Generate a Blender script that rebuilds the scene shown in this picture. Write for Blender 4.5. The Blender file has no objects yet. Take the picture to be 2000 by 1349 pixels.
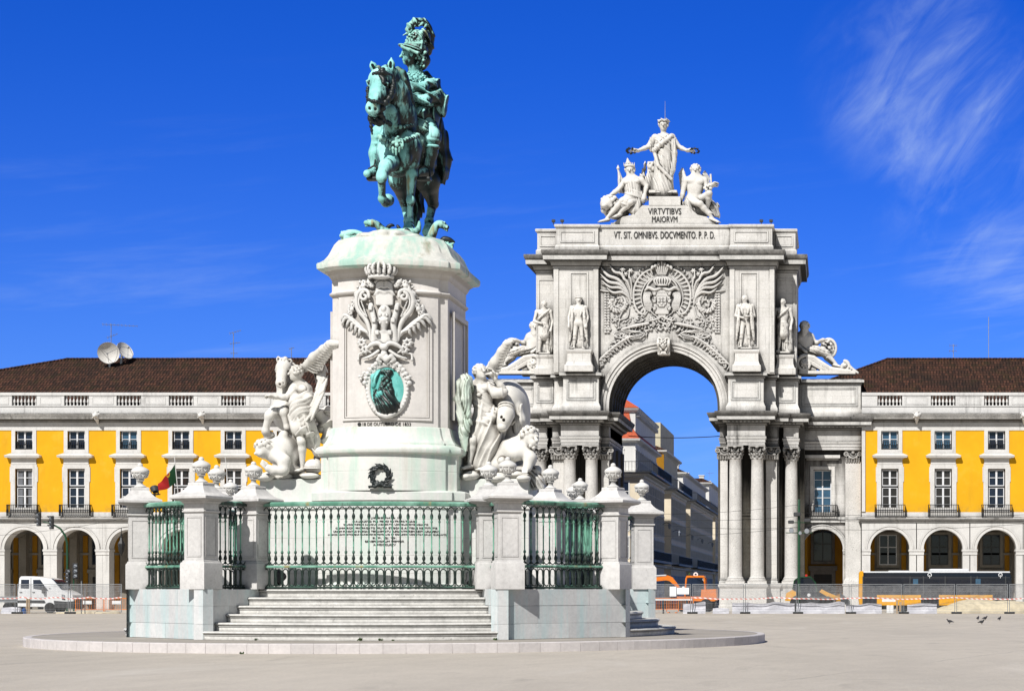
import bpy, math, random
import numpy as np
from mathutils import Vector, Matrix, Euler
R = math.radians
PI = math.pi
random.seed(11)
scene = bpy.context.scene
COL = scene.collection
CAMZ = 1.65        # eye height of the photographer
F = 3800.0         # focal length in photo pixels
VX, VY = 1626.0, 1150.0   # principal point in the photo
AX = -13.26        # axis of the square: monument, arch and street share it
def at(px, py, Y):
 """world point seen at a photo pixel when it stands Y metres away"""
 return np.array(((px - VX) * Y / F, Y, CAMZ + (VY - py) * Y / F))
# ------------------------------------------------------------------ objects
def tag(o, label=None, cat=None, group=None, kind=None):
 if label: o['label'] = label
 if cat: o['category'] = cat
 if group: o['group'] = group
 if kind: o['kind'] = kind
 return o
def thing(name, label, cat, loc=(0, 0, 0), rz=0.0, group=None):
 o = bpy.data.objects.new(name, None)
 COL.objects.link(o)
 o.location = loc
 o.rotation_euler = (0, 0, rz)
 o.empty_display_size = 0.3
 return tag(o, label, cat, group)
def link(name, me, m, parent=None, loc=None, rot=None):
 o = bpy.data.objects.new(name, me)
 COL.objects.link(o)
 if m is not None and not me.materials:
  me.materials.append(m)
 if parent is not None: o.parent = parent
 if loc is not None: o.location = loc
 if rot is not None: o.rotation_euler = rot
 return o
def copy_tree(o, parent=None):
 c = o.copy()
 COL.objects.link(c)
 c.parent = parent
 for ch in list(o.children):
  copy_tree(ch, c)
 return c
def shade(me, ang=32):
 me.polygons.foreach_set('use_smooth', [True] * len(me.polygons))
 me.set_sharp_from_angle(angle=R(ang))
class MB:
 def __init__(s):
  s.v = []; s.f = []
 def add(s, vs, fs, M=None):
  o = len(s.v)
  if M is not None:
   vs = [tuple(M @ Vector(p)) for p in vs]
  s.v.extend([tuple(map(float, p)) for p in vs])
  s.f.extend([tuple(i + o for i in f) for f in fs])
  return s
 def box(s, x0, x1, y0, y1, z0, z1, M=None):
  vs = [(x, y, z) for z in (z0, z1) for x, y in ((x0, y0), (x1, y0), (x1, y1), (x0, y1))]
  return s.add(vs, [(3, 2, 1, 0), (4, 5, 6, 7), (0, 1, 5, 4), (1, 2, 6, 5), (2, 3, 7, 6), (3, 0, 4, 7)], M)
 def bbox(s, x0, x1, y0, y1, z0, z1, b=0.02, M=None):
  """box with chamfered edges"""
  vs = []; fs = []
  lv = [(z0, b), (z0 + b, 0), (z1 - b, 0), (z1, b)]
  for z, i in lv:
   vs += [(x0 + i, y0 + b, z), (x0 + b, y0 + i, z), (x1 - b, y0 + i, z), (x1 - i, y0 + b, z),
                   (x1 - i, y1 - b, z), (x1 - b, y1 - i, z), (x0 + b, y1 - i, z), (x0 + i, y1 - b, z)]
  for k in range(3):
   for j in range(8):
    a = k * 8 + j; c = k * 8 + (j + 1) % 8
    fs.append((a, c, c + 8, a + 8))
  fs.append(tuple(range(7, -1, -1))); fs.append(tuple(range(24, 32)))
  return s.add(vs, fs, M)
 def prism(s, poly, z0, z1, M=None):
  n = len(poly)
  vs = [(x, y, z0) for x, y in poly] + [(x, y, z1) for x, y in poly]
  fs = [tuple(range(n - 1, -1, -1)), tuple(range(n, 2 * n))]
  fs += [(i, (i + 1) % n, n + (i + 1) % n, n + i) for i in range(n)]
  return s.add(vs, fs, M)
 def tube(s, pts, r, n=6, M=None, closed=False):
  pts = [Vector(p) for p in pts]
  m = len(pts)
  rs = r if hasattr(r, '__len__') else [r] * m
  vs = []; fs = []
  up = Vector((0.13, 0.21, 1)).normalized()
  for i, p in enumerate(pts):
   if closed: t = pts[(i + 1) % m] - pts[i - 1]
   else: t = pts[min(i + 1, m - 1)] - pts[max(i - 1, 0)]
   t.normalize()
   a = t.cross(up)
   if a.length < 1e-3: a = t.cross(Vector((1, 0, 0)))
   a.normalize(); b = t.cross(a)
   for k in range(n):
    an = 2 * PI * k / n
    vs.append(p + (a * math.cos(an) + b * math.sin(an)) * rs[i])
  for i in range(m if closed else m - 1):
   for k in range(n):
    j = (i + 1) % m
    fs.append((i * n + k, j * n + k, j * n + (k + 1) % n, i * n + (k + 1) % n))
  if not closed:
   fs.append(tuple(range(n))); fs.append(tuple(range(m * n - 1, (m - 1) * n - 1, -1)))
  return s.add(vs, fs, M)
 def lathe(s, prof, n=16, c=(0, 0, 0), M=None, a0=0.0):
  vs = []; fs = []
  for r, z in prof:
   for k in range(n):
    an = 2 * PI * k / n + a0
    vs.append((c[0] + r * math.cos(an), c[1] + r * math.sin(an), c[2] + z))
  for i in range(len(prof) - 1):
   for k in range(n):
    fs.append((i * n + k, i * n + (k + 1) % n, (i + 1) * n + (k + 1) % n, (i + 1) * n + k))
  fs.append(tuple(range(n - 1, -1, -1)))
  m = (len(prof) - 1) * n
  fs.append(tuple(range(m, m + n)))
  return s.add(vs, fs, M)
 def mould(s, path, prof, closed=True, caps=True, M=None):
  """sweep a profile [(out, z)] round a plan path, mitred; outward is to the right of travel"""
  n = len(path); vs = []; fs = []
  nm = []
  for i in range(n):
   def nor(a, b):
    dx, dy = b[0] - a[0], b[1] - a[1]; l = math.hypot(dx, dy) or 1
    return (dy / l, -dx / l)
   if closed or 0 < i < n - 1:
    n1 = nor(path[i - 1], path[i]); n2 = nor(path[i], path[(i + 1) % n])
   elif i == 0: n1 = n2 = nor(path[0], path[1])
   else: n1 = n2 = nor(path[-2], path[-1])
   k = 1 + n1[0] * n2[0] + n1[1] * n2[1]
   k = max(k, 0.25)
   nm.append(((n1[0] + n2[0]) / k, (n1[1] + n2[1]) / k))
  for o, z in prof:
   for i in range(n):
    vs.append((path[i][0] + nm[i][0] * o, path[i][1] + nm[i][1] * o, z))
  m = n if closed else n - 1
  for j in range(len(prof) - 1):
   for i in range(m):
    a = j * n + i; b = j * n + (i + 1) % n
    fs.append((a, b, b + n, a + n))
  if closed and caps:
   fs.append(tuple(range(n - 1, -1, -1)))
   q = (len(prof) - 1) * n
   fs.append(tuple(range(q, q + n)))
  return s.add(vs, fs, M)
 def archwall(s, x0, x1, z0, z1, cx, r, zs, y0, y1, n=20, zr=None, soffit=True):
  """wall slab with an arched opening whose jambs reach down to z0"""
  zr = zr or r
  arc = [(cx + r * math.cos(PI - PI * i / n), zs + zr * math.sin(PI * i / n)) for i in range(n + 1)]
  op = [(cx - r, z0)] + arc + [(cx + r, z0)]
  outer = [(x0, z0), (x0, zs)]
  for (x, z) in arc[1:-1]:
   t = (x - cx) / r
   outer.append((cx + (x1 - cx) * t if t > 0 else cx + (cx - x0) * t, z1))
  outer += [(x1, zs), (x1, z0)]
  m = len(op)
  # insert upper corners as extra quads
  for y, flip in ((y0, False), (y1, True)):
   vs = [(x, y, z) for x, z in op] + [(x, y, z) for x, z in outer]
   fs = []
   for i in range(m - 1):
    q = (i, i + 1, m + i + 1, m + i)
    fs.append(q if flip else q[::-1])
   o = len(vs)
   vs += [(x0, y, z1), (x1, y, z1)]
   a = (m + 1, m + 2, o); b = (m + m - 3, m + m - 2, o + 1)
   fs += [a, b] if flip else [a[::-1], b[::-1]]
   s.add(vs, fs)
  if soffit:
   vs = [(x, y0, z) for x, z in op] + [(x, y1, z) for x, z in op]
   s.add(vs, [(i, i + 1, m + i + 1, m + i) for i in range(m - 1)])
  s.add([(x0, y0, z1), (x1, y0, z1), (x1, y1, z1), (x0, y1, z1)], [(0, 1, 2, 3)])
  s.add([(x0, y0, z0), (x0, y0, z1), (x0, y1, z1), (x0, y1, z0)], [(0, 1, 2, 3)])
  s.add([(x1, y0, z0), (x1, y0, z1), (x1, y1, z1), (x1, y1, z0)], [(3, 2, 1, 0)])
  return s
 def ring(s, cx, zs, r0, r1, y0, y1, n=28, a0=0.0, a1=PI, legs=0.0):
  """half-ring band standing in the xz plane"""
  vs = []; fs = []
  ang = [a0 + (a1 - a0) * i / n for i in range(n + 1)]
  sec = [(r0, y1), (r0, y0), (r1, y0), (r1, y1)]
  rows = [[(cx + r * math.cos(a), y, zs + r * math.sin(a)) for r, y in sec] for a in ang]
  if legs:
   rows.insert(0, [(p[0], p[1], p[2] - legs) for p in rows[0]])
   rows.append([(p[0], p[1], p[2] - legs) for p in rows[-1]])
  for r_ in rows: vs += r_
  for i in range(len(rows) - 1):
   for k in range(4):
    fs.append((i * 4 + k, i * 4 + (k + 1) % 4, i * 4 + 4 + (k + 1) % 4, i * 4 + 4 + k))
  fs.append((0, 1, 2, 3)); q = (len(rows) - 1) * 4; fs.append((q + 3, q + 2, q + 1, q))
  return s.add(vs, fs)
 def frame(s, x0, x1, z0, z1, w, y0, y1):
  """rectangular frame in the xz plane, outer size given"""
  s.box(x0, x0 + w, y0, y1, z0, z1); s.box(x1 - w, x1, y0, y1, z0, z1)
  s.box(x0 + w, x1 - w, y0, y1, z0, z0 + w); s.box(x0 + w, x1 - w, y0, y1, z1 - w, z1)
  return s
 def mesh(s, name, ang=32):
  me = bpy.data.meshes.new(name)
  me.from_pydata(s.v, [], s.f)
  me.update()
  import bmesh
  bm = bmesh.new(); bm.from_mesh(me)
  bmesh.ops.recalc_face_normals(bm, faces=bm.faces)
  bm.to_mesh(me); bm.free()
  shade(me, ang)
  return me
 def build(s, name, m, parent=None, ang=32, loc=None, rot=None):
  return link(name, s.mesh(name, ang), m, parent, loc, rot)
def halves(m, name, mt, parent, ang=32):
 """build a left and a right object from one symmetrical mesh"""
 for sg in (1, -1):
  q = MB(); keep = {}
  for f in m.f:
   if sg * sum(m.v[i][0] for i in f) > 0:
    g = []
    for i in f:
     if i not in keep: keep[i] = len(q.v); q.v.append(m.v[i])
     g.append(keep[i])
    q.f.append(tuple(g))
  q.build(name, mt, parent, ang)
def text_mesh(body, width, height, depth=0.02):
 cu = bpy.data.curves.new('lettering', 'FONT')
 cu.body = body; cu.extrude = 0.5; cu.resolution_u = 3
 cu.align_x = 'CENTER'
 ob = bpy.data.objects.new('lettering', cu)
 COL.objects.link(ob)
 dg = bpy.context.evaluated_depsgraph_get(); dg.update()
 me = bpy.data.meshes.new_from_object(ob.evaluated_get(dg))
 bpy.data.objects.remove(ob); bpy.data.curves.remove(cu)
 n = len(me.vertices)
 co = np.empty(n * 3, np.float32); me.vertices.foreach_get('co', co); co = co.reshape(-1, 3)
 lo, hi = co.min(0), co.max(0)
 x = (co[:, 0] - (lo[0] + hi[0]) / 2) / (hi[0] - lo[0]) * width
 z = (co[:, 1] - lo[1]) / (hi[1] - lo[1]) * height
 y = -np.sign(co[:, 2]) * depth / 2
 V = np.stack([x, y, z], 1)
 fs = [tuple(p.vertices) for p in me.polygons]
 bpy.data.meshes.remove(me)
 return V, fs
# ------------------------------------------------------------------ sculpting by distance fields
def unit(v):
 v = np.asarray(v, float); return v / (np.linalg.norm(v) + 1e-9)
def frame3(fwd, up=(0, 0, 1)):
 f = unit(fwd); r = unit(np.cross(f, up)); u = np.cross(r, f)
 return r, f, u
class SDF:
 """bodies blended from limbs and masses, then skinned as one continuous surface"""
 def __init__(s, vox):
  s.vox = vox; s.p = []
 def cone(s, a, b, ra, rb=None, k=None, disp=None, op='+', flat=None):
  rb = ra if rb is None else rb
  s.p.append(('c', np.array(a, float), np.array(b, float), ra, rb, k if k is not None else 0.5 * min(ra, rb), disp, op, flat)); return s
 def chain(s, pts, rs, k=None, disp=None, op='+', flat=None):
  rs = rs if hasattr(rs, '__len__') else [rs] * len(pts)
  for i in range(len(pts) - 1):
   s.cone(pts[i], pts[i + 1], rs[i], rs[i + 1], k, disp, op, flat)
  return s
 def curve(s, pts, rs, k=None, disp=None, flat=None, sub=4):
  q = [np.array(p, float) for p in pts]; sp = []
  for i in range(len(q) - 1):
   p0, p1, p2, p3 = q[max(i - 1, 0)], q[i], q[i + 1], q[min(i + 2, len(q) - 1)]
   for j in range(sub):
    u = j / sub; sp.append(.5 * (2 * p1 + (p2 - p0) * u + (2 * p0 - 5 * p1 + 4 * p2 - p3) * u * u + (3 * p1 - p0 - 3 * p2 + p3) * u ** 3))
  sp.append(q[-1])
  rs = rs if hasattr(rs, '__len__') else [rs, rs]
  rr = np.interp(np.linspace(0, 1, len(sp)), np.linspace(0, 1, len(rs)), rs)
  s.chain(sp, list(rr), k, disp, '+', flat); return sp
 def leaf(s, a, b, w, th, nd=(0, -1, 0), lift=.0, k=.008):
  """pointed leaf with a raised rib, bowed out of the ground by lift"""
  a, b, nd = np.array(a, float), np.array(b, float), unit(nd)
  m = a * .5 + b * .5 + nd * lift
  s.cone(a, m, th * .6, th, k, flat=(nd, w / th)); s.cone(m, b, th, th * .35, k, flat=(nd, w / th))
  s.chain([a + nd * th * .6, m + nd * th, b + nd * th * .3], [th * .5, th * .55, th * .2], k)
  return s
 def ell(s, c, r, rot=None, k=None, disp=None, op='+'):
  r = np.array(r if hasattr(r, '__len__') else (r, r, r), float)
  s.p.append(('e', np.array(c, float), r, rot, None, k if k is not None else 0.4 * r.min(), disp, op, None)); return s
 def box(s, c, h, rot=None, rad=0.02, k=0.02, disp=None, op='+'):
  s.p.append(('b', np.array(c, float), np.array(h, float), rot, rad, k, disp, op, None)); return s
 def torus(s, c, RR, r, rot=None, k=0.02, sc=(1, 1), disp=None, op='+'):
  s.p.append(('t', np.array(c, float), RR, r, rot, k, disp, op, sc)); return s
 def curls(s, c, r, n, br, seed=1, k=None, half=None):
  rg = random.Random(seed)
  for i in range(n):
   z = 1 - 2 * (i + .5) / n; a = i * 2.399963
   q = math.sqrt(1 - z * z)
   d = np.array((q * math.cos(a), q * math.sin(a), z))
   if half is not None and d @ unit(half) < -0.15: continue
   s.ell(np.array(c) + d * np.array(r), br * rg.uniform(.8, 1.25), k=k if k is not None else br * .35)
  return s
 def bounds(s, q):
  t, m = q[0], 0.0
  if t == 'c':
   r = max(q[3], q[4]) * (1.0 if q[8] is None else max(1.0, q[8][1]))
   lo = np.minimum(q[1], q[2]) - r; hi = np.maximum(q[1], q[2]) + r
  elif t == 'e':
   r = q[2].max(); lo = q[1] - r; hi = q[1] + r
   if q[3] is None: lo = q[1] - q[2]; hi = q[1] + q[2]
  elif t == 'b':
   r = np.linalg.norm(q[2]) + q[4]; lo = q[1] - r; hi = q[1] + r
   if q[3] is None: lo = q[1] - q[2] - q[4]; hi = q[1] + q[2] + q[4]
  else:
   r = q[2] * max(q[8]) + q[3]; lo = q[1] - r; hi = q[1] + r
  pad = q[5] + 3 * s.vox + (0.06 if q[6] is not None else 0)
  return lo - pad, hi + pad
 def dist(s, q, P):
  t = q[0]
  if t == 'c':
   a, b, ra, rb = q[1], q[2], q[3], q[4]
   ba = b - a; pa = P - a
   h = np.clip((pa @ ba) / (ba @ ba + 1e-9), 0, 1)
   w = pa - h[..., None] * ba
   if q[8] is not None:      # flattened along a direction: (dir, width factor)
    nd = unit(q[8][0]); f = q[8][1]
    al = w @ nd
    w = (w - al[..., None] * nd) / f
    d = np.sqrt((w * w).sum(-1) + al * al) - (ra + (rb - ra) * h)
   else:
    d = np.sqrt((w * w).sum(-1)) - (ra + (rb - ra) * h)
  elif t == 'e':
   pa = P - q[1]
   if q[3] is not None: pa = pa @ np.array(q[3]).T
   r = q[2]
   k0 = np.sqrt(((pa / r) ** 2).sum(-1)); k1 = np.sqrt(((pa / (r * r)) ** 2).sum(-1)) + 1e-6
   d = k0 * (k0 - 1) / k1
  elif t == 'b':
   pa = P - q[1]
   if q[3] is not None: pa = pa @ np.array(q[3]).T
   w = np.abs(pa) - q[2]
   d = np.sqrt((np.maximum(w, 0) ** 2).sum(-1)) + np.minimum(w.max(-1), 0) - q[4]
  else:
   pa = P - q[1]
   if q[4] is not None: pa = pa @ np.array(q[4]).T
   x = pa[..., 0] / q[8][0]; z = pa[..., 2] / q[8][1]
   l = np.sqrt(x * x + z * z) - q[2]
   d = np.sqrt(l * l + pa[..., 1] ** 2) - q[3]
  if q[6] is not None: d = d + q[6](P)
  return d
 def mesh(s, name, origin=(0, 0, 0), warp=None, ang=60, smooth=0):
  bs = [s.bounds(q) for q in s.p]
  lo = np.min([b[0] for b in bs if True], 0) - 2 * s.vox
  hi = np.max([b[1] for b in bs], 0) + 2 * s.vox
  n = np.ceil((hi - lo) / s.vox).astype(int) + 1
  f = np.full(n, 9.0, np.float32)
  ax = [lo[i] + np.arange(n[i]) * s.vox for i in range(3)]
  for q, (a, b) in zip(s.p, bs):
   i0 = np.clip(np.floor((a - lo) / s.vox).astype(int), 0, n - 1)
   i1 = np.clip(np.ceil((b - lo) / s.vox).astype(int) + 1, 1, n)
   sl = tuple(slice(i0[i], i1[i]) for i in range(3))
   P = np.stack(np.meshgrid(*[ax[i][sl[i]] for i in range(3)], indexing='ij'), -1)
   d = s.dist(q, P).astype(np.float32)
   g = f[sl]; k = max(q[5], 1e-4)
   if q[7] == '+':
    h = np.maximum(k - np.abs(d - g), 0) / k
    f[sl] = np.minimum(d, g) - h * h * k * .25
   else:
    d = -d
    h = np.maximum(k - np.abs(d - g), 0) / k
    f[sl] = np.maximum(d, g) + h * h * k * .25
  V, Q = nets(f)
  V = lo + V * s.vox
  if warp is not None: V = warp(V)
  V = V - np.array(origin)
  return npmesh(name, V, Q, ang)
 def build(s, name, m, parent=None, origin=(0, 0, 0), warp=None, ang=60):
  return link(name, s.mesh(name, origin, warp, ang), m, parent)
def nets(f):
 sg = f < 0
 nx, ny, nz = f.shape
 c = np.zeros((nx - 1, ny - 1, nz - 1), np.int8)
 offs = [(i, j, k) for i in (0, 1) for j in (0, 1) for k in (0, 1)]
 for i, j, k in offs:
  c += sg[i:nx - 1 + i, j:ny - 1 + j, k:nz - 1 + k]
 idx = np.argwhere((c > 0) & (c < 8))
 val = np.stack([f[idx[:, 0] + o[0], idx[:, 1] + o[1], idx[:, 2] + o[2]] for o in offs], 1)
 acc = np.zeros((len(idx), 3)); cnt = np.zeros(len(idx))
 oa = np.array(offs, float)
 for a in range(8):
  for b in range(a + 1, 8):
   if np.abs(oa[a] - oa[b]).sum() != 1: continue
   va, vb = val[:, a], val[:, b]
   m = (va < 0) != (vb < 0)
   t = np.where(m, va / np.where(np.abs(va - vb) < 1e-9, 1, va - vb), 0)
   acc += np.where(m[:, None], oa[a] + (oa[b] - oa[a]) * t[:, None], 0); cnt += m
 V = idx + acc / cnt[:, None]
 vid = np.full(c.shape, -1, np.int64)
 vid[idx[:, 0], idx[:, 1], idx[:, 2]] = np.arange(len(idx))
 Q = []
 for axn in range(3):
  d = [0, 0, 0]; d[axn] = 1
  A = sg[:nx - d[0], :ny - d[1], :nz - d[2]]; B = sg[d[0]:, d[1]:, d[2]:]
  e = np.argwhere(A != B)
  u, w = [(1, 2), (2, 0), (0, 1)][axn]
  e = e[(e[:, u] >= 1) & (e[:, w] >= 1) & (e[:, u] < f.shape[u] - 1) & (e[:, w] < f.shape[w] - 1)]
  ins = sg[e[:, 0], e[:, 1], e[:, 2]]
  def cell(du, dw):
   q = e.copy(); q[:, u] -= du; q[:, w] -= dw
   return vid[q[:, 0], q[:, 1], q[:, 2]]
  q = np.stack([cell(1, 1), cell(0, 1), cell(0, 0), cell(1, 0)], 1)
  q[~ins] = q[~ins][:, ::-1]
  Q.append(q)
 Q = np.concatenate(Q)
 Q = Q[(Q >= 0).all(1)]
 return V, Q
def npmesh(name, V, Q, ang=60):
 me = bpy.data.meshes.new(name)
 me.vertices.add(len(V)); me.vertices.foreach_set('co', np.asarray(V, np.float32).ravel())
 k = Q.shape[1]
 me.loops.add(len(Q) * k); me.loops.foreach_set('vertex_index', Q.astype(np.int32).ravel())
 me.polygons.add(len(Q))
 me.polygons.foreach_set('loop_start', np.arange(0, len(Q) * k, k, dtype=np.int32))
 me.polygons.foreach_set('loop_total', np.full(len(Q), k, np.int32))
 me.update(calc_edges=True); me.validate()
 me.polygons.foreach_set('use_smooth', [True] * len(me.polygons))
 return me
def folds(d, freq, amp, warp=0.6, w2=(0.3, 0.5, 1.0)):
 """cloth folds: narrow irregular ridges with broad troughs running across direction d"""
 d = unit(d); w2 = unit(w2); e = unit(np.cross(d, w2))
 def fn(P):
  u = P @ d; v = P @ w2; w_ = P @ e
  x = freq * .9 * u + warp * 1.2 * np.sin(freq * .31 * v + 1.3 * np.sin(freq * .17 * u)) + .7 * np.sin(freq * .23 * w_ + 2)
  r1 = (1 - np.abs(np.sin(x))) ** 1.6
  r2 = (1 - np.abs(np.sin(1.73 * x + .8 + .6 * np.sin(freq * .4 * v)))) ** 1.6
  m = .65 + .35 * np.sin(freq * .21 * v + 1.7 * u)
  return amp * 1.5 * (.62 - 1.5 * r1 * m - .8 * r2 * (1.1 - m))
 return fn
def human(S, J, h, face=(0, -1, 0), front=(0, -1, 0), hair=True, beard=False, fem=False, fingers=True, feet=True, fat=1.0, up=(0, 0, 1), seed=3):
 """one continuous body from joints; h = head height"""
 g = lambda n: np.array(J[n], float)
 r, f, u = frame3(face, up)
 H = g('head')
 rot = np.stack([r, f, u])
 S.ell(H + u * .08 * h, (.36 * h, .43 * h, .42 * h), rot, k=.1 * h)
 S.ell(H - u * .22 * h + f * .08 * h, (.27 * h, .3 * h, .28 * h), rot, k=.15 * h)
 S.ell(H - u * .38 * h + f * .26 * h, .1 * h, k=.1 * h)                       # chin
 S.cone(H + f * .38 * h + u * .08 * h, H + f * .5 * h - u * .1 * h, .05 * h, .075 * h, k=.06 * h)  # nose
 S.cone(H + f * .37 * h + u * .12 * h - r * .2 * h, H + f * .37 * h + u * .12 * h + r * .2 * h, .055 * h, k=.07 * h)
 for sgn in (-1, 1):
  S.ell(H + f * .42 * h + u * .02 * h + r * sgn * .16 * h, (.085 * h, .085 * h, .06 * h), k=.03 * h, op='-')
  S.ell(H + f * .37 * h + u * .02 * h + r * sgn * .16 * h, .065 * h, k=.02 * h)
  S.ell(H + r * sgn * .36 * h - u * .02 * h, (.06 * h, .1 * h, .13 * h), rot, k=.03 * h)
 S.ell(H + f * .37 * h - u * .24 * h, (.11 * h, .06 * h, .04 * h), rot, k=.03 * h)   # lips
 S.ell(H + f * .43 * h - u * .205 * h, (.1 * h, .04 * h, .015 * h), rot, k=.02 * h, op='-')
 if hair:
  for i in range(46):
   z = 1 - 2 * (i + .5) / 46; a = i * 2.399963; q = math.sqrt(1 - z * z)
   d = r * q * math.cos(a) + f * q * math.sin(a) + u * z
   if d @ f > .35 and d @ u < .55: continue
   if d @ u < -.45: continue
   S.ell(H + u * .08 * h + d * np.array((.38, .38, .38)) * h, .11 * h, k=.04 * h)
 if beard:
  for i in range(9):
   a = -1.2 + 2.4 * i / 8
   S.cone(H - u * .25 * h + r * .25 * h * math.sin(a) + f * .27 * h * math.cos(a), H - u * (.62 - .1 * abs(a)) * h + r * .16 * h * math.sin(a) + f * .3 * h * math.cos(a), .09 * h, .05 * h, k=.04 * h)
 C, Pv = g('chest'), g('pelvis')
 S.cone(C + (H - C) * .45, H - u * .2 * h, .26 * h, .2 * h, k=.15 * h)
 spine = unit(C - Pv); br, bf, bu = frame3(front, spine)
 brot = np.stack([br, bf, bu])
 S.ell(C, (.72 * h * fat, .48 * h * fat, .9 * h), brot, k=.3 * h)
 S.ell((C + Pv) / 2, (.55 * h * fat, .42 * h * fat, .7 * h), brot, k=.3 * h)
 S.ell(Pv, (.66 * h * fat, .5 * h * fat, .55 * h), brot, k=.3 * h)
 for sgn in (-1, 1):
  S.ell(C + bf * .34 * h + br * sgn * .33 * h + bu * .18 * h, (.34 * h, .2 * h if not fem else .3 * h, .26 * h), brot, k=.08 * h)
 if not fem:
  for i in range(3):
   for sgn in (-1, 1):
    S.ell((C * (2 - i * .8) + Pv * (i * .8 + .6)) / 2.6 + bf * .38 * h + br * sgn * .16 * h, (.15 * h, .1 * h, .13 * h), brot, k=.05 * h)
 for sd in 'LR':
  if 's' + sd in J:
   sh, el, ha = g('s' + sd), g('e' + sd), g('h' + sd)
   S.cone(C + bu * .45 * h, sh, .3 * h, .3 * h, k=.2 * h)
   S.cone(sh, el, .28 * h, .19 * h, k=.12 * h)
   md = el + (ha - el) * .3
   S.cone(el, md, .19 * h, .2 * h, k=.1 * h); S.cone(md, ha, .2 * h, .12 * h, k=.08 * h)
   fd = unit(ha - el) if ('d' + sd) not in J else unit(J['d' + sd])
   pr, _, pu = frame3(fd, (0.2, 0.3, 1))
   S.cone(ha, ha + fd * .3 * h, .14 * h, .15 * h, k=.06 * h, flat=(pu, 1.5))
   if fingers:
    for i in range(4):
     b0 = ha + fd * .36 * h + pr * (i - 1.5) * .11 * h
     L = (.3, .36, .34, .26)[i] * h
     S.chain([b0, b0 + fd * L * .5 - pu * .02 * h, b0 + fd * L * .9 - pu * .14 * h], [.06 * h, .055 * h, .045 * h], k=.02 * h)
    S.chain([ha + fd * .1 * h - pr * .15 * h, ha + fd * .3 * h - pr * .32 * h - pu * .05 * h, ha + fd * .45 * h - pr * .3 * h - pu * .1 * h], [.07 * h, .06 * h, .05 * h], k=.02 * h)
  if 'k' + sd in J:
   hp = Pv + br * (.36 * h if sd == 'R' else -.36 * h) - bu * .1 * h
   kn, an = g('k' + sd), g('f' + sd)
   S.cone(hp, kn, .42 * h, .25 * h, k=.2 * h)
   S.ell(kn, .25 * h, k=.08 * h)
   md = kn + (an - kn) * .3
   bk = -bf * .06 * h
   S.cone(kn, md + bk, .23 * h, .25 * h, k=.1 * h); S.cone(md + bk, an, .25 * h, .13 * h, k=.1 * h)
   if feet:
    td = unit(J.get('t' + sd, bf))
    S.cone(an - td * .1 * h - np.array((0, 0, .12 * h)), an + td * .6 * h - np.array((0, 0, .2 * h)), .16 * h, .1 * h, k=.08 * h, flat=((0, 0, 1), 1.4))
    tr = unit(np.cross(td, (0, 0, 1)))
    for i in range(5):
     b0 = an + td * .6 * h - np.array((0, 0, .22 * h)) + tr * (i - 2) * .08 * h
     S.cone(b0, b0 + td * .16 * h, .055 * h, .045 * h, k=.02 * h)
 return S
def wing(S, root, tip, chord, nrm, th=.06, rows=3, n=9, seed=1):
 """feathered wing: root to tip along the leading edge, chord = trailing direction and size"""
 root, tip, chord = np.array(root, float), np.array(tip, float), np.array(chord, float)
 nr = unit(nrm); L = tip - root
 cl = np.linalg.norm(chord)
 S.chain([root, root + L * .35 - chord * .06, root + L * .7 - chord * .03, tip], [th * 1.6, th * 1.7, th * 1.2, th * .7], k=th)
 for rw in range(rows):
  for i in range(n):
   t = (i + .5) / n
   b = root + L * (t * .96) + nr * th * (.55 - .45 * rw)
   ln = (.38, .68, 1.0)[min(rw, 2)] * (1 - .35 * t)
   d = chord * ln + L * (.14 + .3 * t) * ln
   w = np.linalg.norm(L) / n * .8
   S.cone(b, b + d * .7, th * .5, th * .5, k=.012, flat=(nr, w / (th * .5)))
   S.cone(b + d * .7, b + d, th * .45, th * .25, k=.012, flat=(nr, w / (th * .5)))
 return S
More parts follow.
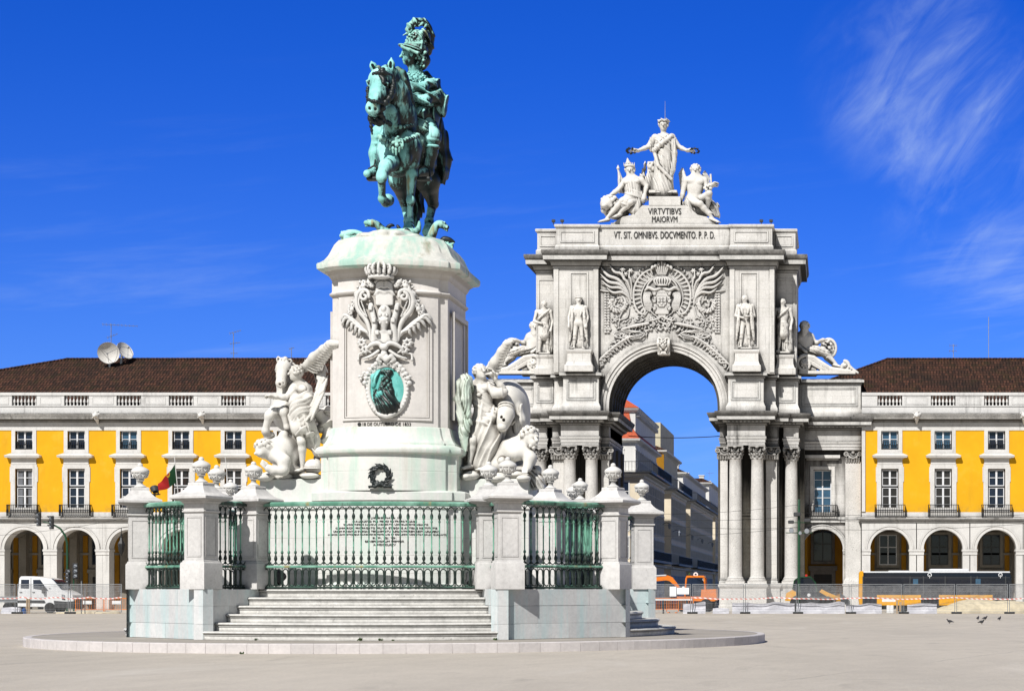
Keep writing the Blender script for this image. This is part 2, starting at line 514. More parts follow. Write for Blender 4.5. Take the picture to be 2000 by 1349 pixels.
# ------------------------------------------------------------------ materials
class NT:
 def __init__(s, name):
  s.m = bpy.data.materials.new(name); s.m.use_nodes = True
  s.t = s.m.node_tree; s.t.nodes.clear()
  s.out = s.t.nodes.new('ShaderNodeOutputMaterial')
  s.b = s.t.nodes.new('ShaderNodeBsdfPrincipled')
  s.t.links.new(s.b.outputs[0], s.out.inputs[0])
  s.geo = s.t.nodes.new('ShaderNodeNewGeometry')
  s.pos = s.geo.outputs['Position']
 def n(s, t, **kw):
  nd = s.t.nodes.new('ShaderNode' + t)
  for k, v in kw.items(): setattr(nd, k, v)
  return nd
 def l(s, a, b): s.t.links.new(a, b)
 def put(s, sock, v):
  if hasattr(v, 'is_linked'): s.l(v, sock)
  elif hasattr(v, '__len__') and len(v) == 3 and sock.type == 'RGBA': sock.default_value = (*v, 1)
  else: sock.default_value = v
 def map(s, sc, vec=None, rot=(0, 0, 0)):
  m = s.n('Mapping'); s.l(vec or s.pos, m.inputs['Vector'])
  m.inputs['Scale'].default_value = sc; m.inputs['Rotation'].default_value = rot
  return m.outputs[0]
 def noise(s, scale=1, detail=5, rough=.6, vec=None, dist=0):
  q = s.n('TexNoise'); s.l(vec or s.pos, q.inputs['Vector'])
  q.inputs['Scale'].default_value = scale; q.inputs['Detail'].default_value = detail
  q.inputs['Roughness'].default_value = rough; q.inputs['Distortion'].default_value = dist
  return q.outputs['Fac']
 def ramp(s, x, a, b, va=0.0, vb=1.0):
  q = s.n('MapRange'); s.put(q.inputs['Value'], x)
  q.inputs['From Min'].default_value = a; q.inputs['From Max'].default_value = b
  q.inputs['To Min'].default_value = va; q.inputs['To Max'].default_value = vb
  return q.outputs['Result']
 def math(s, op, a, b=0.0):
  q = s.n('Math', operation=op); s.put(q.inputs[0], a); s.put(q.inputs[1], b)
  return q.outputs[0]
 def mix(s, fac, a, b, mode='MIX'):
  q = s.n('Mix', data_type='RGBA', blend_type=mode)
  s.put(q.inputs[0], fac); s.put(q.inputs[6], a); s.put(q.inputs[7], b)
  return q.outputs[2]
 def xyz(s, v=None):
  q = s.n('SeparateXYZ'); s.l(v or s.pos, q.inputs[0]); return q.outputs
 def comb(s, x, y, z):
  q = s.n('CombineXYZ')
  for i, v in enumerate((x, y, z)): s.put(q.inputs[i], v)
  return q.outputs[0]
 def bump(s, h, strength=.3, dist=.02):
  q = s.n('Bump'); q.inputs['Strength'].default_value = strength; q.inputs['Distance'].default_value = dist
  s.l(h, q.inputs['Height']); s.l(q.outputs[0], s.b.inputs['Normal'])
 def done(s, col, rough=.8, metal=0.0, spec=.35):
  s.put(s.b.inputs['Base Color'], col); s.put(s.b.inputs['Roughness'], rough)
  s.b.inputs['Metallic'].default_value = metal
  s.b.inputs['Specular IOR Level'].default_value = spec
  return s.m
def stone(name, c1, c2, dark=(.12, .11, .10), streak=.45, grain=.12, joints=None, top=0.0, tint=None, cav=0.0, under=0.0, soot_shade=None, fade=None, pits=0.0, island=0.0, mott=1.0):
 """weathered limestone, recess and soffit shade mixed into its colour; joints = (block length, course height, axis), tint = (colour, z0, z1, amount)"""
 t = NT(name)
 big = t.noise(.55 * mott, 6, .65)
 col = t.mix(t.ramp(big, .35, .68), c1, c2)
 if joints:
  bl, ch, axn = joints
  X = t.xyz()
  v = t.comb(X[0] if axn == 'x' else X[1], X[2], 0.0)
  br = t.n('TexBrick'); t.l(v, br.inputs['Vector'])
  br.inputs['Color1'].default_value = (1, 1, 1, 1); br.inputs['Color2'].default_value = (.90, .90, .905, 1)
  br.inputs['Mortar'].default_value = (.70, .68, .66, 1)
  br.inputs['Scale'].default_value = 1; br.inputs['Mortar Size'].default_value = .012
  br.inputs['Brick Width'].default_value = bl; br.inputs['Row Height'].default_value = ch
  br.inputs['Mortar Smooth'].default_value = .4
  col = t.mix(.85, col, br.outputs['Color'], 'MULTIPLY')
 if island:
  q = t.math('MULTIPLY_ADD', t.geo.outputs['Random Per Island'], island); 
  q.node.inputs[2].default_value = 1 - island
  col = t.mix(1, col, t.comb(q, q, q), 'MULTIPLY')
 fine = t.noise(9, 6, .7)
 g = t.ramp(fine, .25, .75, 1 - grain * 1.6, 1 + grain * .5)
 col = t.mix(1, col, t.comb(g, g, g), 'MULTIPLY')
 if streak:
  st = t.noise(1, 5, .65, t.map((2.6, 2.6, .16)))
  pa = t.noise(.35, 3, .6)
  f = t.math('MULTIPLY', t.ramp(st, .54, .74), t.ramp(pa, .42, .62))
  col = t.mix(t.math('MULTIPLY', f, streak), col, dark)
 if pits:
  pt = t.noise(14, 3, .5); f = t.ramp(pt, .62, .7)
  f = t.math('MULTIPLY', f, t.ramp(t.noise(.8, 3), .4, .6))
  col = t.mix(t.math('MULTIPLY', f, pits), col, dark)
 if tint:
  tc, z0, z1, am = tint
  z = t.xyz()[2]
  f = t.math('MULTIPLY', t.ramp(z, z0, z1), t.ramp(t.noise(1, 5, .65, t.map((2.1, 2.1, .22))), .45, .62, .0, am))
  col = t.mix(f, col, tc)
 if top:
  nz = t.xyz(t.geo.outputs['Normal'])[2]
  f = t.math('MULTIPLY', t.ramp(nz, .35, .9), top)
  f = t.math('MULTIPLY', f, t.ramp(t.noise(2.5, 5, .7), .3, .6))
  col = t.mix(f, col, dark)
 if under:
  nz = t.xyz(t.geo.outputs['Normal'])[2]
  f = t.math('MULTIPLY', t.ramp(nz, -.2, -.8), under)  # downward faces painted darker, soffit shade and grime together
  col = t.mix(f, col, dark)
 if fade:      # (z clean, z black, amount): cornice shade and grime painted darker upwards, in streaks
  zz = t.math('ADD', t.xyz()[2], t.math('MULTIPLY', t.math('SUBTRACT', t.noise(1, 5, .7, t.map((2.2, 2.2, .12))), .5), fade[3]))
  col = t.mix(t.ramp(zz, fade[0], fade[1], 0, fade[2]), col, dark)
 if soot_shade:      # recess shade and black crust painted in by occlusion: (distance, amount)
  ao = t.n('AmbientOcclusion'); ao.samples = 6; ao.inputs['Distance'].default_value = soot_shade[0]
  a_ = t.math('ADD', ao.outputs['AO'], t.math('MULTIPLY', t.math('SUBTRACT', t.noise(1, 5, .65, t.map((1.4, 1.4, .5))), .5), .7))
  col = t.mix(t.ramp(a_, .80, .42, 0, soot_shade[1]), col, dark)
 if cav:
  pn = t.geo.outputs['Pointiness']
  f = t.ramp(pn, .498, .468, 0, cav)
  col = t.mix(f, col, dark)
 t.bump(fine, .25, .02)
 return t.done(col, .82, spec=.25)
M = {}
WHITE1, WHITE2 = (.70, .68, .64), (.60, .585, .56)
M['marble'] = stone('pale_marble', (.80, .785, .75), (.70, .69, .665), streak=.3, grain=.08, tint=((.46, .66, .54), 1.0, 1.2, .35), mott=.9)
M['marble_die'] = stone('pedestal_marble', (.77, .735, .70), (.66, .63, .60), dark=(.22, .19, .14), streak=.35, grain=.07, mott=1.3, under=.5, soot_shade=(.5, .5))
M['marble_green'] = stone('green_stained_marble', (.79, .78, .73), (.70, .70, .655), dark=(.26, .24, .12), streak=.7, grain=.07, tint=((.40, .66, .53), -1, 0, .50), mott=1.4)
M['cap'] = stone('copper_stained_capping', (.74, .73, .68), (.62, .63, .57), dark=(.20, .17, .07), streak=.9, grain=.12, tint=((.28, .55, .46), -1, 0, .7), mott=2.6, soot_shade=(.4, .4))
M['marble_base'] = stone('base_marble', (.80, .80, .77), (.72, .725, .70), dark=(.25, .26, .13), streak=.5, grain=.07, joints=(1.35, .53, 'x'), tint=((.55, .70, .61), -1, 0, .4), mott=1.2)
M['ashlar'] = stone('block_marble', (.76, .76, .755), (.66, .665, .67), dark=(.27, .25, .22), streak=.35, grain=.1, island=.16, tint=((.42, .66, .68), -1, 0, .42), mott=2.2, pits=.2)
M['step'] = stone('step_stone', (.78, .765, .73), (.64, .625, .59), dark=(.07, .066, .06), streak=.3, grain=.18, under=.6, top=.15, pits=.4, mott=3, soot_shade=(.09, .7))
M['pier'] = stone('pier_stone', (.74, .72, .70), (.62, .605, .59), dark=(.13, .122, .115), streak=.45, grain=.13, under=.5, mott=1.6, soot_shade=(.3, .7), pits=.25)
M['sculpt'] = stone('carved_marble', (.80, .775, .725), (.70, .675, .62), dark=(.13, .112, .092), streak=.35, grain=.06, cav=.95, mott=1.5, soot_shade=(.3, .7))
M['sculpt_green'] = stone('green_tinged_marble', (.76, .78, .71), (.66, .70, .62), dark=(.12, .13, .10), streak=.3, grain=.06, cav=1.0, tint=((.46, .64, .52), -1, 0, .6), mott=1.5, soot_shade=(.4, .85))
M['relief'] = stone('relief_marble', (.78, .765, .735), (.69, .675, .645), dark=(.12, .115, .11), streak=.2, grain=.06, cav=.9, mott=1.5, soot_shade=(.2, .6))
M['arch'] = stone('arch_limestone', (.83, .81, .775), (.66, .64, .60), dark=(.065, .06, .055), streak=.72, grain=.15, joints=(1.5, .72, 'x'), mott=.9, soot_shade=(1.0, .8))
M['arch_soot_shade'] = stone('shaded_sooty_frieze', (.72, .705, .68), (.52, .505, .48), dark=(.022, .02, .019), streak=.9, grain=.14, under=.95, mott=1.2, soot_shade=(1.8, .95))  # cornice shade painted into the frieze, with its grime
M['arch_side'] = stone('arch_limestone_shaded', (.26, .25, .235), (.14, .134, .125), dark=(.025, .023, .021), streak=.9, grain=.18, joints=(1.2, .62, 'x'), under=.9, mott=.8)  # limestone darkened for the shaded recess behind the columns
M['arch_recess_shade'] = stone('shaded_recess_limestone', (.62, .59, .51), (.46, .42, .34), dark=(.02, .018, .015), streak=.9, grain=.2, pits=.7, mott=1.5, soot_shade=(.8, .8), fade=(7.8, 10.6, .98, 5))  # column recess shade painted in, blacker towards the top
M['bay'] = stone('side_bay_limestone', (.74, .72, .69), (.60, .585, .55), dark=(.035, .03, .026), streak=.7, grain=.14, pits=.5, joints=(1.5, .72, 'x'), mott=1, soot_shade=(1.0, .85), fade=(9.6, 12.6, .88, 6))
M['vault'] = stone('shaded_vault_stone', (.11, .104, .095), (.07, .066, .06), dark=(.014, .014, .013), streak=.6, grain=.15, mott=1)  # shade of the passage put into the stone colour
M['arch_trim'] = stone('arch_moulding_stone', (.72, .71, .68), (.52, .51, .49), dark=(.03, .029, .028), streak=.85, grain=.18, top=.9, under=.95, mott=2.2, soot_shade=(1.0, .95))
M['crust'] = stone('black_crust_limestone', (.30, .29, .275), (.12, .115, .108), dark=(.02, .02, .019), streak=.95, grain=.3, mott=4, under=.9, soot_shade=(.8, .8))
M['arch_sculpt'] = stone('arch_carved_stone', (.80, .775, .73), (.68, .655, .61), dark=(.07, .066, .06), streak=.3, grain=.08, cav=1.0, mott=1.6, soot_shade=(.6, .75))
M['arms'] = stone('arms_carved_stone', (.70, .68, .65), (.58, .565, .54), dark=(.035, .033, .03), streak=.35, grain=.1, cav=1.0, mott=1.6, soot_shade=(.45, .9))
M['column'] = stone('column_limestone', (.74, .72, .69), (.61, .595, .565), dark=(.09, .083, .076), streak=.4, grain=.2, pits=.85, mott=1.3)
M['capital'] = stone('shaded_sooty_capital', (.50, .485, .46), (.30, .29, .275), dark=(.022, .021, .02), streak=.5, grain=.18, cav=1.0, under=.6, mott=3, soot_shade=(.4, .95))  # entablature shade painted into the capitals, with their grime
M['bld_stone'] = stone('facade_limestone', (.74, .725, .70), (.63, .615, .59), dark=(.14, .13, .12), streak=.55, grain=.12, mott=1.2, soot_shade=(.5, .45))
M['bld_trim'] = stone('facade_moulding_stone', (.70, .685, .66), (.52, .51, .49), dark=(.045, .043, .04), streak=.9, grain=.18, top=.75, under=.7, mott=2.2, soot_shade=(.6, .8))
M['arcade_stone'] = stone('shaded_arcade_stone', (.30, .275, .235), (.22, .20, .17), dark=(.05, .045, .04), streak=.5, mott=1)  # gloom of the arcade put into the stone colour
M['cornice_mid'] = stone('weathered_cornice_stone', (.50, .485, .46), (.27, .26, .245), dark=(.03, .029, .027), streak=.95, grain=.3, top=.8, under=.8, mott=1.6, soot_shade=(.6, .8))
M['parapet'] = stone('parapet_stone', (.78, .77, .75), (.66, .65, .635), dark=(.09, .087, .083), streak=.75, grain=.14, top=.6, mott=1.5, soot_shade=(.4, .5))
def simple(name, c, rough=.6, metal=0.0, var=.12, scale=3, spec=.4, bump=0, sc=(1, 1, 1)):
 t = NT(name)
 nz = t.ramp(t.noise(scale, 5, .65, t.map(sc)), .3, .7, 1 - var, 1 + var * .6)
 col = t.mix(1, c, t.comb(nz, nz, nz), 'MULTIPLY')
 if bump: t.bump(t.noise(scale * 3, 5), bump, .02)
 return t.done(col, rough, metal, spec)
def bronze(name, green, dark, thr=.5, spread=.12, rear=True):
 """verdigris and black patina; shade of hollows, undersides, right and rear painted in"""
 t = NT(name)
 nz = t.xyz(t.geo.outputs['Normal'])
 n1 = t.noise(1.5, 7, .66, t.map((1.6, 1.6, .45)), dist=.5)
 n2 = t.noise(6, 5, .72, t.map((2.2, 2.2, .30)))
 pn = t.ramp(t.geo.outputs['Pointiness'], .46, .525, -.40, .10)
 ex = t.math('ADD', t.math('MULTIPLY', nz[2], .16), t.math('ADD', t.math('MULTIPLY', nz[1], -.22), t.math('MULTIPLY', nz[0], -.16)))  # green towards the sun, dark away from it, painted by normal
 s_ = t.math('ADD', t.math('ADD', n1, pn), ex)
 s_ = t.math('ADD', s_, t.math('MULTIPLY', t.math('SUBTRACT', n2, .5), .75))
 if rear: s_ = t.math('ADD', s_, t.ramp(t.xyz()[1], 60.3, 61.6, 0, -.20))  # rear painted darker, its shade put into the patina
 f = t.ramp(s_, thr - spread, thr + spread)
 pale = t.mix(t.ramp(t.noise(1.7, 5), .42, .66), green, tuple(min(1, c * 1.35 + .14) for c in green))
 och = t.mix(t.ramp(t.noise(1.1, 5, .6, t.map((2, 2, .6))), .60, .68, 0, .8), pale, (.34, .28, .12))
 col = t.mix(f, dark, och)
 t.bump(n2, .2, .03)
 return t.done(col, t.ramp(f, 0, 1, .42, .75), 0.0, .5)
M['bronze'] = bronze('verdigris_bronze', (.25, .60, .57), (.008, .014, .013), .50, .10)
M['bronze_mid'] = bronze('streaked_bronze', (.26, .54, .47), (.008, .013, .012), .60, .10)
M['bronze_dark'] = bronze('dark_bronze', (.10, .30, .26), (.009, .014, .013), .86, rear=False)
M['bronze_plate'] = bronze('medallion_bronze', (.11, .46, .42), (.012, .02, .018), .40, rear=False)
M['bronze_black'] = simple('blackened_bronze', (.018, .024, .024), .45, 0, .4, 4)
def ironwork():
 t = NT('verdigris_iron')
 z = t.xyz()[2]
 nn = t.math('MULTIPLY', t.math('SUBTRACT', t.noise(2.2, 4), .5), .5)
 zz = t.math('ADD', z, nn)
 band = t.math('MULTIPLY', t.ramp(zz, 2.62, 2.85), t.ramp(zz, 3.72, 3.52))
 n = t.noise(1.6, 5, .7)
 f = t.math('MULTIPLY', band, t.ramp(n, .35, .55))
 f = t.math('MAXIMUM', f, t.math('MULTIPLY', t.ramp(t.xyz(t.geo.outputs['Normal'])[2], .3, .8), t.ramp(n, .45, .6, 0, .45)))
 col = t.mix(f, (.016, .03, .024), (.17, .42, .30))
 return t.done(col, .6, 0, .4)
M['iron'] = ironwork()
M['rail'] = bronze('green_rail_iron', (.10, .27, .19), (.016, .03, .025), .58, rear=False)
def stucco():
 t = NT('yellow_stucco')
 n = t.noise(.5, 6, .6); n2 = t.noise(1, 5, .6, t.map((1.5, 1.5, .2)))
 col = t.mix(t.ramp(n, .35, .7), (.80, .425, .016), (.73, .375, .014))
 col = t.mix(t.ramp(n2, .52, .74, 0, .45), col, (.55, .29, .025))
 col = t.mix(t.ramp(t.noise(1.1, 5, .6), .56, .70, 0, .30), col, (.84, .50, .06))
 z_ = t.xyz()[2]; dr = t.math('MULTIPLY', t.ramp(z_, 8.6, 7.85, 0, 1), t.ramp(t.noise(3, 4), .4, .65, 0, .5))
 col = t.mix(dr, col, (.35, .24, .08))
 t.bump(t.noise(8, 5), .12, .01)
 return t.done(col, .9, spec=.15)
M['stucco'] = stucco()
def tiles():
 t = NT('old_roof_tiles')
 X = t.xyz()
 v = t.comb(X[0], X[2], 0.0)
 br = t.n('TexBrick'); t.l(v, br.inputs['Vector'])
 br.inputs['Color1'].default_value = (.040, .022, .017, 1); br.inputs['Color2'].default_value = (.115, .050, .033, 1)
 br.inputs['Mortar'].default_value = (.012, .010, .009, 1); br.inputs['Scale'].default_value = 1
 br.inputs['Brick Width'].default_value = .26; br.inputs['Row Height'].default_value = .24; br.inputs['Mortar Size'].default_value = .035
 br.inputs['Mortar Smooth'].default_value = .8
 col = t.mix(t.ramp(t.noise(.9, 6, .7), .5, .68, 0, .75), br.outputs['Color'], (.040, .032, .014))
 col = t.mix(t.ramp(t.noise(.35, 5, .65), .52, .62, 0, .5), col, (.020, .016, .014))
 col = t.mix(t.ramp(t.noise(7, 2, .6), .66, .71, 0, .6), col, (.16, .075, .045))
 big = t.math('MULTIPLY', t.ramp(t.noise(3.5, 4, .7), .62, .7), t.ramp(X[0], 4, 14))
 col = t.mix(t.math('MULTIPLY', big, .6), col, (.22, .07, .035))
 sn = t.math('SINE', t.math('MULTIPLY', X[0], 24.2))
 t.bump(sn, .9, .06)
 return t.done(col, .85, spec=.2)
M['tiles'] = tiles()
M['red_tiles'] = simple('new_red_roof_tiles', (.50, .10, .04), .8, 0, .3, 6)
M['glass'] = simple('dark_window_glass', (.016, .026, .05), .06, 0, .5, .6, spec=.7)
M['glass_sky'] = simple('blue_window_glass', (.05, .12, .20), .08, 0, .3, 1.2, spec=.7)
M['glass_warm'] = simple('warm_window_glass', (.035, .032, .03), .1, 0, .5, .8, spec=.6)
M['curtain'] = simple('grey_window_blind', (.16, .17, .19), .5, 0, .15, 2)
M['joinery'] = simple('white_window_joinery', (.72, .73, .75), .5, 0, .05)
M['dark_joinery'] = simple('dark_window_joinery', (.05, .055, .06), .5, 0, .1)
M['black_iron'] = simple('black_ironwork', (.016, .017, .019), .5, 0, .2)
M['letters'] = simple('lettering_black', (.022, .022, .022), .6, 0, .3, 20)
M['letters_grey'] = simple('worn_lettering', (.07, .07, .065), .7, 0, .5, 9)
M['yellow_shade'] = simple('shaded_arcade_yellow', (.36, .17, .008), .9, 0, .15, 1)  # stucco yellow darkened to carry the arcade shade
M['door'] = simple('dark_door_wood', (.02, .018, .016), .5, 0, .2)
M['white_paint'] = simple('white_vehicle_paint', (.78, .79, .80), .3, 0, .04, spec=.5)
M['yellow_paint'] = simple('yellow_machine_paint', (.80, .38, .01), .35, 0, .1, spec=.5)
M['orange_paint'] = simple('orange_machine_paint', (.78, .20, .012), .4, 0, .15, spec=.5)
M['rubber'] = simple('black_rubber', (.02, .02, .021), .8, 0, .2)
M['grey_plastic'] = simple('dark_grey_plastic', (.05, .052, .055), .6, 0, .1)
M['steel'] = simple('galvanised_steel', (.38, .40, .42), .45, .6, .2, 8)
M['green_steel'] = simple('green_lamp_steel', (.014, .065, .03), .45, 0, .2)
M['lens'] = simple('lamp_lens', (.35, .38, .42), .15, 0, .1)
M['bus_dark'] = simple('tinted_bus_glass', (.008, .012, .022), .08, 0, .2, spec=.7)
M['orange_plastic'] = simple('orange_barrier_plastic', (.80, .22, .02), .5, 0, .08)
M['white_board'] = simple('white_sign_board', (.78, .79, .80), .5, 0, .03)
M['sheet'] = simple('grey_plastic_sheeting', (.56, .555, .60), .5, 0, .12, 1.2, bump=.1)
M['sand'] = simple('heaped_sand', (.60, .52, .37), .95, 0, .15, 2.5, bump=.5)
M['red_light'] = simple('red_lamp', (.6, .03, .02), .3)
M['wood'] = simple('timber_post', (.42, .30, .18), .8, 0, .2, 6)
M['wire'] = simple('overhead_wire', (.03, .03, .032), .6)
M['dish'] = simple('dish_white', (.72, .70, .66), .5, 0, .08)
M['leaf'] = simple('weed_green', (.05, .10, .02), .8, 0, .4, 20)
M['pigeon'] = simple('pigeon_grey', (.035, .036, .042), .7, 0, .3, 20)
M['skin'] = simple('skin', (.45, .27, .19), .6)
M['cloth_blue'] = simple('blue_workwear', (.03, .06, .16), .8)
M['street_wall'] = stone('street_plaster', (.86, .75, .57), (.74, .64, .49), streak=.35, grain=.08, mott=.8)
M['street_white'] = stone('street_white_plaster', (.80, .79, .755), (.70, .685, .655), streak=.25, grain=.06, mott=.8)
M['cream'] = stone('street_cream_plaster', (.68, .62, .45), (.58, .52, .37), streak=.2, grain=.06)
M['kerb'] = stone('pinkish_kerb_stone', (.72, .675, .665), (.62, .585, .575), dark=(.2, .18, .17), streak=.15, grain=.1, island=.14, mott=2)
def stripes():
 t = NT('red_white_tape')
 X = t.xyz()
 s_ = t.math('SINE', t.math('MULTIPLY', t.math('ADD', X[0], t.math('MULTIPLY', X[2], 1.2)), 20.0))
 col = t.mix(t.ramp(s_, -.1, .1), (.74, .71, .70), (.62, .22, .19))
 return t.done(col, .6)
M['tape'] = stripes()
def plaza():
 t = NT('plaza_surface')
 p = t.map((1, .35, 1))
 n1 = t.noise(.11, 6, .6, p); n2 = t.noise(.9, 6, .65, p); n3 = t.noise(55, 4, .75)
 col = t.mix(t.ramp(n1, .35, .68), (.575, .52, .445), (.475, .43, .37))
 g = t.ramp(n2, .3, .72, .91, 1.06)
 col = t.mix(1, col, t.comb(g, g, g), 'MULTIPLY')
 g3 = t.ramp(n3, .25, .75, .72, 1.24)
 col = t.mix(1, col, t.comb(g3, g3, g3), 'MULTIPLY')
 n4 = t.noise(13, 3, .8, t.map((1, .5, 1)))
 g4 = t.ramp(n4, .3, .7, .90, 1.08)
 col = t.mix(1, col, t.comb(g4, g4, g4), 'MULTIPLY')
 spk = t.ramp(t.noise(21, 2, .6, t.map((1, .6, 1))), .66, .72, 0, .4)
 col = t.mix(spk, col, (.20, .18, .16))
 st = t.ramp(t.noise(.8, 5, .6, t.map((1, .3, 1)), .6), .60, .74)
 col = t.mix(t.math('MULTIPLY', st, .38), col, (.24, .22, .195))
 pale = t.ramp(t.noise(.33, 5, .6, t.map((1, .25, 1)), .4), .58, .72)
 col = t.mix(t.math('MULTIPLY', pale, .35), col, (.68, .64, .575))
 # faint worn tracks and joint lines crossing the square
 X = t.xyz()
 for a, b, per, w, am in ((1.0, -.35, 13.0, .035, .22), (.12, 1.0, 9.0, .04, .22)):
  u = t.math('ADD', t.math('MULTIPLY', X[0], a), t.math('MULTIPLY', X[1], b))
  u = t.math('ADD', u, t.math('MULTIPLY', t.noise(.4, 3), .5))
  fr = t.math('FRACT', t.math('DIVIDE', u, per))
  f = t.ramp(fr, w * .22, 0, 0, 1)
  f = t.math('MULTIPLY', f, t.ramp(t.noise(.13, 3), .42, .56, 0, am * 2.4))
  col = t.mix(f, col, (.15, .14, .13))
 t.bump(n3, .15, .006)
 return t.done(col, .92, spec=.2)
M['plaza'] = plaza()
def pavement():
 t = NT('platform_paving')
 n1 = t.noise(.5, 6, .6); n3 = t.noise(40, 4, .7)
 col = t.mix(t.ramp(n1, .35, .68), (.40, .365, .32), (.33, .30, .265))
 g3 = t.ramp(n3, .25, .75, .8, 1.18)
 col = t.mix(1, col, t.comb(g3, g3, g3), 'MULTIPLY')
 t.bump(n3, .12, .006)
 return t.done(col, .9, spec=.2)
M['paving'] = pavement()
M['asphalt'] = simple('street_asphalt', (.055, .054, .052), .9, 0, .2, 3)
def flagmat():
 t = NT('flag_cloth')
 tc = t.n('TexCoord')
 g = t.xyz(tc.outputs['Generated'])
 # hoist third green, fly two thirds red, small yellow-ringed badge on the seam
 col = t.mix(t.math('GREATER_THAN', g[0], .6), (.42, .02, .02), (.012, .075, .03))
 d = t.math('ADD', t.math('POWER', t.math('MULTIPLY', t.math('SUBTRACT', g[0], .6), 1.5), 2.0), t.math('POWER', t.math('SUBTRACT', g[2], .62), 2.0))
 col = t.mix(t.math('LESS_THAN', d, .018), col, (.65, .42, .03))
 col = t.mix(t.math('LESS_THAN', d, .006), col, (.5, .05, .04))
 return t.done(col, .8)
M['flag'] = flagmat()
# ------------------------------------------------------------------ light, sky, camera
SUN_EL, SUN_AZ = R(45), R(20.5)     # azimuth: to the left of straight behind the camera
sd = Vector((-math.sin(SUN_AZ) * math.cos(SUN_EL), -math.cos(SUN_AZ) * math.cos(SUN_EL), math.sin(SUN_EL)))
la = bpy.data.lights.new('sun', 'SUN'); la.energy = 5.0; la.angle = R(.53); la.color = (1, .97, .925)
sun = bpy.data.objects.new('sun', la); COL.objects.link(sun)
sun.rotation_euler = (-sd).to_track_quat('-Z', 'Y').to_euler()
sun.location = (0, 0, 90)
w = bpy.data.worlds.new('World'); scene.world = w; w.use_nodes = True
nt = w.node_tree; nt.nodes.clear()
def wn(t, **kw):
 q = nt.nodes.new('ShaderNode' + t)
 for k, v in kw.items(): setattr(q, k, v)
 return q
sky = wn('TexSky', sky_type='NISHITA', sun_disc=False)
sky.sun_elevation = SUN_EL; sky.sun_rotation = math.atan2(sd.x, sd.y)
sky.air_density = 1.0; sky.dust_density = .15; sky.ozone_density = 3.0; sky.altitude = 900
tc = wn('TexCoord'); sx = wn('SeparateXYZ'); nt.links.new(tc.outputs['Generated'], sx.inputs[0])
def wmath(op, a, b=0.0):
 q = wn('Math', operation=op)
 for i, v in enumerate((a, b)):
  if hasattr(v, 'is_linked'): nt.links.new(v, q.inputs[i])
  else: q.inputs[i].default_value = v
 return q.outputs[0]
def wrange(v, a, b, c=0.0, d=1.0, smooth=True):
 q = wn('MapRange', interpolation_type='SMOOTHSTEP' if smooth else 'LINEAR')
 nt.links.new(v, q.inputs['Value'])
 for k, x in zip(('From Min', 'From Max', 'To Min', 'To Max'), (a, b, c, d)): q.inputs[k].default_value = x
 return q.outputs['Result']
def wmix(f, a, b, mode='MIX'):
 q = wn('Mix', data_type='RGBA', blend_type=mode)
 for i, v in ((0, f), (6, a), (7, b)):
  if hasattr(v, 'is_linked'): nt.links.new(v, q.inputs[i])
  else: q.inputs[i].default_value = v if i == 0 else (*v, 1)
 return q.outputs[2]
# deep clear blue opposite the sun, paler and hazier overhead and towards the sun
deep = wmix(1.0, sky.outputs[0], (.30, .54, 1.28), 'MULTIPLY')
deep = wmix(wrange(sx.outputs[2], .0, .30), deep, wmix(1.0, sky.outputs[0], (.058, .37, 1.32), 'MULTIPLY'))
pale = wmix(1.0, sky.outputs[0], (.40, .395, .39), 'MULTIPLY')
north = wmath('MULTIPLY', wrange(sx.outputs[1], .1, .6), wrange(sx.outputs[2], .62, .36))
skyc = wmix(north, pale, deep)
# cirrus: wisps fixed to directions in the sky
az = wmath('ARCTAN2', sx.outputs[0], sx.outputs[1]); el = wmath('ARCSINE', sx.outputs[2])
def wcloud(rot, sc, detail, dist, seed):
 cb = wn('CombineXYZ'); nt.links.new(az, cb.inputs[0]); nt.links.new(el, cb.inputs[1]); cb.inputs[2].default_value = seed
 mp = wn('Mapping', vector_type='TEXTURE'); nt.links.new(cb.outputs[0], mp.inputs['Vector'])
 mp.inputs['Rotation'].default_value = (0, 0, R(rot)); mp.inputs['Scale'].default_value = tuple(1 / v for v in sc)
 q = wn('TexNoise'); nt.links.new(mp.outputs[0], q.inputs['Vector'])
 q.inputs['Scale'].default_value = 1; q.inputs['Detail'].default_value = detail; q.inputs['Roughness'].default_value = .62; q.inputs['Distortion'].default_value = dist
 return q.outputs['Fac']
wisp = wcloud(50, (17, 46, 1), 12, .7, 3.1)
body = wcloud(40, (10, 22, 1), 4, .3, 7.7)
thin = wcloud(8, (5, 42, 1), 6, .3, 1.3)
def blob(a0, e0, ra, re):
 u = wmath('DIVIDE', wmath('SUBTRACT', az, a0), ra); v = wmath('DIVIDE', wmath('SUBTRACT', el, e0), re)
 d = wmath('ADD', wmath('MULTIPLY', u, u), wmath('MULTIPLY', v, v))
 return wrange(d, 1.0, 0.0)
def dirof(px, py): return math.atan((px - VX) / F), math.atan((VY - py) / F)
a1, e1 = dirof(1800, 160)
m1 = blob(a1, e1, .070, .060)
a1b, e1b = dirof(1920, 330)
m1b = blob(a1b, e1b, .075, .075)
a2, e2 = dirof(1960, 560)
m2 = blob(a2, e2, .06, .04)
c1 = wmath('MULTIPLY', wmath('MULTIPLY', m1, wrange(wisp, .22, .90)), wrange(body, .30, .72))
c1 = wmath('ADD', c1, wmath('MULTIPLY', wmath('MULTIPLY', m1b, wrange(wisp, .40, .80)), .42))
c2 = wmath('MULTIPLY', wmath('MULTIPLY', m2, wrange(thin, .4, .75)), .35)
c3 = wmath('MULTIPLY', wmath('MULTIPLY', wrange(thin, .5, .8), wrange(el, .28, .10)), .16)
cl = wmath('MINIMUM', wmath('ADD', wmath('MULTIPLY', c1, .52), wmath('ADD', c2, c3)), .8)
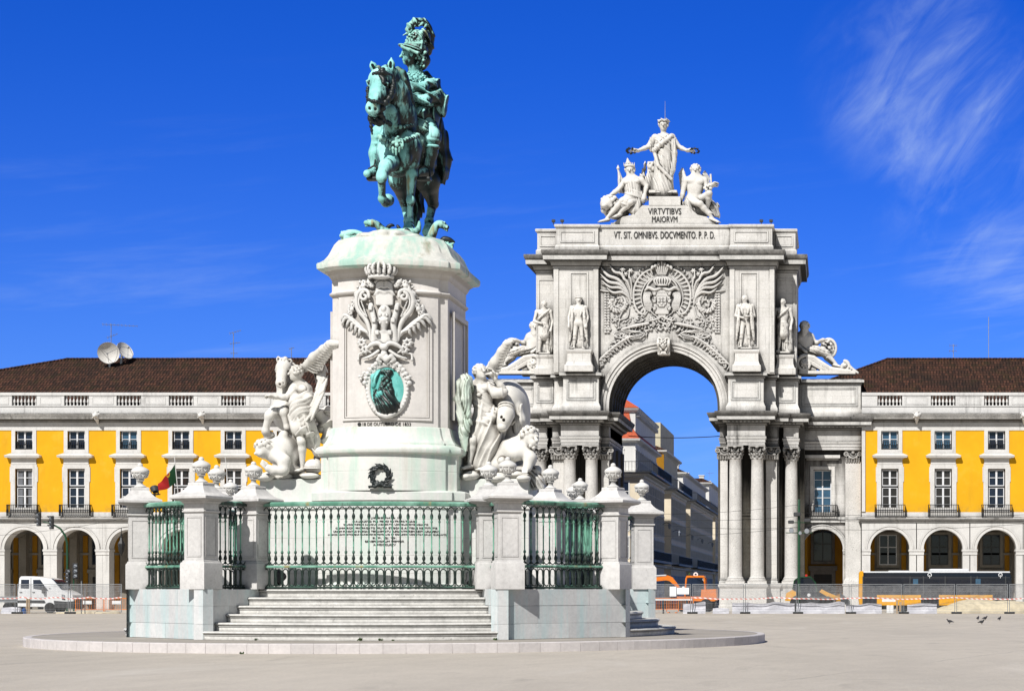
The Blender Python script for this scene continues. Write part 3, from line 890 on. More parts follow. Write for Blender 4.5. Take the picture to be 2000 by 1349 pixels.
cm = wn('Mix', data_type='RGBA'); nt.links.new(cl, cm.inputs[0]); nt.links.new(skyc, cm.inputs[6])
cm.inputs[7].default_value = (5.8, 7.2, 9.4, 1)
bg = wn('Background'); bg.inputs['Strength'].default_value = .10
nt.links.new(cm.outputs[2], bg.inputs['Color'])
wo = wn('OutputWorld'); nt.links.new(bg.outputs[0], wo.inputs[0])
cd = bpy.data.cameras.new('camera'); cam = bpy.data.objects.new('camera', cd); COL.objects.link(cam)
cam.location = (0, 0, CAMZ); cam.rotation_euler = (R(90), 0, 0)
cd.sensor_width = 36; cd.sensor_fit = 'HORIZONTAL'; cd.lens = 36 * F / 2000
cd.shift_x = (1000 - VX) / 2000; cd.shift_y = (VY - 674.5) / 2000
cd.clip_start = .5; cd.clip_end = 4000
scene.camera = cam
scene.view_settings.view_transform = 'Standard'; scene.view_settings.look = 'None'
scene.view_settings.exposure = 0; scene.view_settings.gamma = 1
scene.render.engine = 'CYCLES'
scene.cycles.max_bounces = 5; scene.cycles.diffuse_bounces = 3; scene.cycles.use_denoising = True
scene.cycles.transparent_max_bounces = 16
# ------------------------------------------------------------------ the square
g = MB()
g.add([(-1500, -60, 0), (1500, -60, 0), (1500, 2500, 0), (-1500, 2500, 0)], [(0, 1, 2, 3)])
tag(g.build('plaza_ground', M['plaza']), kind='structure')
# ------------------------------------------------------------------ monument platform, steps, corner blocks
MX, MY = AX, 60.85
ZP = .26          # platform
ZT = 1.65         # top of the stepped base
def arcpts(p, q, sag, n=20):
 """points on an arc from p to q bulging to the right of travel by sag"""
 p = np.array(p, float); q = np.array(q, float); c = q - p; l = np.linalg.norm(c); c = c / l
 nr = np.array((c[1], -c[0]))
 if sag < 1e-6: return [tuple(p), tuple(q)]
 rad = (l * l / 4 + sag * sag) / (2 * sag); ang = math.asin(min(1, l / 2 / rad))
 out = []
 for i in range(n + 1):
  a = -ang + 2 * ang * i / n
  out.append(tuple(p + c * (l / 2 + rad * math.sin(a)) + nr * (rad * math.cos(a) - (rad - sag))))
 return out
def rot2(p, k):
 x, y = p
 for _ in range(k): x, y = -y, x
 return (x, y)
pl = MB(); n = 120
pts = [(10.90 * math.cos(2 * PI * i / n), 10.90 * math.sin(2 * PI * i / n)) for i in range(n)]
pl.prism(pts, .02, ZP - .004)
plat = pl.build('platform_paving', M['paving'], loc=(MX, MY, 0))
tag(plat, kind='structure')
kb = MB()
for i in range(n):
 a0, a1 = 2 * PI * i / n + .0006, 2 * PI * (i + 1) / n - .0006
 r0, r1 = 10.91, 11.14
 vs = []
 for z, rr in ((0.0, r1), (ZP - .02, r1), (ZP, r1 - .02)):
  for a in (a0, a1):
   vs.append((rr * math.cos(a), rr * math.sin(a), z))
 for a in (a0, a1): vs.append((r0 * math.cos(a), r0 * math.sin(a), ZP))
 kb.add(vs, [(0, 1, 3, 2), (2, 3, 5, 4), (4, 5, 7, 6), (0, 2, 4, 6), (1, 7, 5, 3)])
kb.lathe([(10.92, .02), (11.128, .02), (11.128, ZP - .012), (10.92, ZP - .012)], 120)
tag(kb.build('platform_kerb', M['kerb'], loc=(MX, MY, 0)), kind='structure')
base = thing('monument_base', 'stepped white stone base with corner blocks carrying the piers and green railings', 'monument base', (MX, MY, ZP))
def lz(z): return z - ZP
OUT = [(-4.05, -7.35), (4.05, -7.35)]
IN = [(-3.2, -4.95), (3.2, -4.95)]
# raised floor inside the railings
fl = MB(); ring = []
for k in range(4):
 ring += [rot2(p, k) for p in arcpts(IN[0], IN[1], .75, 16)]
fl.prism(ring, lz(.3), lz(ZT) - .006)
fl.build('upper_floor', M['paving'], base)
# stair flights on four sides
def flight():
 s = MB()
 nst = 6
 for i in range(nst):
  t = i / (nst - 1) * .98
  p = np.array(OUT[0]) * (1 - t) + np.array(IN[0]) * t; q = np.array(OUT[1]) * (1 - t) + np.array(IN[1]) * t
  sag = .98 * (1 - t) + .75 * t
  z0 = lz(ZP + (ZT - ZP) / nst * i) - (.0 if i == 0 else .02); z1 = lz(ZP + (ZT - ZP) / nst * (i + 1))
  pth = arcpts(p, q, sag, 22)
  back = [(IN[1][0] * .9, IN[1][1] + .5), (IN[0][0] * .9, IN[0][1] + .5)]
  prof = [(-.04, z0), (-.04, z1 - .115), (-.015, z1 - .108), (-.03, z1 - .085), (.0, z1 - .07), (.018, z1 - .04), (.0, z1 - .012), (-.03, z1)]
  s.mould(pth, prof, closed=False)
  m = MB(); m.mould(pth, [(-.03, z1)], closed=False)
  s.add(m.v + [(x, y, z1) for x, y in back], [tuple(range(len(m.v) + 2))])
  # mortar joints as shallow notches are carried by the stone pattern
 return s
stm = flight().mesh('stair_flight', 40)
for k in range(4):
 link('stair_flight', stm, M['step'], base, rot=(0, 0, k * PI / 2))
# corner blocks in real courses
def block():
 b = MB(); rg = random.Random(4)
 poly = [(4.07, -7.33), (7.33, -4.07), (4.97, -3.22), (3.22, -4.97)]
 b.prism([(x * .995, y * .995) for x, y in poly], lz(ZP), lz(ZT) - .03)
 P = [(4.05, -7.35), (7.35, -4.05), (4.95, -3.2), (3.2, -4.95)]
 edges = [(P[3], P[0]), (P[0], P[1]), (P[1], P[2])]
 zs = [ZP, ZP + .43, ZP + .93, ZT]
 for ci in range(3):
  for (a, c) in edges:
   a = np.array(a); c = np.array(c); L = np.linalg.norm(c - a); d = (c - a) / L; nr = np.array((d[1], -d[0]))
   x = 0; first = rg.uniform(.7, 1.6)
   while x < L - .05:
    ln = first if x == 0 else rg.uniform(.95, 1.75)
    e = min(L, x + ln)
    if L - e < .4: e = L
    x0, x1 = x + (.003 if x > 0 else 0), e - (.003 if e < L else 0)
    z0, z1 = lz(zs[ci]) + .003, lz(zs[ci + 1]) - .003
    o = rg.uniform(-.004, .004)
    vs = []
    for z, i_ in ((z0, .006), (z0 + .006, 0), (z1 - .006, 0), (z1, .006)):
     for xx, s_ in ((x0, 1), (x1, -1)):
      q = a + d * (xx + s_ * (.0 if xx in (0, L) else .0)) + nr * (o - i_)
      vs.append((q[0], q[1], z))
    for xx in (x0, x1):
     for z in (z0, z1):
      q = a + d * xx - nr * .3
      vs.append((q[0], q[1], z))
    b.add(vs, [(0, 1, 3, 2), (2, 3, 5, 4), (4, 5, 7, 6), (6, 7, 11, 9), (0, 2, 4, 6, 9, 8), (1, 10, 11, 7, 5, 3), (0, 8, 10, 1)])
    x = e
 b.prism([(4.06, -7.34), (7.34, -4.06), (4.96, -3.21), (3.21, -4.96)], lz(ZT) - .03, lz(ZT))
 return b
bm_ = block().mesh('corner_block')
for k in range(4):
 link('corner_block', bm_, M['ashlar'], base, rot=(0, 0, k * PI / 2))
# ------------------------------------------------------------------ piers with urns
def sq(prof):       # square pier body from (half width, z)
 m = MB()
 path = [(-.001, -.001), (.001, -.001), (.001, .001), (-.001, .001)]
 return m.mould(path, [(w_ - .001, z) for w_, z in prof])
def pier_meshes():
 out = {}
 out['plinth'] = sq([(.40, 0), (.40, .70), (.385, .735), (.36, .75), (.355, .78), (.335, .80)]).mesh('plinth')
 m = sq([(.318, .795), (.318, 2.1), (.36, 2.13), (.365, 2.16), (.33, 2.19), (.325, 2.36)])
 for k in range(4):
  Mx = Matrix.Rotation(k * PI / 2, 4, 'Z')
  for a in ((-.24, -.215, .9, 2.0), (.215, .24, .9, 2.0), (-.215, .215, .9, .925), (-.215, .215, 1.975, 2.0)):
   m.box(a[0], a[1], -.333, -.31, a[2], a[3], Mx)
 out['shaft'] = m.mesh('shaft')
 out['cap'] = sq([(.325, 2.355), (.36, 2.38), (.38, 2.42), (.48, 2.45), (.55, 2.47), (.60, 2.5), (.605, 2.56), (.58, 2.59), (.50, 2.62), (.40, 2.68), (.32, 2.76), (.27, 2.83), (.25, 2.86), (.25, 2.93), (.23, 2.95)]).mesh('cap')
 prof = [(.0, 2.95), (.17, 2.95), (.175, 2.98), (.14, 3.0), (.09, 3.04), (.065, 3.09), (.07, 3.13), (.11, 3.15), (.12, 3.17), (.10, 3.19), (.14, 3.23), (.2, 3.30), (.225, 3.37), (.225, 3.39), (.0, 3.39)]
 u = MB().lathe(prof, 16)
 for k in range(8):       # scalloped swags round the bowl
  a = 2 * PI * k / 8; b_ = a + PI / 8
  u.tube([(.2 * math.cos(a), .2 * math.sin(a), 3.37), (.215 * math.cos(b_), .215 * math.sin(b_), 3.27), (.2 * math.cos(a + PI / 4), .2 * math.sin(a + PI / 4), 3.37)], .022, 5)
  u.tube([(.222 * math.cos(a), .222 * math.sin(a), 3.39), (.2 * math.cos(a), .2 * math.sin(a), 3.3), (.15 * math.cos(a), .15 * math.sin(a), 3.22)], [.03, .025, .012], 5)
 out['urn'] = u.mesh('urn', 50)
 out['lid'] = MB().lathe([(.0, 3.38), (.245, 3.38), (.255, 3.41), (.25, 3.45), (.215, 3.49), (.15, 3.53), (.09, 3.56), (.07, 3.58), (.075, 3.61), (.06, 3.64), (.03, 3.665), (.0, 3.67)], 16).mesh('lid', 50)
 return out
PM = pier_meshes()
def pier(pos, rz, label):
 t = thing('stone_pier', label, 'pier', (MX + pos[0], MY + pos[1], ZT), rz, 'urn topped piers of the monument railing')
 link('plinth', PM['plinth'], M['pier'], t); link('shaft', PM['shaft'], M['pier'], t); link('cap', PM['cap'], M['pier'], t)
 u = link('urn', PM['urn'], M['relief'], t); link('lid', PM['lid'], M['relief'], u)
FA = math.atan2(.85, 2.4)
C1, B1 = (3.38, -4.93), (4.25, -6.88)
E1 = (6.88, -4.25)
side = ['front', 'right', 'rear', 'left']
plab = {
 ('C', 0, -1): 'urn topped pier at the left end of the front railing above the steps',
 ('C', 0, 1): 'urn topped pier at the right end of the front railing, half behind the corner pier',
 ('B', 0, -1): 'urn topped pier on the front corner of the left block',
 ('B', 0, 1): 'urn topped pier on the front corner of the right block',
 ('C', 1, -1): 'urn topped pier behind the right front railing panel, in front of the dark twin columns',
 ('C', 1, 1): 'small urn topped pier further back on the right, between the railing and arch columns',
 ('B', 1, -1): 'urn topped pier on the right end of the right front block',
 ('B', 1, 1): 'lower right rear pier with urn standing against the street in the arch',
 ('C', 2, -1): 'rear pier with urn at the right of the back stairs, mostly hidden',
 ('C', 2, 1): 'rear pier with urn at the left of the back stairs, hidden by the pedestal',
 ('B', 2, -1): 'rear pier whose urn shows small between two nearer urns on the right',
 ('B', 2, 1): 'rear left pier whose urn shows small behind the left corner pier',
 ('C', 3, -1): 'left side pier with urn further back behind the left railing',
 ('C', 3, 1): 'left side pier with urn just behind the large front left corner pier',
 ('B', 3, -1): 'rear left pier half hidden behind the leftmost pier',
 ('B', 3, 1): 'leftmost urn topped pier on the end of the left block',
}
for k in range(4):
 for s_ in (-1, 1):
  # a flank carries an inner pier C and an outer pier B, both turned with the flank
  pier(rot2((s_ * C1[0], C1[1]), k), k * PI / 2 + s_ * FA, plab[('C', k, s_)])
  pier(rot2((s_ * B1[0], B1[1]), k), k * PI / 2 + s_ * FA, plab[('B', k, s_)])
# ------------------------------------------------------------------ railings
bal = MB().lathe([(.012, .70), (.034, .72), (.034, .74), (.017, .77), (.02, .80), (.042, .83), (.05, .87), (.042, .91), (.022, .97), (.018, 1.0), (.036, 1.02), (.04, 1.05), (.034, 1.08), (.018, 1.1),
 (.019, 1.4), (.021, 1.75), (.02, 1.88), (.034, 1.9), (.036, 1.93), (.02, 1.95), (.024, 1.98), (.044, 2.02), (.048, 2.07), (.04, 2.11), (.018, 2.16), (.016, 2.2), (.03, 2.22), (.03, 2.25), (.014, 2.27), (.014, 2.33)], 7).mesh('baluster', 60)
def resample(path, sp):
 P = [np.array(p, float) for p in path]
 L = [0]
 for i in range(1, len(P)): L.append(L[-1] + np.linalg.norm(P[i] - P[i - 1]))
 n = max(2, round(L[-1] / sp)); out = []
 for j in range(n + 1):
  d = L[-1] * j / n; i = 1
  while i < len(P) - 1 and L[i] < d: i += 1
  t = (d - L[i - 1]) / (L[i] - L[i - 1]); out.append(P[i - 1] * (1 - t) + P[i] * t)
 return out
def railing(path, label, group='railing panels between the piers'):
 c = np.mean(np.array(path), 0)
 t = thing('iron_railing', label, 'railing', (MX + c[0], MY + c[1], ZT), 0, group)
 path = [(p[0] - c[0], p[1] - c[1]) for p in path]
 q = resample(path, .216)
 def off(o):
  m = MB(); m.mould(path, [(o, 0)], closed=False); return [(v[0], v[1]) for v in m.v]
 def bar(w, prof, name, mt):
  a = off(w); b = off(-w)[::-1]
  m = MB(); m.mould([(x, y) for x, y in a + b], prof); m.build(name, mt, t)
 bar(.05, [(0, 2.36), (.015, 2.37), (.03, 2.41), (.035, 2.45), (.015, 2.47), (-.02, 2.49)], 'top_rail', M['rail'])
 bar(.04, [(-.02, .60), (.01, .61), (.02, .63), (.015, .665), (-.02, .68)], 'middle_rail', M['rail'])
 bar(.035, [(0, .015), (.01, .03), (.01, .06), (-.01, .075)], 'bottom_rail', M['iron'])
 lo = MB(); up = MB()
 for i in range(len(q) - 1):
  a, b = q[i], q[i + 1]; m = (a + b) / 2; d = (b - a)
  pts = []
  for j in range(14):
   an = 2 * PI * j / 14
   x = .40 * math.cos(an); z = math.sin(an)
   z = .335 + (.135 if z > 0 else -.135) * (1 if abs(z) > .2 else 0) + .105 * z
   pts.append((m[0] + d[0] * x, m[1] + d[1] * x, z))
  lo.tube(pts, .019, 5, closed=True)
  up.tube([(a[0] * (1 - u) + b[0] * u, a[1] * (1 - u) + b[1] * u, 2.22 + .12 * math.sin(PI * u)) for u in np.linspace(0.03, .97, 7)], .015, 5)
  lo.tube([(a[0] * (1 - u) + b[0] * u, a[1] * (1 - u) + b[1] * u, .80 - .1 * math.sin(PI * u)) for u in np.linspace(0.03, .97, 7)], .015, 5)
 for p in q:
  lo.lathe([(.014, .06), (.026, .1), (.014, .14), (.014, .30), (.032, .325), (.032, .345), (.014, .37), (.014, .6)], 5, (p[0], p[1], 0))
  lo.lathe([(.02, -.002), (.03, .02), (.0, .04)], 5, (p[0], p[1], 0))
 lo.build('ring_band', M['iron'], t, 60); up.build('arch_band', M['iron'], t, 60)
 for p in q[1:-1]:
  link('baluster', bal, M['iron'], t, loc=(p[0], p[1], 0))
rl = {0: 'long bowed green iron railing above the front steps', 1: 'bowed green railing above the right hand steps, seen on edge', 2: 'bowed railing on the rear of the monument, behind the pedestal', 3: 'bowed green railing above the left hand steps, behind the left panel'}
fl_ = {(0, -1): 'short dark railing between the two piers left of the front steps', (0, 1): 'sliver of green railing between the two piers right of the front steps',
 (1, -1): 'short railing on the right side behind the right front panel', (1, 1): 'short railing at the rear right pier, seen edge on', (2, -1): 'short railing right of the rear steps', (2, 1): 'short railing left of the rear steps',
 (3, -1): 'short railing at the rear of the left steps', (3, 1): 'short railing behind the front left panel'}
ch_ = {0: 'green railing panel on the right front corner block', 1: 'railing panel on the right rear corner block', 2: 'railing panel on the left rear corner block', 3: 'pale green railing panel on the left front corner block'}
for k in range(4):
 railing([rot2(p, k) for p in arcpts((-3.08, -5.0), (3.08, -5.0), .66, 20)], rl[k])
 for s_ in (-1, 1):
  a = np.array((s_ * C1[0], C1[1])); b = np.array((s_ * B1[0], B1[1])); d = unit(b - a)
  p = [tuple(a + d * .34), tuple(b - d * .34)]
  if s_ < 0: p = p[::-1]
  railing([rot2(x, k) for x in p], fl_[(k, s_)])
 a = np.array(B1); b = np.array(E1); d = unit(b - a)
 railing([rot2(tuple(a + d * .36), k), rot2(tuple(b - d * .36), k)], ch_[k])
# ------------------------------------------------------------------ pedestal
PX, PY = AX + .085, 59.35
ped = thing('pedestal', 'tall white bow fronted pedestal with carved crown, arms and oval bronze portrait', 'pedestal', (PX, PY, ZT))
def pz(z): return z - ZT
def bowpath(w, half, sagf, sagb, notch=.14, sd=.30):
 """plan of the pedestal: bowed front and back, splayed corner strips"""
 fr = arcpts((-w + sd, -half - .02), (w - sd, -half - .02), sagf, 18)
 bk = arcpts((w - sd, half + .02), (-w + sd, half + .02), sagb, 14)
 pth = fr + [(w - sd + .03, -half + .1), (w, -half + .22), (w, half - .22), (w - sd + .03, half - .1)]
 pth += bk + [(-w + sd - .03, half - .1), (-w, half - .22), (-w, -half + .22), (-w + sd - .03, -half + .1)]
 return pth
BOW = bowpath(1.715, 1.62, .42, 1.25, sd=.24)
def bowy(x):        # y of the bowed front at x
 w_, s_ = 1.5, .42
 rad = (w_ * w_ + s_ * s_) / (2 * s_)
 x = np.clip(x, -1.5, 1.5)
 return -1.64 - (np.sqrt(rad * rad - x * x) - (rad - s_))
def pm(prof, name, mt, path=BOW):
 return MB().mould(path, [(o, pz(z)) for o, z in prof]).build(name, mt, ped, 38)
# low front wall with the dedication and the wings that carry the groups
lowp = bowpath(2.12, 1.75, .38, 1.2, sd=.32)
pm([(0, ZT - .01), (.08, ZT), (.08, 1.78), (.0, 1.82), (0, 4.0), (.05, 4.05), (.05, 4.2)], 'lower_die', M['marble_base'], lowp)
wg = MB()
wg.box(-4.05, -1.9, -.92, 1.0, pz(ZT), pz(4.02)); wg.box(1.9, 4.05, -.92, 1.0, pz(ZT), pz(4.02))
halves(wg, 'wing_wall', M['marble_base'], ped)
wt = MB()
for a, b in ((-4.05, -1.9), (1.9, 4.05)):
 wt.mould([(a, -.92), (b, -.92), (b, 1.0), (a, 1.0)], [(0, pz(4.02)), (.06, pz(4.06)), (.06, pz(4.2)), (.0, pz(4.24)), (-.02, pz(4.3)), (-.02, pz(4.93)), (-.1, pz(4.97))])
halves(wt, 'wing_plinth', M['marble'], ped)
pm([(.0, 4.19), (.10, 4.22), (.16, 4.27), (.16, 4.5), (.12, 4.54), (.0, 4.56)], 'ledge', M['marble'], lowp)
pm([(.30, 4.55), (.30, 5.10), (.295, 5.105), (.295, 5.12), (.30, 5.125), (.30, 5.60), (.34, 5.62), (.42, 5.66), (.45, 5.73), (.44, 5.80), (.38, 5.86), (.30, 5.89), (.24, 5.9), (.24, 5.96)], 'base_block', M['marble_green'])
pm([(.235, 5.95), (.19, 6.0), (.15, 6.08), (.10, 6.2), (.07, 6.34), (.05, 6.42), (.02, 6.44)], 'foot_moulding', M['marble_green'])
pm([(0, 6.43), (0, 10.30), (.03, 10.33)], 'die', M['marble_die'])
pm([(.02, 10.32), (.07, 10.36), (.085, 10.42), (.03, 10.46), (.015, 10.5), (.015, 10.82), (.05, 10.86), (.09, 10.93), (.12, 11.0), (.20, 11.05), (.22, 11.08)], 'frieze', M['marble_die'])
pm([(.20, 11.07), (.36, 11.10), (.41, 11.14), (.42, 11.27), (.40, 11.31), (.33, 11.34), (.22, 11.42), (.12, 11.55), (.04, 11.72), (-.04, 11.90), (-.12, 12.0), (-.16, 12.05), (-.45, 12.15)], 'cornice', M['cap'])
# raised panel frame on the bow and on the flanks
fr = MB()
def bowbar(x0, x1, z0, z1, t=.035, nn=16):
 xs = np.linspace(x0, x1, max(2, int((x1 - x0) / .18) + 1))
 vs = []; fs = []
 for x in xs:
  y = float(bowy(x))
  vs += [(x, y + .02, pz(z0)), (x, y - t, pz(z0)), (x, y - t, pz(z1)), (x, y + .02, pz(z1))]
 for i in range(len(xs) - 1):
  for k in range(4): fs.append((i * 4 + k, i * 4 + (k + 1) % 4, i * 4 + 4 + (k + 1) % 4, i * 4 + 4 + k))
 q = (len(xs) - 1) * 4
 fs += [(0, 3, 2, 1), (q, q + 1, q + 2, q + 3)]
 fr.add(vs, fs)
for ins, wd, t in ((0.0, .07, .045), (.09, .035, .03)):
 x0 = 1.33 - ins
 bowbar(-x0, x0, 6.62 + ins, 6.62 + ins + wd, t)
 bowbar(-x0, -x0 + wd, 6.62 + ins + wd, 9.55 - ins, t); bowbar(x0 - wd, x0, 6.62 + ins + wd, 9.55 - ins, t)
 bowbar(-x0, -.9, 9.55 - ins, 9.55 - ins + wd, t); bowbar(.9, x0, 9.55 - ins, 9.55 - ins + wd, t)
fr.build('panel_frame', M['marble_die'], ped)
for sgn in (-1, 1):
 fr = MB()
 for a, b, z0, z1 in ((-1.1, 1.1, 6.7, 6.8), (-1.1, 1.1, 9.8, 9.95), (-1.1, -1.0, 6.8, 9.8), (1.0, 1.1, 6.8, 9.8)):
  fr.box(sgn * 1.86 if sgn < 0 else 1.78, sgn * 1.78 if sgn < 0 else 1.86, a, b, pz(z0), pz(z1))
 fr.build('panel_frame', M['marble_die'], ped)
# rocky mound under the hooves
S = SDF(.05); rg = random.Random(5)
S.ell((-.08, .35, 11.95), (1.38, 2.2, .50), k=.2)
for x_, y_ in ((.12, .55), (.36, 2.7), (-.2, 2.7)): S.ell((x_, y_, 12.42), (.45, .4, .22), k=.2)
for i in range(46):
 a = rg.uniform(0, 2 * PI); q = math.sqrt(rg.random())
 x, y = -.08 + 1.25 * q * math.cos(a), .35 + 1.95 * q * math.sin(a)
 S.ell((x, y, 11.95 + .45 * math.sqrt(max(0, 1 - q * q * .85))), (rg.uniform(.15, .35), rg.uniform(.15, .4), rg.uniform(.06, .16)), k=.08)
S.build('rocky_mound', M['cap'], ped, (0, 0, ZT))
# inscriptions
def bow_text(body, width, height, z, name, yfun, mt, x=0.0):
 V, fs = text_mesh(body, width, height, .02)
 V = V.copy(); V[:, 0] += x; V[:, 1] += yfun(V[:, 0]) - .012; V[:, 2] += pz(z)
 me = bpy.data.meshes.new(name); me.from_pydata([tuple(v) for v in V], [], fs); me.update()
 return link(name, me, mt, ped)
dt_ = bow_text('18 DE OUTUBRO DE 1833', 1.42, .095, 6.46, 'date_inscription', lambda x: bowy(x) + .008, M['letters'], .03)
dot = MB(); c_ = float(bowy(-.78)) - .0
dot.tube([(-.78, c_ - .03, pz(6.507)), (-.78, c_ + .05, pz(6.507))], .055, 12)
dot.build('inscription_stud', M['letters'], ped)
def lowy(x):
 w_, s_ = 1.8, .38
 rad = (w_ * w_ + s_ * s_) / (2 * s_); x = np.clip(x, -1.8, 1.8)
 return -1.77 - (np.sqrt(rad * rad - x * x) - (rad - s_))
lines = [('JOSEPHO I', .8), ('AUGUSTO PIO FELICI PATRI PATRIAE', 1.75), ('QUOD REGIIS JURIBUS ADSERTIS LEGIBUS EMENDATIS', 2.5), ('COMMERCIO PROPAGATO MILITIA ET BONIS ARTIBUS RESTITUTIS', 3.0),
 ('URBEM FUNDITUS EVERSAM TERRAEMOTU ELEGANTIOREM RESTAURAVERIT', 3.15), ('AUSPICE ADMINISTRO EJUS MARCHIONE POMBALIO ET COLLEGIO NEGOTIATORUM CURANTE', 3.5), ('S. P. Q. O.', .7), ('BENEFICIORUM MEMOR', 1.15), ('A. MDCCLXXV', .65)]
for i, (tx, wd) in enumerate(lines):
 bow_text(tx, wd, .052, 3.72 - i * .098, 'dedication_line', lowy, M['letters_grey'])
# dark bronze wreath with ribbon on the base block
S = SDF(.017)
cx, cz = -.06, 4.98; cy = float(bowy(0)) - .36
for i in range(44):
 a = 2 * PI * i / 44; rr = .25 + .06 * ((i * 7) % 5 - 2) / 2
 p = np.array((cx + rr * math.cos(a), cy - .03 * (i % 2), cz + rr * math.sin(a)))
 d = np.array((math.cos(a + 1.2), -.25, math.sin(a + 1.2)))
 S.cone(p, p + d * .11, .035, .012, k=.015)
S.torus((cx, cy, cz), .25, .045, k=.02)
for s_ in (-1, 1):
 S.chain([(cx, cy - .04, cz - .25), (cx + s_ * .14, cy - .03, cz - .33), (cx + s_ * .32, cy - .01, cz - .33)], [.04, .045, .035], k=.02)
 S.cone((cx + s_ * .2, cy - .02, cz - .31), (cx + s_ * .33, cy, cz - .37), .03, .02)
S.build('bronze_wreath', M['bronze_black'], ped, (0, 0, ZT))
# carved arms with crown, garlands, scrolls
def bow_warp(V):
 V = V.copy(); V[:, 1] += bowy(V[:, 0]); return V
def fromzoom(zx, zy):      # carving laid out from the middle of the bow
 return ((zx - 398) / 3.855 / 66.7, 1.65 + (1150 - (490 + zy / 3.855)) / 66.7)
S = SDF(.016)
def pt(zx, zy, d=-.08):
 x, z = fromzoom(zx, zy); return np.array((x, d, z))
for s_ in (-1, 1):
 q = lambda zx, zy, d=-.08: pt(398 + s_ * (zx - 398), zy, d)
 rg = random.Random(8)
 # great S scroll, inner bead, curled eye
 S.curve([q(548 + (10 + 2.1 * i) * math.cos(4.7 - i * .55), 336 + (10 + 2.1 * i) * math.sin(4.7 - i * .55), -.20) for i in range(12)], [.03, .05], k=.012)
 S.curve([q(512, 340, -.18), q(520, 300, -.18), q(560, 285, -.18), q(603, 315, -.17), q(613, 380, -.16), q(592, 445, -.15), q(548, 495, -.13), q(522, 545, -.12), q(508, 605, -.1), q(500, 665, -.09)], [.045, .06, .07, .065, .045], k=.015)
 S.curve([q(585, 330, -.2), q(592, 385, -.2), q(570, 440, -.18), q(530, 492, -.16)], .028, k=.008)
 for j in range(9): S.ell(q(572 - j * 5.5, 372 + j * 14, -.19), .028, k=.006)
 # flank of the shield with castles
 S.curve([q(500, 400, -.12), q(485, 470, -.13), q(468, 540, -.13), q(476, 610, -.12), q(482, 680, -.1)], [.075, .085, .075], k=.02)
 for zx, zy in ((498, 430), (470, 522), (446, 615)):
  S.box(q(zx, zy, -.23), (.038, .02, .03), k=.006)
  for o in (-8, 0, 8): S.box(q(zx + o, zy - 13, -.23), (.009, .018, .018), k=.004)
 # roses, fruit and leaves
 for j in range(16):
  t = j / 15; zx = 500 + 195 * t - 30 * t * t + rg.uniform(-16, 16); zy = 232 + 215 * t * t + rg.uniform(-20, 20); c = q(zx, zy, -.14)
  if j % 3 == 2: S.ell(c, .075, k=.02)
  else:
   S.ell(c, .04, k=.01)
   for m_ in range(6): a = m_ * 1.05 + j; S.leaf(q(zx, zy, -.1), q(zx + 22 * math.cos(a), zy + 22 * math.sin(a), -.15), .04, .028, lift=.03)
 for j in range(44):
  t = rg.random(); zx = 495 + 205 * t - 30 * t * t + rg.uniform(-35, 30); zy = 235 + 240 * t * t + rg.uniform(-38, 38); a = rg.uniform(0, 6.28)
  S.leaf(q(zx, zy, -.03), q(zx + 30 * math.cos(a), zy + 30 * math.sin(a), -.11), .042, .03, lift=.04)
 for j in range(9): S.ell(q(668 + rg.uniform(-20, 20), 395 + j * 12, -.1), rg.uniform(.035, .055), k=.01)
 # palm leaves sweeping out and over
 for j, (ex, ey, hx, hy) in enumerate(((740, 545, 690, 488), (745, 512, 700, 470), (665, 590, 640, 535), (632, 612, 610, 560), (600, 632, 580, 585), (700, 560, 660, 512))):
  S.curve([q(508, 640 - j * 3, -.06), q((508 + hx) / 2 - 8, (640 + hy) / 2 - 12, -.13), q(hx, hy, -.17), q(ex - 12, ey - 24, -.15), q(ex, ey, -.08)], [.03, .05, .055, .045, .012], k=.006)
  S.curve([q(514, 640 - j * 3, -.1), q((514 + hx) / 2 - 6, (640 + hy) / 2 - 10, -.19), q(hx - 4, hy + 3, -.23)], [.014, .018, .01], k=.004)
 # acanthus, mask ribbons, tassels below
 for cx_, cy_ in ((572, 682), (545, 735)):
  for j in range(7): a = j * .9; S.leaf(q(cx_, cy_, -.06), q(cx_ + 42 * math.cos(a), cy_ + 40 * math.sin(a), -.1), .05, .035, lift=.05)
 S.curve([q(402, 725, -.15), q(440, 690, -.19), q(492, 700, -.17), q(535, 735, -.13), q(498, 758, -.1)], [.05, .065, .06, .04, .02], k=.015)
 S.curve([q(440, 745, -.12), q(500, 785, -.12), q(565, 800, -.09)], [.045, .05, .02], k=.012)
 S.curve([q(560, 760, -.08), q(595, 765, -.08), q(602, 790, -.09)], [.02, .03, .03], k=.01); S.ell(q(602, 805, -.09), (.04, .04, .06), k=.01)
 for j in range(14):
  zx, zy = 425 + j * 12.5, 822 + j * 9.5; a = j * 2.1; S.leaf(q(zx, zy, -.06), q(zx + 28 * math.cos(a), zy + 26 * math.sin(a), -.13), .045, .03, lift=.03); S.ell(q(zx, zy, -.1), .035, k=.008)
 for o in (0, 16, 32): S.curve([q(398, 235 + o, -.09), q(425, 228 + o, -.14), q(450, 248 + o, -.12), q(432, 268 + o, -.1)], [.03, .035, .02], k=.008)
 S.curve([q(398, 300, -.1), q(440, 292, -.12), q(478, 325, -.1)], [.04, .035, .02], k=.01)
S.box(pt(398, 300, -.02), (.22, .06, .36), rad=.04, k=.06)
S.ell(pt(398, 470, -.08), (.21, .14, .28), k=.04); S.cone(pt(398, 520, -.1), pt(398, 590, -.1), .17, .06, k=.06)
S.ell(pt(398, 430, -.2), (.07, .05, .09), k=.02)
for a in range(3):
 for b in range(3):
  S.ell(pt(398 + (a - 1) * 26 , 480 + b * 28, -.215), (.035, .03, .04), k=.01)
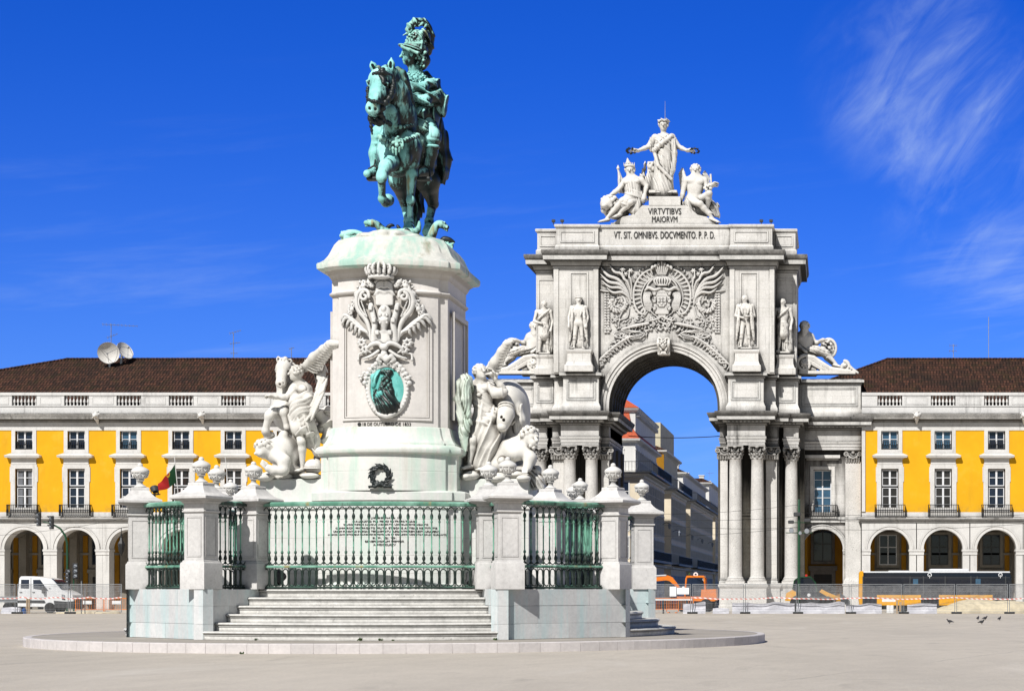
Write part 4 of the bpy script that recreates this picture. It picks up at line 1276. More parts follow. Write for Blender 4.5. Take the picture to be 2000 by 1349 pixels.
S.box(pt(398, 640, -.04), (.28, .07, .16), rad=.03, k=.05)
S.ell(pt(398, 720, -.16), (.12, .1, .1), k=.05); S.ell(pt(398, 770, -.12), (.1, .1, .13), k=.04)
arms = S.build('coat_of_arms', M['relief'], ped, (0, 0, ZT), warp=bow_warp)
S = SDF(.018)          # crown
cxz = pt(378, 182, -.2)
S.torus(cxz + np.array((0, 0, -.05)), .34, .05, np.array(((1, 0, 0), (0, 0, 1), (0, 1, 0))), k=.02, sc=(1, .75))
S.ell(cxz + np.array((0, 0, -.02)), (.30, .22, .09), k=.02)
S.ell(cxz + np.array((0, 0, .17)), (.17, .13, .15), k=.02)
for i in range(9):
 a = PI * i / 8
 dx, dy = math.cos(a), -math.sin(a) * .75
 b = cxz + np.array((dx * .36, dy * .36, .02))
 S.curve([b, cxz + np.array((dx * .46, dy * .44, .14)), cxz + np.array((dx * .42, dy * .40, .28)), cxz + np.array((dx * .22, dy * .22, .37)), cxz + np.array((0, -.02, .38))], [.03, .04, .035, .03], k=.008)
 for j in range(4):
  S.ell(cxz + np.array((dx * (.40 - .02 * j), dy * (.43 - .02 * j), .06 + .075 * j)), .036, k=.006)
 S.leaf(b, b + np.array((dx * .1, dy * .1, .16)), .05, .03)
 S.ell(b + np.array((dx * .05, dy * .05, .04)), .045, k=.01)
S.ell(cxz + np.array((0, -.02, .42)), .075, k=.02); S.ell(cxz + np.array((0, -.02, .51)), .05, k=.02)
S.build('crown', M['relief'], ped, (0, 0, ZT), warp=bow_warp)
# oval portrait medallion
mc = pt(415, 1035, -.03)
S = SDF(.02)
S.torus(mc, .56, .085, k=.03, sc=(1.0, 1.32))
for i in range(40):
 a = 2 * PI * i / 40
 S.ell(mc + np.array((.60 * math.cos(a), -.07, .76 * math.sin(a))), (.04, .035, .04), k=.02)
for s_ in (-1, 1):
 for i in range(7):
  a = PI / 2 + s_ * (.3 + i * .17)
  S.ell(mc + np.array((.68 * math.cos(a), -.08, .86 * math.sin(a) - .02)), .07, k=.03)
 S.chain([mc + np.array((s_ * .02, -.13, .86)), mc + np.array((s_ * .16, -.15, .96)), mc + np.array((s_ * .24, -.13, .86)), mc + np.array((s_ * .15, -.13, .8))], [.06, .07, .055, .04], k=.03)
 S.curve([mc + np.array((0, -.12, -.80)), mc + np.array((s_ * .14, -.14, -.76)), mc + np.array((s_ * .26, -.1, -.70))], [.06, .06, .03], k=.02)
S.ell(mc + np.array((0, -.12, .9)), (.09, .08, .14), k=.03); S.ell(mc + np.array((0, -.12, -.77)), (.10, .07, .09), k=.02)
mf = S.build('medallion_frame', M['relief'], ped, (0, 0, ZT), warp=bow_warp)
S = SDF(.016)
S.ell(mc + np.array((0, .0, 0)), (.54, .07, .72), k=.02)
S.build('medallion_plate', M['bronze_plate'], mf, (0, 0, ZT), warp=bow_warp)
S = SDF(.014)
hd = mc + np.array((-.02, -.06, .14))
S.ell(hd, (.11, .1, .15), k=.03); S.cone(hd + np.array((-.02, -.08, .04)), hd + np.array((-.03, -.13, -.03)), .02, .03, k=.02)
S.curls(hd + np.array((0, .0, .05)), (.15, .08, .2), 26, .05, 4)
for s_ in (-1, 1):
 S.chain([hd + np.array((s_ * .12, -.03, 0)), hd + np.array((s_ * .17, -.03, -.18)), hd + np.array((s_ * .2, -.03, -.34))], [.06, .07, .05], k=.03, disp=folds((0, 0, 1), 60, .008))
S.cone(mc + np.array((0, -.03, -.02)), mc + np.array((.02, -.02, -.45)), .14, .3, k=.06, disp=folds((1, 0, .5), 26, .016), flat=((0, 1, 0), 1.25))
S.chain([mc + np.array((-.34, -.03, -.05)), mc + np.array((-.3, -.05, -.3)), mc + np.array((0, -.06, -.5)), mc + np.array((.33, -.04, -.42))], [.08, .1, .1, .07], k=.05, disp=folds((1, 0, -.6), 34, .014))
S.chain([hd + np.array((.02, 0, .2)), hd + np.array((.12, 0, .36)), hd + np.array((-.1, 0, .38))], [.1, .09, .08], k=.04, disp=folds((1, 0, 1), 40, .012))
S.build('portrait_bust', M['bronze_dark'], mf, (0, 0, ZT), warp=bow_warp)
S = SDF(.014)
S.chain([mc + np.array((-.40, -.04, .1)), mc + np.array((-.36, -.05, .35)), mc + np.array((-.22, -.05, .52))], [.08, .11, .07], k=.05, disp=folds((1, 0, -.3), 40, .014))
S.chain([mc + np.array((-.34, -.05, -.32)), mc + np.array((-.18, -.08, -.14)), mc + np.array((-.02, -.09, -.3))], [.08, .11, .08], k=.05, disp=folds((1, 0, .6), 40, .014))
S.build('portrait_drapery', M['bronze_plate'], mf, (0, 0, ZT), warp=bow_warp)
# ------------------------------------------------------------------ triumphal arch (axis AX, front of the twin columns at Y = 152)
AY = 152.0
arch = thing('triumphal_arch', 'pale stone triumphal arch with columns, carved arms and inscribed attic closing the square', 'triumphal arch', (AX, AY, 0))
RA, ZS = 4.36, 16.05
def mir(path):          # mirror a plan path left-right keeping its sense of travel
 return [(-x, y) for x, y in path][::-1]
def both(fn):
 for s_ in (1, -1): fn(s_)
# ---- masonry of the piers
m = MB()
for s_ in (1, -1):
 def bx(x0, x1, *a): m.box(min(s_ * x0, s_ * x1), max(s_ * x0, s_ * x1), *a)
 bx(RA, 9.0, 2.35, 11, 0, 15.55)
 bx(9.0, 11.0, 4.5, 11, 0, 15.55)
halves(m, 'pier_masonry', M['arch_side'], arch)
# lighter facing of the pier fronts: pilasters behind the columns, jamb strips
m = MB()
for s_ in (1, -1):
 def bx(x0, x1, *a): m.box(min(s_ * x0, s_ * x1), max(s_ * x0, s_ * x1), *a)
 bx(4.40, 4.98, 1.55, 2.36, 2.5, 12.0)
 bx(8.0, 8.85, 2.0, 2.36, 2.5, 12.0)
halves(m, 'pilaster', M['arch'], arch)
m = MB()
for s_ in (1, -1):
 def bx(x0, x1, *a): m.box(min(s_ * x0, s_ * x1), max(s_ * x0, s_ * x1), *a)
 bx(5.15, 6.1, 2.15, 2.345, 2.5, 12.9); bx(6.85, 7.85, 2.15, 2.345, 2.5, 12.9)
 bx(6.15, 6.8, 2.28, 2.345, 2.5, 12.9)
 bx(9.4, 10.55, 4.3, 4.495, 2.5, 12.9)
 bx(8.9, 9.2, 3.4, 4.495, 2.5, 12.9); bx(9.25, 9.38, 4.4, 4.495, 2.5, 12.9); bx(10.6, 11.0, 4.4, 4.495, 2.5, 12.9)
 for zz in (7.25, 7.5): bx(6.1, 6.84, 2.2, 2.279, zz, zz + .12)
halves(m, 'rear_pilaster', M['arch_recess_shade'], arch)
# ---- side bays
BAYX, BY = 12.45, 5.8
def bay(s_):
 m = MB()
 x0, x1 = (11.0, 15.6) if s_ > 0 else (-15.6, -11.0)
 m.archwall(x0, x1, 0, 7.6, s_ * BAYX, 1.65, 4.87, BY, BY + 1.2, 18)
 cx = s_ * BAYX
 m.box(x0, cx - .72, BY, BY + 1.2, 7.6, 12.93); m.box(cx + .72, x1, BY, BY + 1.2, 7.6, 12.93)
 m.box(cx - .72, cx + .72, BY, BY + 1.2, 11.3, 12.93)
 m.box(x0, x1, BY + .02, 11, 12.93, 15.5)
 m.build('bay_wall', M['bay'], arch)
 t = MB(); t.ring(cx, 4.87, 1.66, 1.95, BY - .08, BY - .001, 22); t.ring(cx, 4.87, 1.95, 2.03, BY - .13, BY - .001, 22)
 for q in (-1, 1):
  a, b = sorted((cx + q * 1.62, cx + q * 2.05)); t.box(a, b, BY - .1, BY + 1.2, 4.72, 4.868)
  t.box(a + .03, b - .03, BY - .06, BY - .001, 4.5, 4.72)
 t.box(x0, x1, BY - .22, BY - .001, 7.05, 7.3); t.box(x0, x1, BY - .3, BY - .001, 7.3, 7.5)
 t.build('bay_moulding', M['arch_trim'], arch)
 w = MB(); w.frame(cx - 1.0, cx + 1.0, 7.62, 11.6, .27, BY - .07, BY - .001)
 w.box(cx - 1.3, cx + 1.3, BY - .15, BY - .001, 12.1, 12.25); w.box(cx - 1.42, cx + 1.42, BY - .4, BY - .001, 12.25, 12.5)
 w.build('window_surround', M['arch'], arch)
 r = MB(); r.box(x0, x1, 10.6, 11, 0, 7.4); r.box(x0, x0 + .2, BY + 1.2, 10.6, 0, 7.4); r.box(x1 - .2, x1, BY + 1.2, 10.6, 0, 7.4); r.box(x0 + .2, x1 - .2, BY + 1.2, 10.6, 7.2, 7.6)
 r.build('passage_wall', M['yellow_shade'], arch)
 r = MB(); r.frame(cx - 1.05, cx + 1.05, 0, 3.2, .3, 10.4, 10.599); r.box(cx - 1.2, cx + 1.2, 10.3, 10.599, 3.2, 3.6); r.frame(cx - 1.0, cx + 1.0, 3.75, 6.8, .22, 10.4, 10.599); r.build('passage_surround', M['arch_side'], arch)
 r = MB(); r.box(cx - .75, cx + .75, 10.5, 10.59, 0, 2.9); r.build('passage_door', M['door'], arch)
 r = MB(); r.frame(cx - .78, cx + .78, 3.97, 6.58, .07, 10.4, 10.46); r.box(cx - .04, cx + .04, 10.4, 10.46, 4.04, 6.51); r.box(cx - .71, cx - .04, 10.41, 10.46, 5.4, 5.47); r.box(cx + .04, cx + .71, 10.41, 10.46, 5.4, 5.47)
 q_ = r.build('passage_window', M['dark_joinery'], arch)
 r = MB(); r.box(cx - .77, cx + .77, 10.47, 10.5, 3.98, 6.57); r.build('pane', M['glass'], q_)
 # window joinery with panes, balcony in front
 j = MB(); j.frame(cx - .72, cx + .72, 7.62, 11.3, .08, BY + .3, BY + .38)
 j.box(cx - .05, cx + .05, BY + .29, BY + .37, 7.7, 11.22); j.box(cx - .64, cx - .05, BY + .3, BY + .37, 9.72, 9.86); j.box(cx + .05, cx + .64, BY + .3, BY + .37, 9.72, 9.86)
 for z in (8.4, 9.05, 10.5):
  j.box(cx - .64, cx - .05, BY + .31, BY + .36, z, z + .045); j.box(cx + .05, cx + .64, BY + .31, BY + .36, z, z + .045)
 jw = j.build('window', M['joinery'], arch)
 p = MB(); p.box(cx - .7, cx + .7, BY + .36, BY + .4, 7.64, 11.28); p.build('pane', M['glass_sky'], jw)
 balcony_mesh(cx, BY, 7.52, 2.4, .55, .95).build('balcony_railing', M['black_iron'], arch, 60)
 # pilaster at the outer end
 x0, x1 = sorted((s_ * 14.3, s_ * 15.55))
 q = MB(); q.box(x0, x1, BY - .24, BY - .001, 2.5, 11.95)
 q.mould([(x0 + .12, BY - .25), (x1 - .12, BY - .25), (x1 - .12, BY - .05), (x0 + .12, BY - .05)], [(.3, 0), (.3, 1.9), (.36, 1.95), (.36, 2.1), (.28, 2.15), (.28, 2.25), (.22, 2.35), (.14, 2.5)])
 q.build('end_pilaster', M['column'], arch)
 link('pilaster_capital', PCAP, M['capital'], arch, loc=(s_ * 14.92, BY - .12, 11.93))
def balcony_mesh(cx, y, z, w, d, h):
 b = MB(); x0, x1 = cx - w / 2, cx + w / 2; y0 = y - d
 for zz in (z + .03, z + h - .06):
  b.box(x0, x1, y0, y0 + .045, zz, zz + .05); b.box(x0, x0 + .045, y0 + .045, y, zz, zz + .05); b.box(x1 - .045, x1, y0 + .045, y, zz, zz + .05)
 n = int(w / .14)
 prof = [(.022, .08), (.022, .3), (.045, .36), (.03, .44), (.042, .5), (.022, .58), (.022, h - .06)]
 for i in range(n + 1): b.lathe(prof, 5, (x0 + .022 + (w - .045) * i / n, y0 + .022, z))
 for i in range(1, 4):
  for x in (x0 + .022, x1 - .022): b.lathe(prof, 5, (x, y0 + d * i / 4, z))
 return b
# ---- columns
def col_meshes():
 sh = [(.0, 2.56)] + [(.60 - .0 * i, 2.56) for i in (0,)] + [(.56, 2.62)]
 for i in range(13):
  t = i / 12; sh.append((.535 - .075 * t ** 1.8, 2.68 + 9.15 * t))
 sh += [(.49, 11.86), (.51, 11.9), (.49, 11.94), (.0, 11.94)]
 shaft = MB().lathe(sh, 26).mesh('shaft', 50)
 b = MB().lathe([(.0, 2.29), (.66, 2.29), (.71, 2.33), (.70, 2.4), (.62, 2.44), (.60, 2.47), (.64, 2.5), (.63, 2.55), (.57, 2.58), (.0, 2.58)], 26)
 b.box(-.74, .74, -.74, .74, 2.13, 2.291)
 base_ = b.mesh('column_base', 40)
 # composite capital: bell, two rows of leaves, four corner volutes, abacus
 S = SDF(.035)
 S.cone((0, 0, 0), (0, 0, .6), .42, .50, k=.02)
 for row, (z0, z1, r0, r1, n_) in enumerate(((.0, .30, .47, .62, 8), (.22, .52, .49, .66, 8))):
  for i in range(n_):
   a = 2 * PI * (i + .5 * row) / n_; c, s2 = math.cos(a), math.sin(a)
   S.chain([(r0 * c, r0 * s2, z0), ((r0 + .02) * c, (r0 + .02) * s2, z1 - .08), (r1 * c, r1 * s2, z1)], [.085, .09, .06], k=.02, flat=((c, s2, 0), 1.4))
 for i in range(4):
  a = PI / 4 + i * PI / 2; c, s2 = math.cos(a), math.sin(a)
  S.torus((.74 * c, .74 * s2, .68), .12, .07, np.array(((c, s2, 0), (-s2, c, 0), (0, 0, 1))), k=.02)
  S.ell((.74 * c, .74 * s2, .68), .07, k=.02)
  S.chain([(.45 * c, .45 * s2, .62), (.6 * c, .6 * s2, .80)], [.09, .08], k=.03)
  a2 = i * PI / 2
  S.ell((.62 * math.cos(a2), .62 * math.sin(a2), .80), (.13, .13, .1), k=.03)
 for i in range(12):
  a = 2 * PI * i / 12; S.ell((.54 * math.cos(a), .54 * math.sin(a), .66), .075, k=.02)
 S.box((0, 0, .90), (.62, .62, .03), rad=.04, k=.02)
 return shaft, base_, S.mesh('capital')
SHAFT, CBASE, CAPM = col_meshes()
S = SDF(.04)
S.box((0, 0, .45), (.60, .12, .45), k=.02)
for s_ in (-1, 1):
 S.torus((s_ * .55, -.18, .64), .15, .075, k=.03); S.ell((s_ * .55, -.18, .64), .07, k=.02)
 for i in range(3): S.chain([(s_ * (.1 + .2 * i), -.12, 0), (s_ * (.12 + .2 * i), -.17, .25), (s_ * (.14 + .2 * i), -.28, .34)], [.09, .1, .06], k=.02)
S.chain([(-.4, -.17, .55), (-.2, -.2, .35), (0, -.22, .28), (.2, -.2, .35), (.4, -.17, .55)], [.07, .09, .1, .09, .07], k=.03)
S.ell((0, -.2, .75), (.15, .1, .13), k=.03)
S.box((0, -.05, .92), (.66, .22, .03), k=.01)
PCAP = S.mesh('pilaster_capital')
def column(x, y, rz=0):
 t = link('column', SHAFT, M['column'], arch, loc=(x, y, 0))
 link('column_base', CBASE, M['column'], t)
 link('capital', CAPM, M['capital'], t, loc=(0, 0, 11.93))
for s_ in (1, -1):
 for x, y in ((5.64, .62), (7.36, .62), (9.98, 2.85)): column(s_ * x, y)
 link('pilaster_capital', PCAP, M['capital'], arch, loc=(s_ * 8.4, 1.95, 11.93))
 link('pilaster_capital', PCAP, M['capital'], arch, loc=(s_ * 4.75, 1.62, 11.93))
# stylobates under the columns
m = MB()
SB = [(0, 0), (0, .35), (-.05, .4), (-.07, 1.7), (0, 1.8), (.06, 1.9), (.06, 2.02), (-.02, 2.06), (-.03, 2.13)]
for s_ in (1, -1):
 p = [(4.28, 11.0), (4.28, 1.4), (4.85, 1.4), (4.85, -.18), (8.15, -.18), (8.15, 1.8), (9.15, 1.8), (9.15, 2.0), (10.8, 2.0), (10.8, 5.0), (11.0, 5.7), (11.0, 11.0)]
 m.mould(p if s_ > 0 else mir(p), SB)
halves(m, 'stylobate', M['column'], arch)
m = MB()
for s_ in (1, -1):
 for x0, x1, y0, y1 in ((4.4, 4.98, 1.52, 2.4), (8.0, 8.85, 1.95, 2.4), (6.2, 6.8, 2.2, 2.4), (9.3, 10.6, 4.2, 4.55)):
  a, b = sorted((s_ * x0, s_ * x1)); MB().mould([(a, y0), (b, y0), (b, y1), (a, y1)], [(.08, 2.12), (.08, 2.25), (.02, 2.35), (.05, 2.45), (.0, 2.52)]).build('pilaster_base', M['arch_trim'], arch)
# ---- entablature of the columns
FP = [(RA, 11), (RA, 1.5), (5.02, 1.5), (5.02, .12), (7.98, .12), (7.98, 2.0), (8.9, 2.0), (8.9, 3.6), (9.38, 3.6), (9.38, 2.32), (10.56, 2.32), (10.56, 5.0), (11.2, 5.3), (15.6, 5.3), (15.6, 11)]
CP = [(RA, 11), (RA, 1.5), (5.05, 1.5), (5.05, .12), (7.98, .12), (7.98, 2.05), (9.0, 2.05), (9.0, 2.34), (10.56, 2.34), (10.56, 5.3), (15.6, 5.3), (15.6, 11)]
fz = MB(); cn = MB(); cr = MB()
for s_ in (1, -1):
 f_ = FP if s_ > 0 else mir(FP); c_ = CP if s_ > 0 else mir(CP)
 fz.mould(f_, [(-.02, 12.9), (-.02, 13.12), (.02, 13.13), (.02, 13.34), (.06, 13.37), (.06, 13.45), (.1, 13.52), (.1, 13.58), (.0, 13.62), (.0, 14.5)])
 cn.mould(c_, [(.0, 14.45), (.06, 14.5), (.12, 14.6), (.30, 14.66), (.36, 14.74), (.38, 14.82), (.78, 14.86), (.80, 15.12), (.5, 15.121)])
 cr.mould(c_, [(.5, 15.122), (.82, 15.124), (.86, 15.16), (.93, 15.34), (.97, 15.42), (.97, 15.5), (.5, 15.56), (-.1, 15.62)])
 for x0, x1, y0 in ((5.1, 7.9, .0), (9.45, 10.5, 2.2), (11.3, 15.5, 5.2)):   # dentils
  k = int((x1 - x0) / .3)
  for i in range(k):
   a = x0 + (x1 - x0) * i / k; b = a + .16
   aa, bb = sorted((s_ * a, s_ * b)); cn.box(aa, bb, y0 - .32, y0 + .1, 14.66, 14.80)
halves(fz, 'frieze', M['arch_soot_shade'], arch); halves(cn, 'cornice', M['arch_trim'], arch); halves(cr, 'cornice_top', M['crust'], arch)
# ---- pedestal band above
m = MB(); tr = MB(); pf = MB()
BP = [(5.0, 11), (5.0, 1.3), (5.08, 1.3), (5.08, .5), (7.85, .5), (7.85, 2.0), (8.75, 2.0), (8.75, 2.75), (10.5, 2.75), (10.5, 5.55), (15.55, 5.55), (15.55, 11)]
for s_ in (1, -1):
 p = BP if s_ > 0 else mir(BP)
 m.mould(p, [(.16, 15.58), (.16, 15.95), (.1, 16.05), (.04, 16.2), (0, 16.3), (0, 18.2)])
 tr.mould(p, [(.0, 18.18), (.06, 18.22), (.1, 18.3), (.26, 18.36), (.28, 18.5), (.24, 18.56), (.0, 18.66)])
 for x0, x1, y in ((5.3, 7.6, .5), (8.95, 10.3, 2.75), (10.8, 15.3, 5.55)):
  pf = MB(); a, b = sorted((s_ * x0, s_ * x1)); pf.frame(a, b, 16.45, 18.02, .12, y - .05, y - .001)
  pf.frame(a + .18, b - .18, 16.63, 17.84, .06, y - .03, y - .001); pf.build('panel_frame', M['arch_trim'], arch)
halves(m, 'pedestal_band', M['arch'], arch); halves(tr, 'pedestal_cap', M['arch_trim'], arch)
# ---- vault wall with the great opening
m = MB(); m.archwall(-5.15, 5.15, 15.56, 27.3, 0, RA, ZS, 1.5, 11.0, 40)
m.build('arch_wall', M['arch'], arch, 20)
# dark lining: shade of the vault and passage put into its colour
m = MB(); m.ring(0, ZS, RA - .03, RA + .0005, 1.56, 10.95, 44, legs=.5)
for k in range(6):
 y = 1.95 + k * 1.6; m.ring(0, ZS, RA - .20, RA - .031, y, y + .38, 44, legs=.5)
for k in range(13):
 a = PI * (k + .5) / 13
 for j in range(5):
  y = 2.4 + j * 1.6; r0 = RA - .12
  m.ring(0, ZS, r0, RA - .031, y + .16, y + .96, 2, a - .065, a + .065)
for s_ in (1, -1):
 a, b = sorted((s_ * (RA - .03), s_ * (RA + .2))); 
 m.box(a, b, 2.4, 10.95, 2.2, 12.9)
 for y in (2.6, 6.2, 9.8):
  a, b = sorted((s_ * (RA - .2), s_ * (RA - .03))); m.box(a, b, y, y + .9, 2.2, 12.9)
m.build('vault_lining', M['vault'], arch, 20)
m = MB()
for r0, r1, y in ((RA + .01, RA + .27, 1.36), (RA + .27, RA + .52, 1.28), (RA + .52, RA + .66, 1.18), (RA + .66, RA + .76, 1.26)):
 m.ring(0, ZS, r0, r1, y, 1.499, 44, legs=.45)
m.build('archivolt', M['arch'], arch, 20)
S = SDF(.04)
S.box((0, 1.15, 20.7), (.44, .3, .62), rad=.04, k=.03)
for s_ in (-1, 1):
 S.curve([(s_ * .36, .75, 21.25), (s_ * .42, .55, 20.9), (s_ * .34, .75, 20.45), (s_ * .25, .85, 20.12)], [.10, .12, .1, .07], k=.02)
 S.torus((s_ * .3, .62, 21.15), .16, .08, k=.02); S.leaf((s_ * .1, .7, 20.2), (s_ * .3, .5, 20.6), .1, .05, lift=.05)
S.ell((0, .62, 20.75), (.24, .2, .3), k=.04); S.ell((0, .42, 20.72), (.06, .08, .1), k=.03); S.ell((0, .45, 20.58), (.1, .05, .04), k=.02)
for sx in (-.1, .1): S.ell((sx, .42, 20.82), (.06, .06, .04), k=.01, op='-')
S.curls((0, .62, 20.88), (.28, .18, .28), 26, .08, 3)
for i in range(5): S.leaf((0, .75, 20.35), ((i - 2) * .13, .55, 20.02), .07, .05, lift=.05)
S.build('keystone', M['arch_sculpt'], arch)
# upper storey blocks either side, stepped
m = MB()
for s_ in (1, -1):
 def bx(x0, x1, *a): m.box(min(s_ * x0, s_ * x1), max(s_ * x0, s_ * x1), *a)
 bx(5.15, 8.7, 1.12, 11, 18.6, 27.3)
 bx(8.7, 10.4, 3.3, 10.9, 18.6, 27.3)
halves(m, 'upper_block', M['arch'], arch)
m = MB()
for s_ in (1, -1):
 x0, x1 = sorted((s_ * 5.95, s_ * 7.45)); m.frame(x0, x1, 20.6, 26.6, .13, 1.06, 1.119); m.frame(x0 + .2, x1 - .2, 20.8, 26.4, .06, 1.09, 1.119)
 m.box(*sorted((s_ * 5.17, s_ * 5.55)), 1.05, 1.119, 18.7, 26.9); m.box(*sorted((s_ * 8.3, s_ * 8.68)), 1.05, 1.119, 18.7, 26.9)
 x0, x1 = sorted((s_ * 8.85, s_ * 10.25)); m.frame(x0, x1, 20.6, 26.4, .12, 3.24, 3.299)
halves(m, 'upper_panel', M['arch'], arch)
# upper cornice
UP = [(-10.4, 11), (-10.4, 3.3), (-8.7, 3.3), (-8.7, 1.12), (-5.15, 1.12), (-5.15, 1.5), (5.15, 1.5), (5.15, 1.12), (8.7, 1.12), (8.7, 3.3), (10.4, 3.3), (10.4, 11)]
m = MB(); m.mould(UP, [(.0, 26.85), (.05, 26.88), (.06, 27.0), (.16, 27.1), (.2, 27.28), (.3, 27.4), (.72, 27.46), (.74, 27.80), (.4, 27.801)])
m.build('upper_cornice', M['arch_trim'], arch)
m = MB(); m.mould(UP, [(.4, 27.802), (.76, 27.804), (.80, 27.84), (.86, 28.0), (.88, 28.14), (.84, 28.22), (.1, 28.32)]); m.build('cornice_top', M['crust'], arch)
AT = [(-10.3, 10.8), (-10.3, 3.25), (-8.5, 3.25), (-8.5, 1.3), (-5.2, 1.3), (-5.2, 1.5), (5.2, 1.5), (5.2, 1.3), (8.5, 1.3), (8.5, 3.25), (10.3, 3.25), (10.3, 10.8)]
m = MB(); m.mould(AT, [(.1, 28.2), (.1, 28.62), (.05, 28.7), (0, 28.75), (0, 30.05), (.05, 30.08), (.14, 30.16), (.16, 30.3), (.1, 30.36), (-.2, 30.4)])
for s_ in (1, -1):
 m.frame(*sorted((s_ * 5.5, s_ * 8.2)), 28.95, 29.85, .1, 1.24, 1.299)
 m.frame(*sorted((s_ * 8.75, s_ * 10.1)), 28.95, 29.85, .1, 3.19, 3.249)
m.build('attic', M['arch'], arch)
# stepped plinth for the crowning group
m = MB()
m.prism([(-4.25, 1.7), (4.25, 1.7), (4.25, 5), (-4.25, 5)], 30.38, 30.55)
m.add([(x, y, z) for y in (1.75, 5) for x, z in ((-4.1, 30.55), (4.1, 30.55), (3.3, 31.05), (2.6, 31.2), (1.75, 31.95), (-1.75, 31.95), (-2.6, 31.2), (-3.3, 31.05))],
      [tuple(range(8)), tuple(range(15, 7, -1))] + [(i, 8 + i, 8 + (i + 1) % 8, (i + 1) % 8) for i in range(8)])
m.box(-1.25, 1.25, 1.72, 4, 31.95, 32.65)
m.build('crowning_plinth', M['arch'], arch)
def arch_text(body, w_, h_, x, y, z, nm, mt):
 V, fs = text_mesh(body, w_, h_, .04); V = V + np.array((x, y, z))
 me = bpy.data.meshes.new(nm); me.from_pydata([tuple(v) for v in V], [], fs); me.update(); link(nm, me, mt, arch)
arch_text('VIRTVTIBVS', 2.62, .5, 0, 1.73, 31.22, 'inscription', M['letters'])
arch_text('MAIORVM', 2.0, .48, 0, 1.73, 30.60, 'inscription', M['letters'])
arch_text('VT. SIT. OMNIBVS. DOCVMENTO. P. P. D.', 7.95, .56, 0, 1.47, 29.27, 'inscription', M['letters'])
# pedestals of the four standing figures
m = MB()
for s_ in (1, -1):
 for x, y, z in ((6.55, .85, 20.35), (9.5, 2.7, 20.2)):
  c = s_ * x; w_ = .95 if x < 7 else .68
  m.mould([(c - .01, y - .01), (c + .01, y - .01), (c + .01, y + .01), (c - .01, y + .01)], [(w_ + .15, 18.64), (w_ + .15, 19.1), (w_ + .05, 19.2), (w_ - .04, 19.5), (w_ - .06, z - .3), (w_ + .02, z - .2), (w_ + .04, z - .05), (w_, z)])
halves(m, 'figure_pedestal', M['arch'], arch)
# scrolled volutes that carry the reclining figures
def volute(s_):
 S = SDF(.06)
 def w2(zx, zy, d=0): 
  p = at(1480 + zx / 2.108, 600 + zy / 2.108, AY + 5.75); return np.array((s_ * (p[0] - AX), 5.75 + d, p[2]))
 def spiral(cx, cy, r0, turns, rr, dirn):
  pts = []
  for i in range(int(turns * 14) + 1):
   t = i / (turns * 14); a = dirn * turns * 2 * PI * t
   q = r0 * (1 - .85 * t); pts.append(w2(cx + q * math.sin(a), cy - q * math.cos(a)))
  S.chain(pts, [rr * (1 - .4 * i / len(pts)) for i in range(len(pts))], k=.04)
  for d in (.35, .7): S.chain([p + np.array((0, d, 0)) for p in pts], rr, k=.05)
  S.ell(w2(cx, cy), (.2, .3, .2), k=.05)
 spiral(192, 233, 34, 1.6, .17, -1); spiral(358, 240, 20, 1.4, .13, 1)
 for o, rr in ((0, .16), (14, .12), (28, .12), (40, .1)):
  pts = [w2(192 + 10, 200 + o * .4), w2(230, 206 + o * .8), w2(262, 228 + o * .7), w2(300, 252 + o * .35), w2(340, 258 + o * .2), w2(378, 262 + o * .12)]
  S.chain(pts, rr, k=.04)
  for d in (.35, .7): S.chain([p + np.array((0, d, 0)) for p in pts], rr, k=.05)
 S.chain([w2(360, 222), w2(385, 250), w2(412, 270)], [.12, .13, .1], k=.04)
 S.box(w2(285, 268, .4), (2.3, .5, .12), k=.05); S.box(w2(200, 255, .5), (.8, .4, .5), k=.1)
 for k in range(7):
  a = k * .9; S.ell(w2(192 + 12 * math.cos(a), 235 + 12 * math.sin(a), -.12), .1, k=.03)
 S.build('scroll_volute', M['arch_sculpt'], arch)
volute(1); volute(-1)
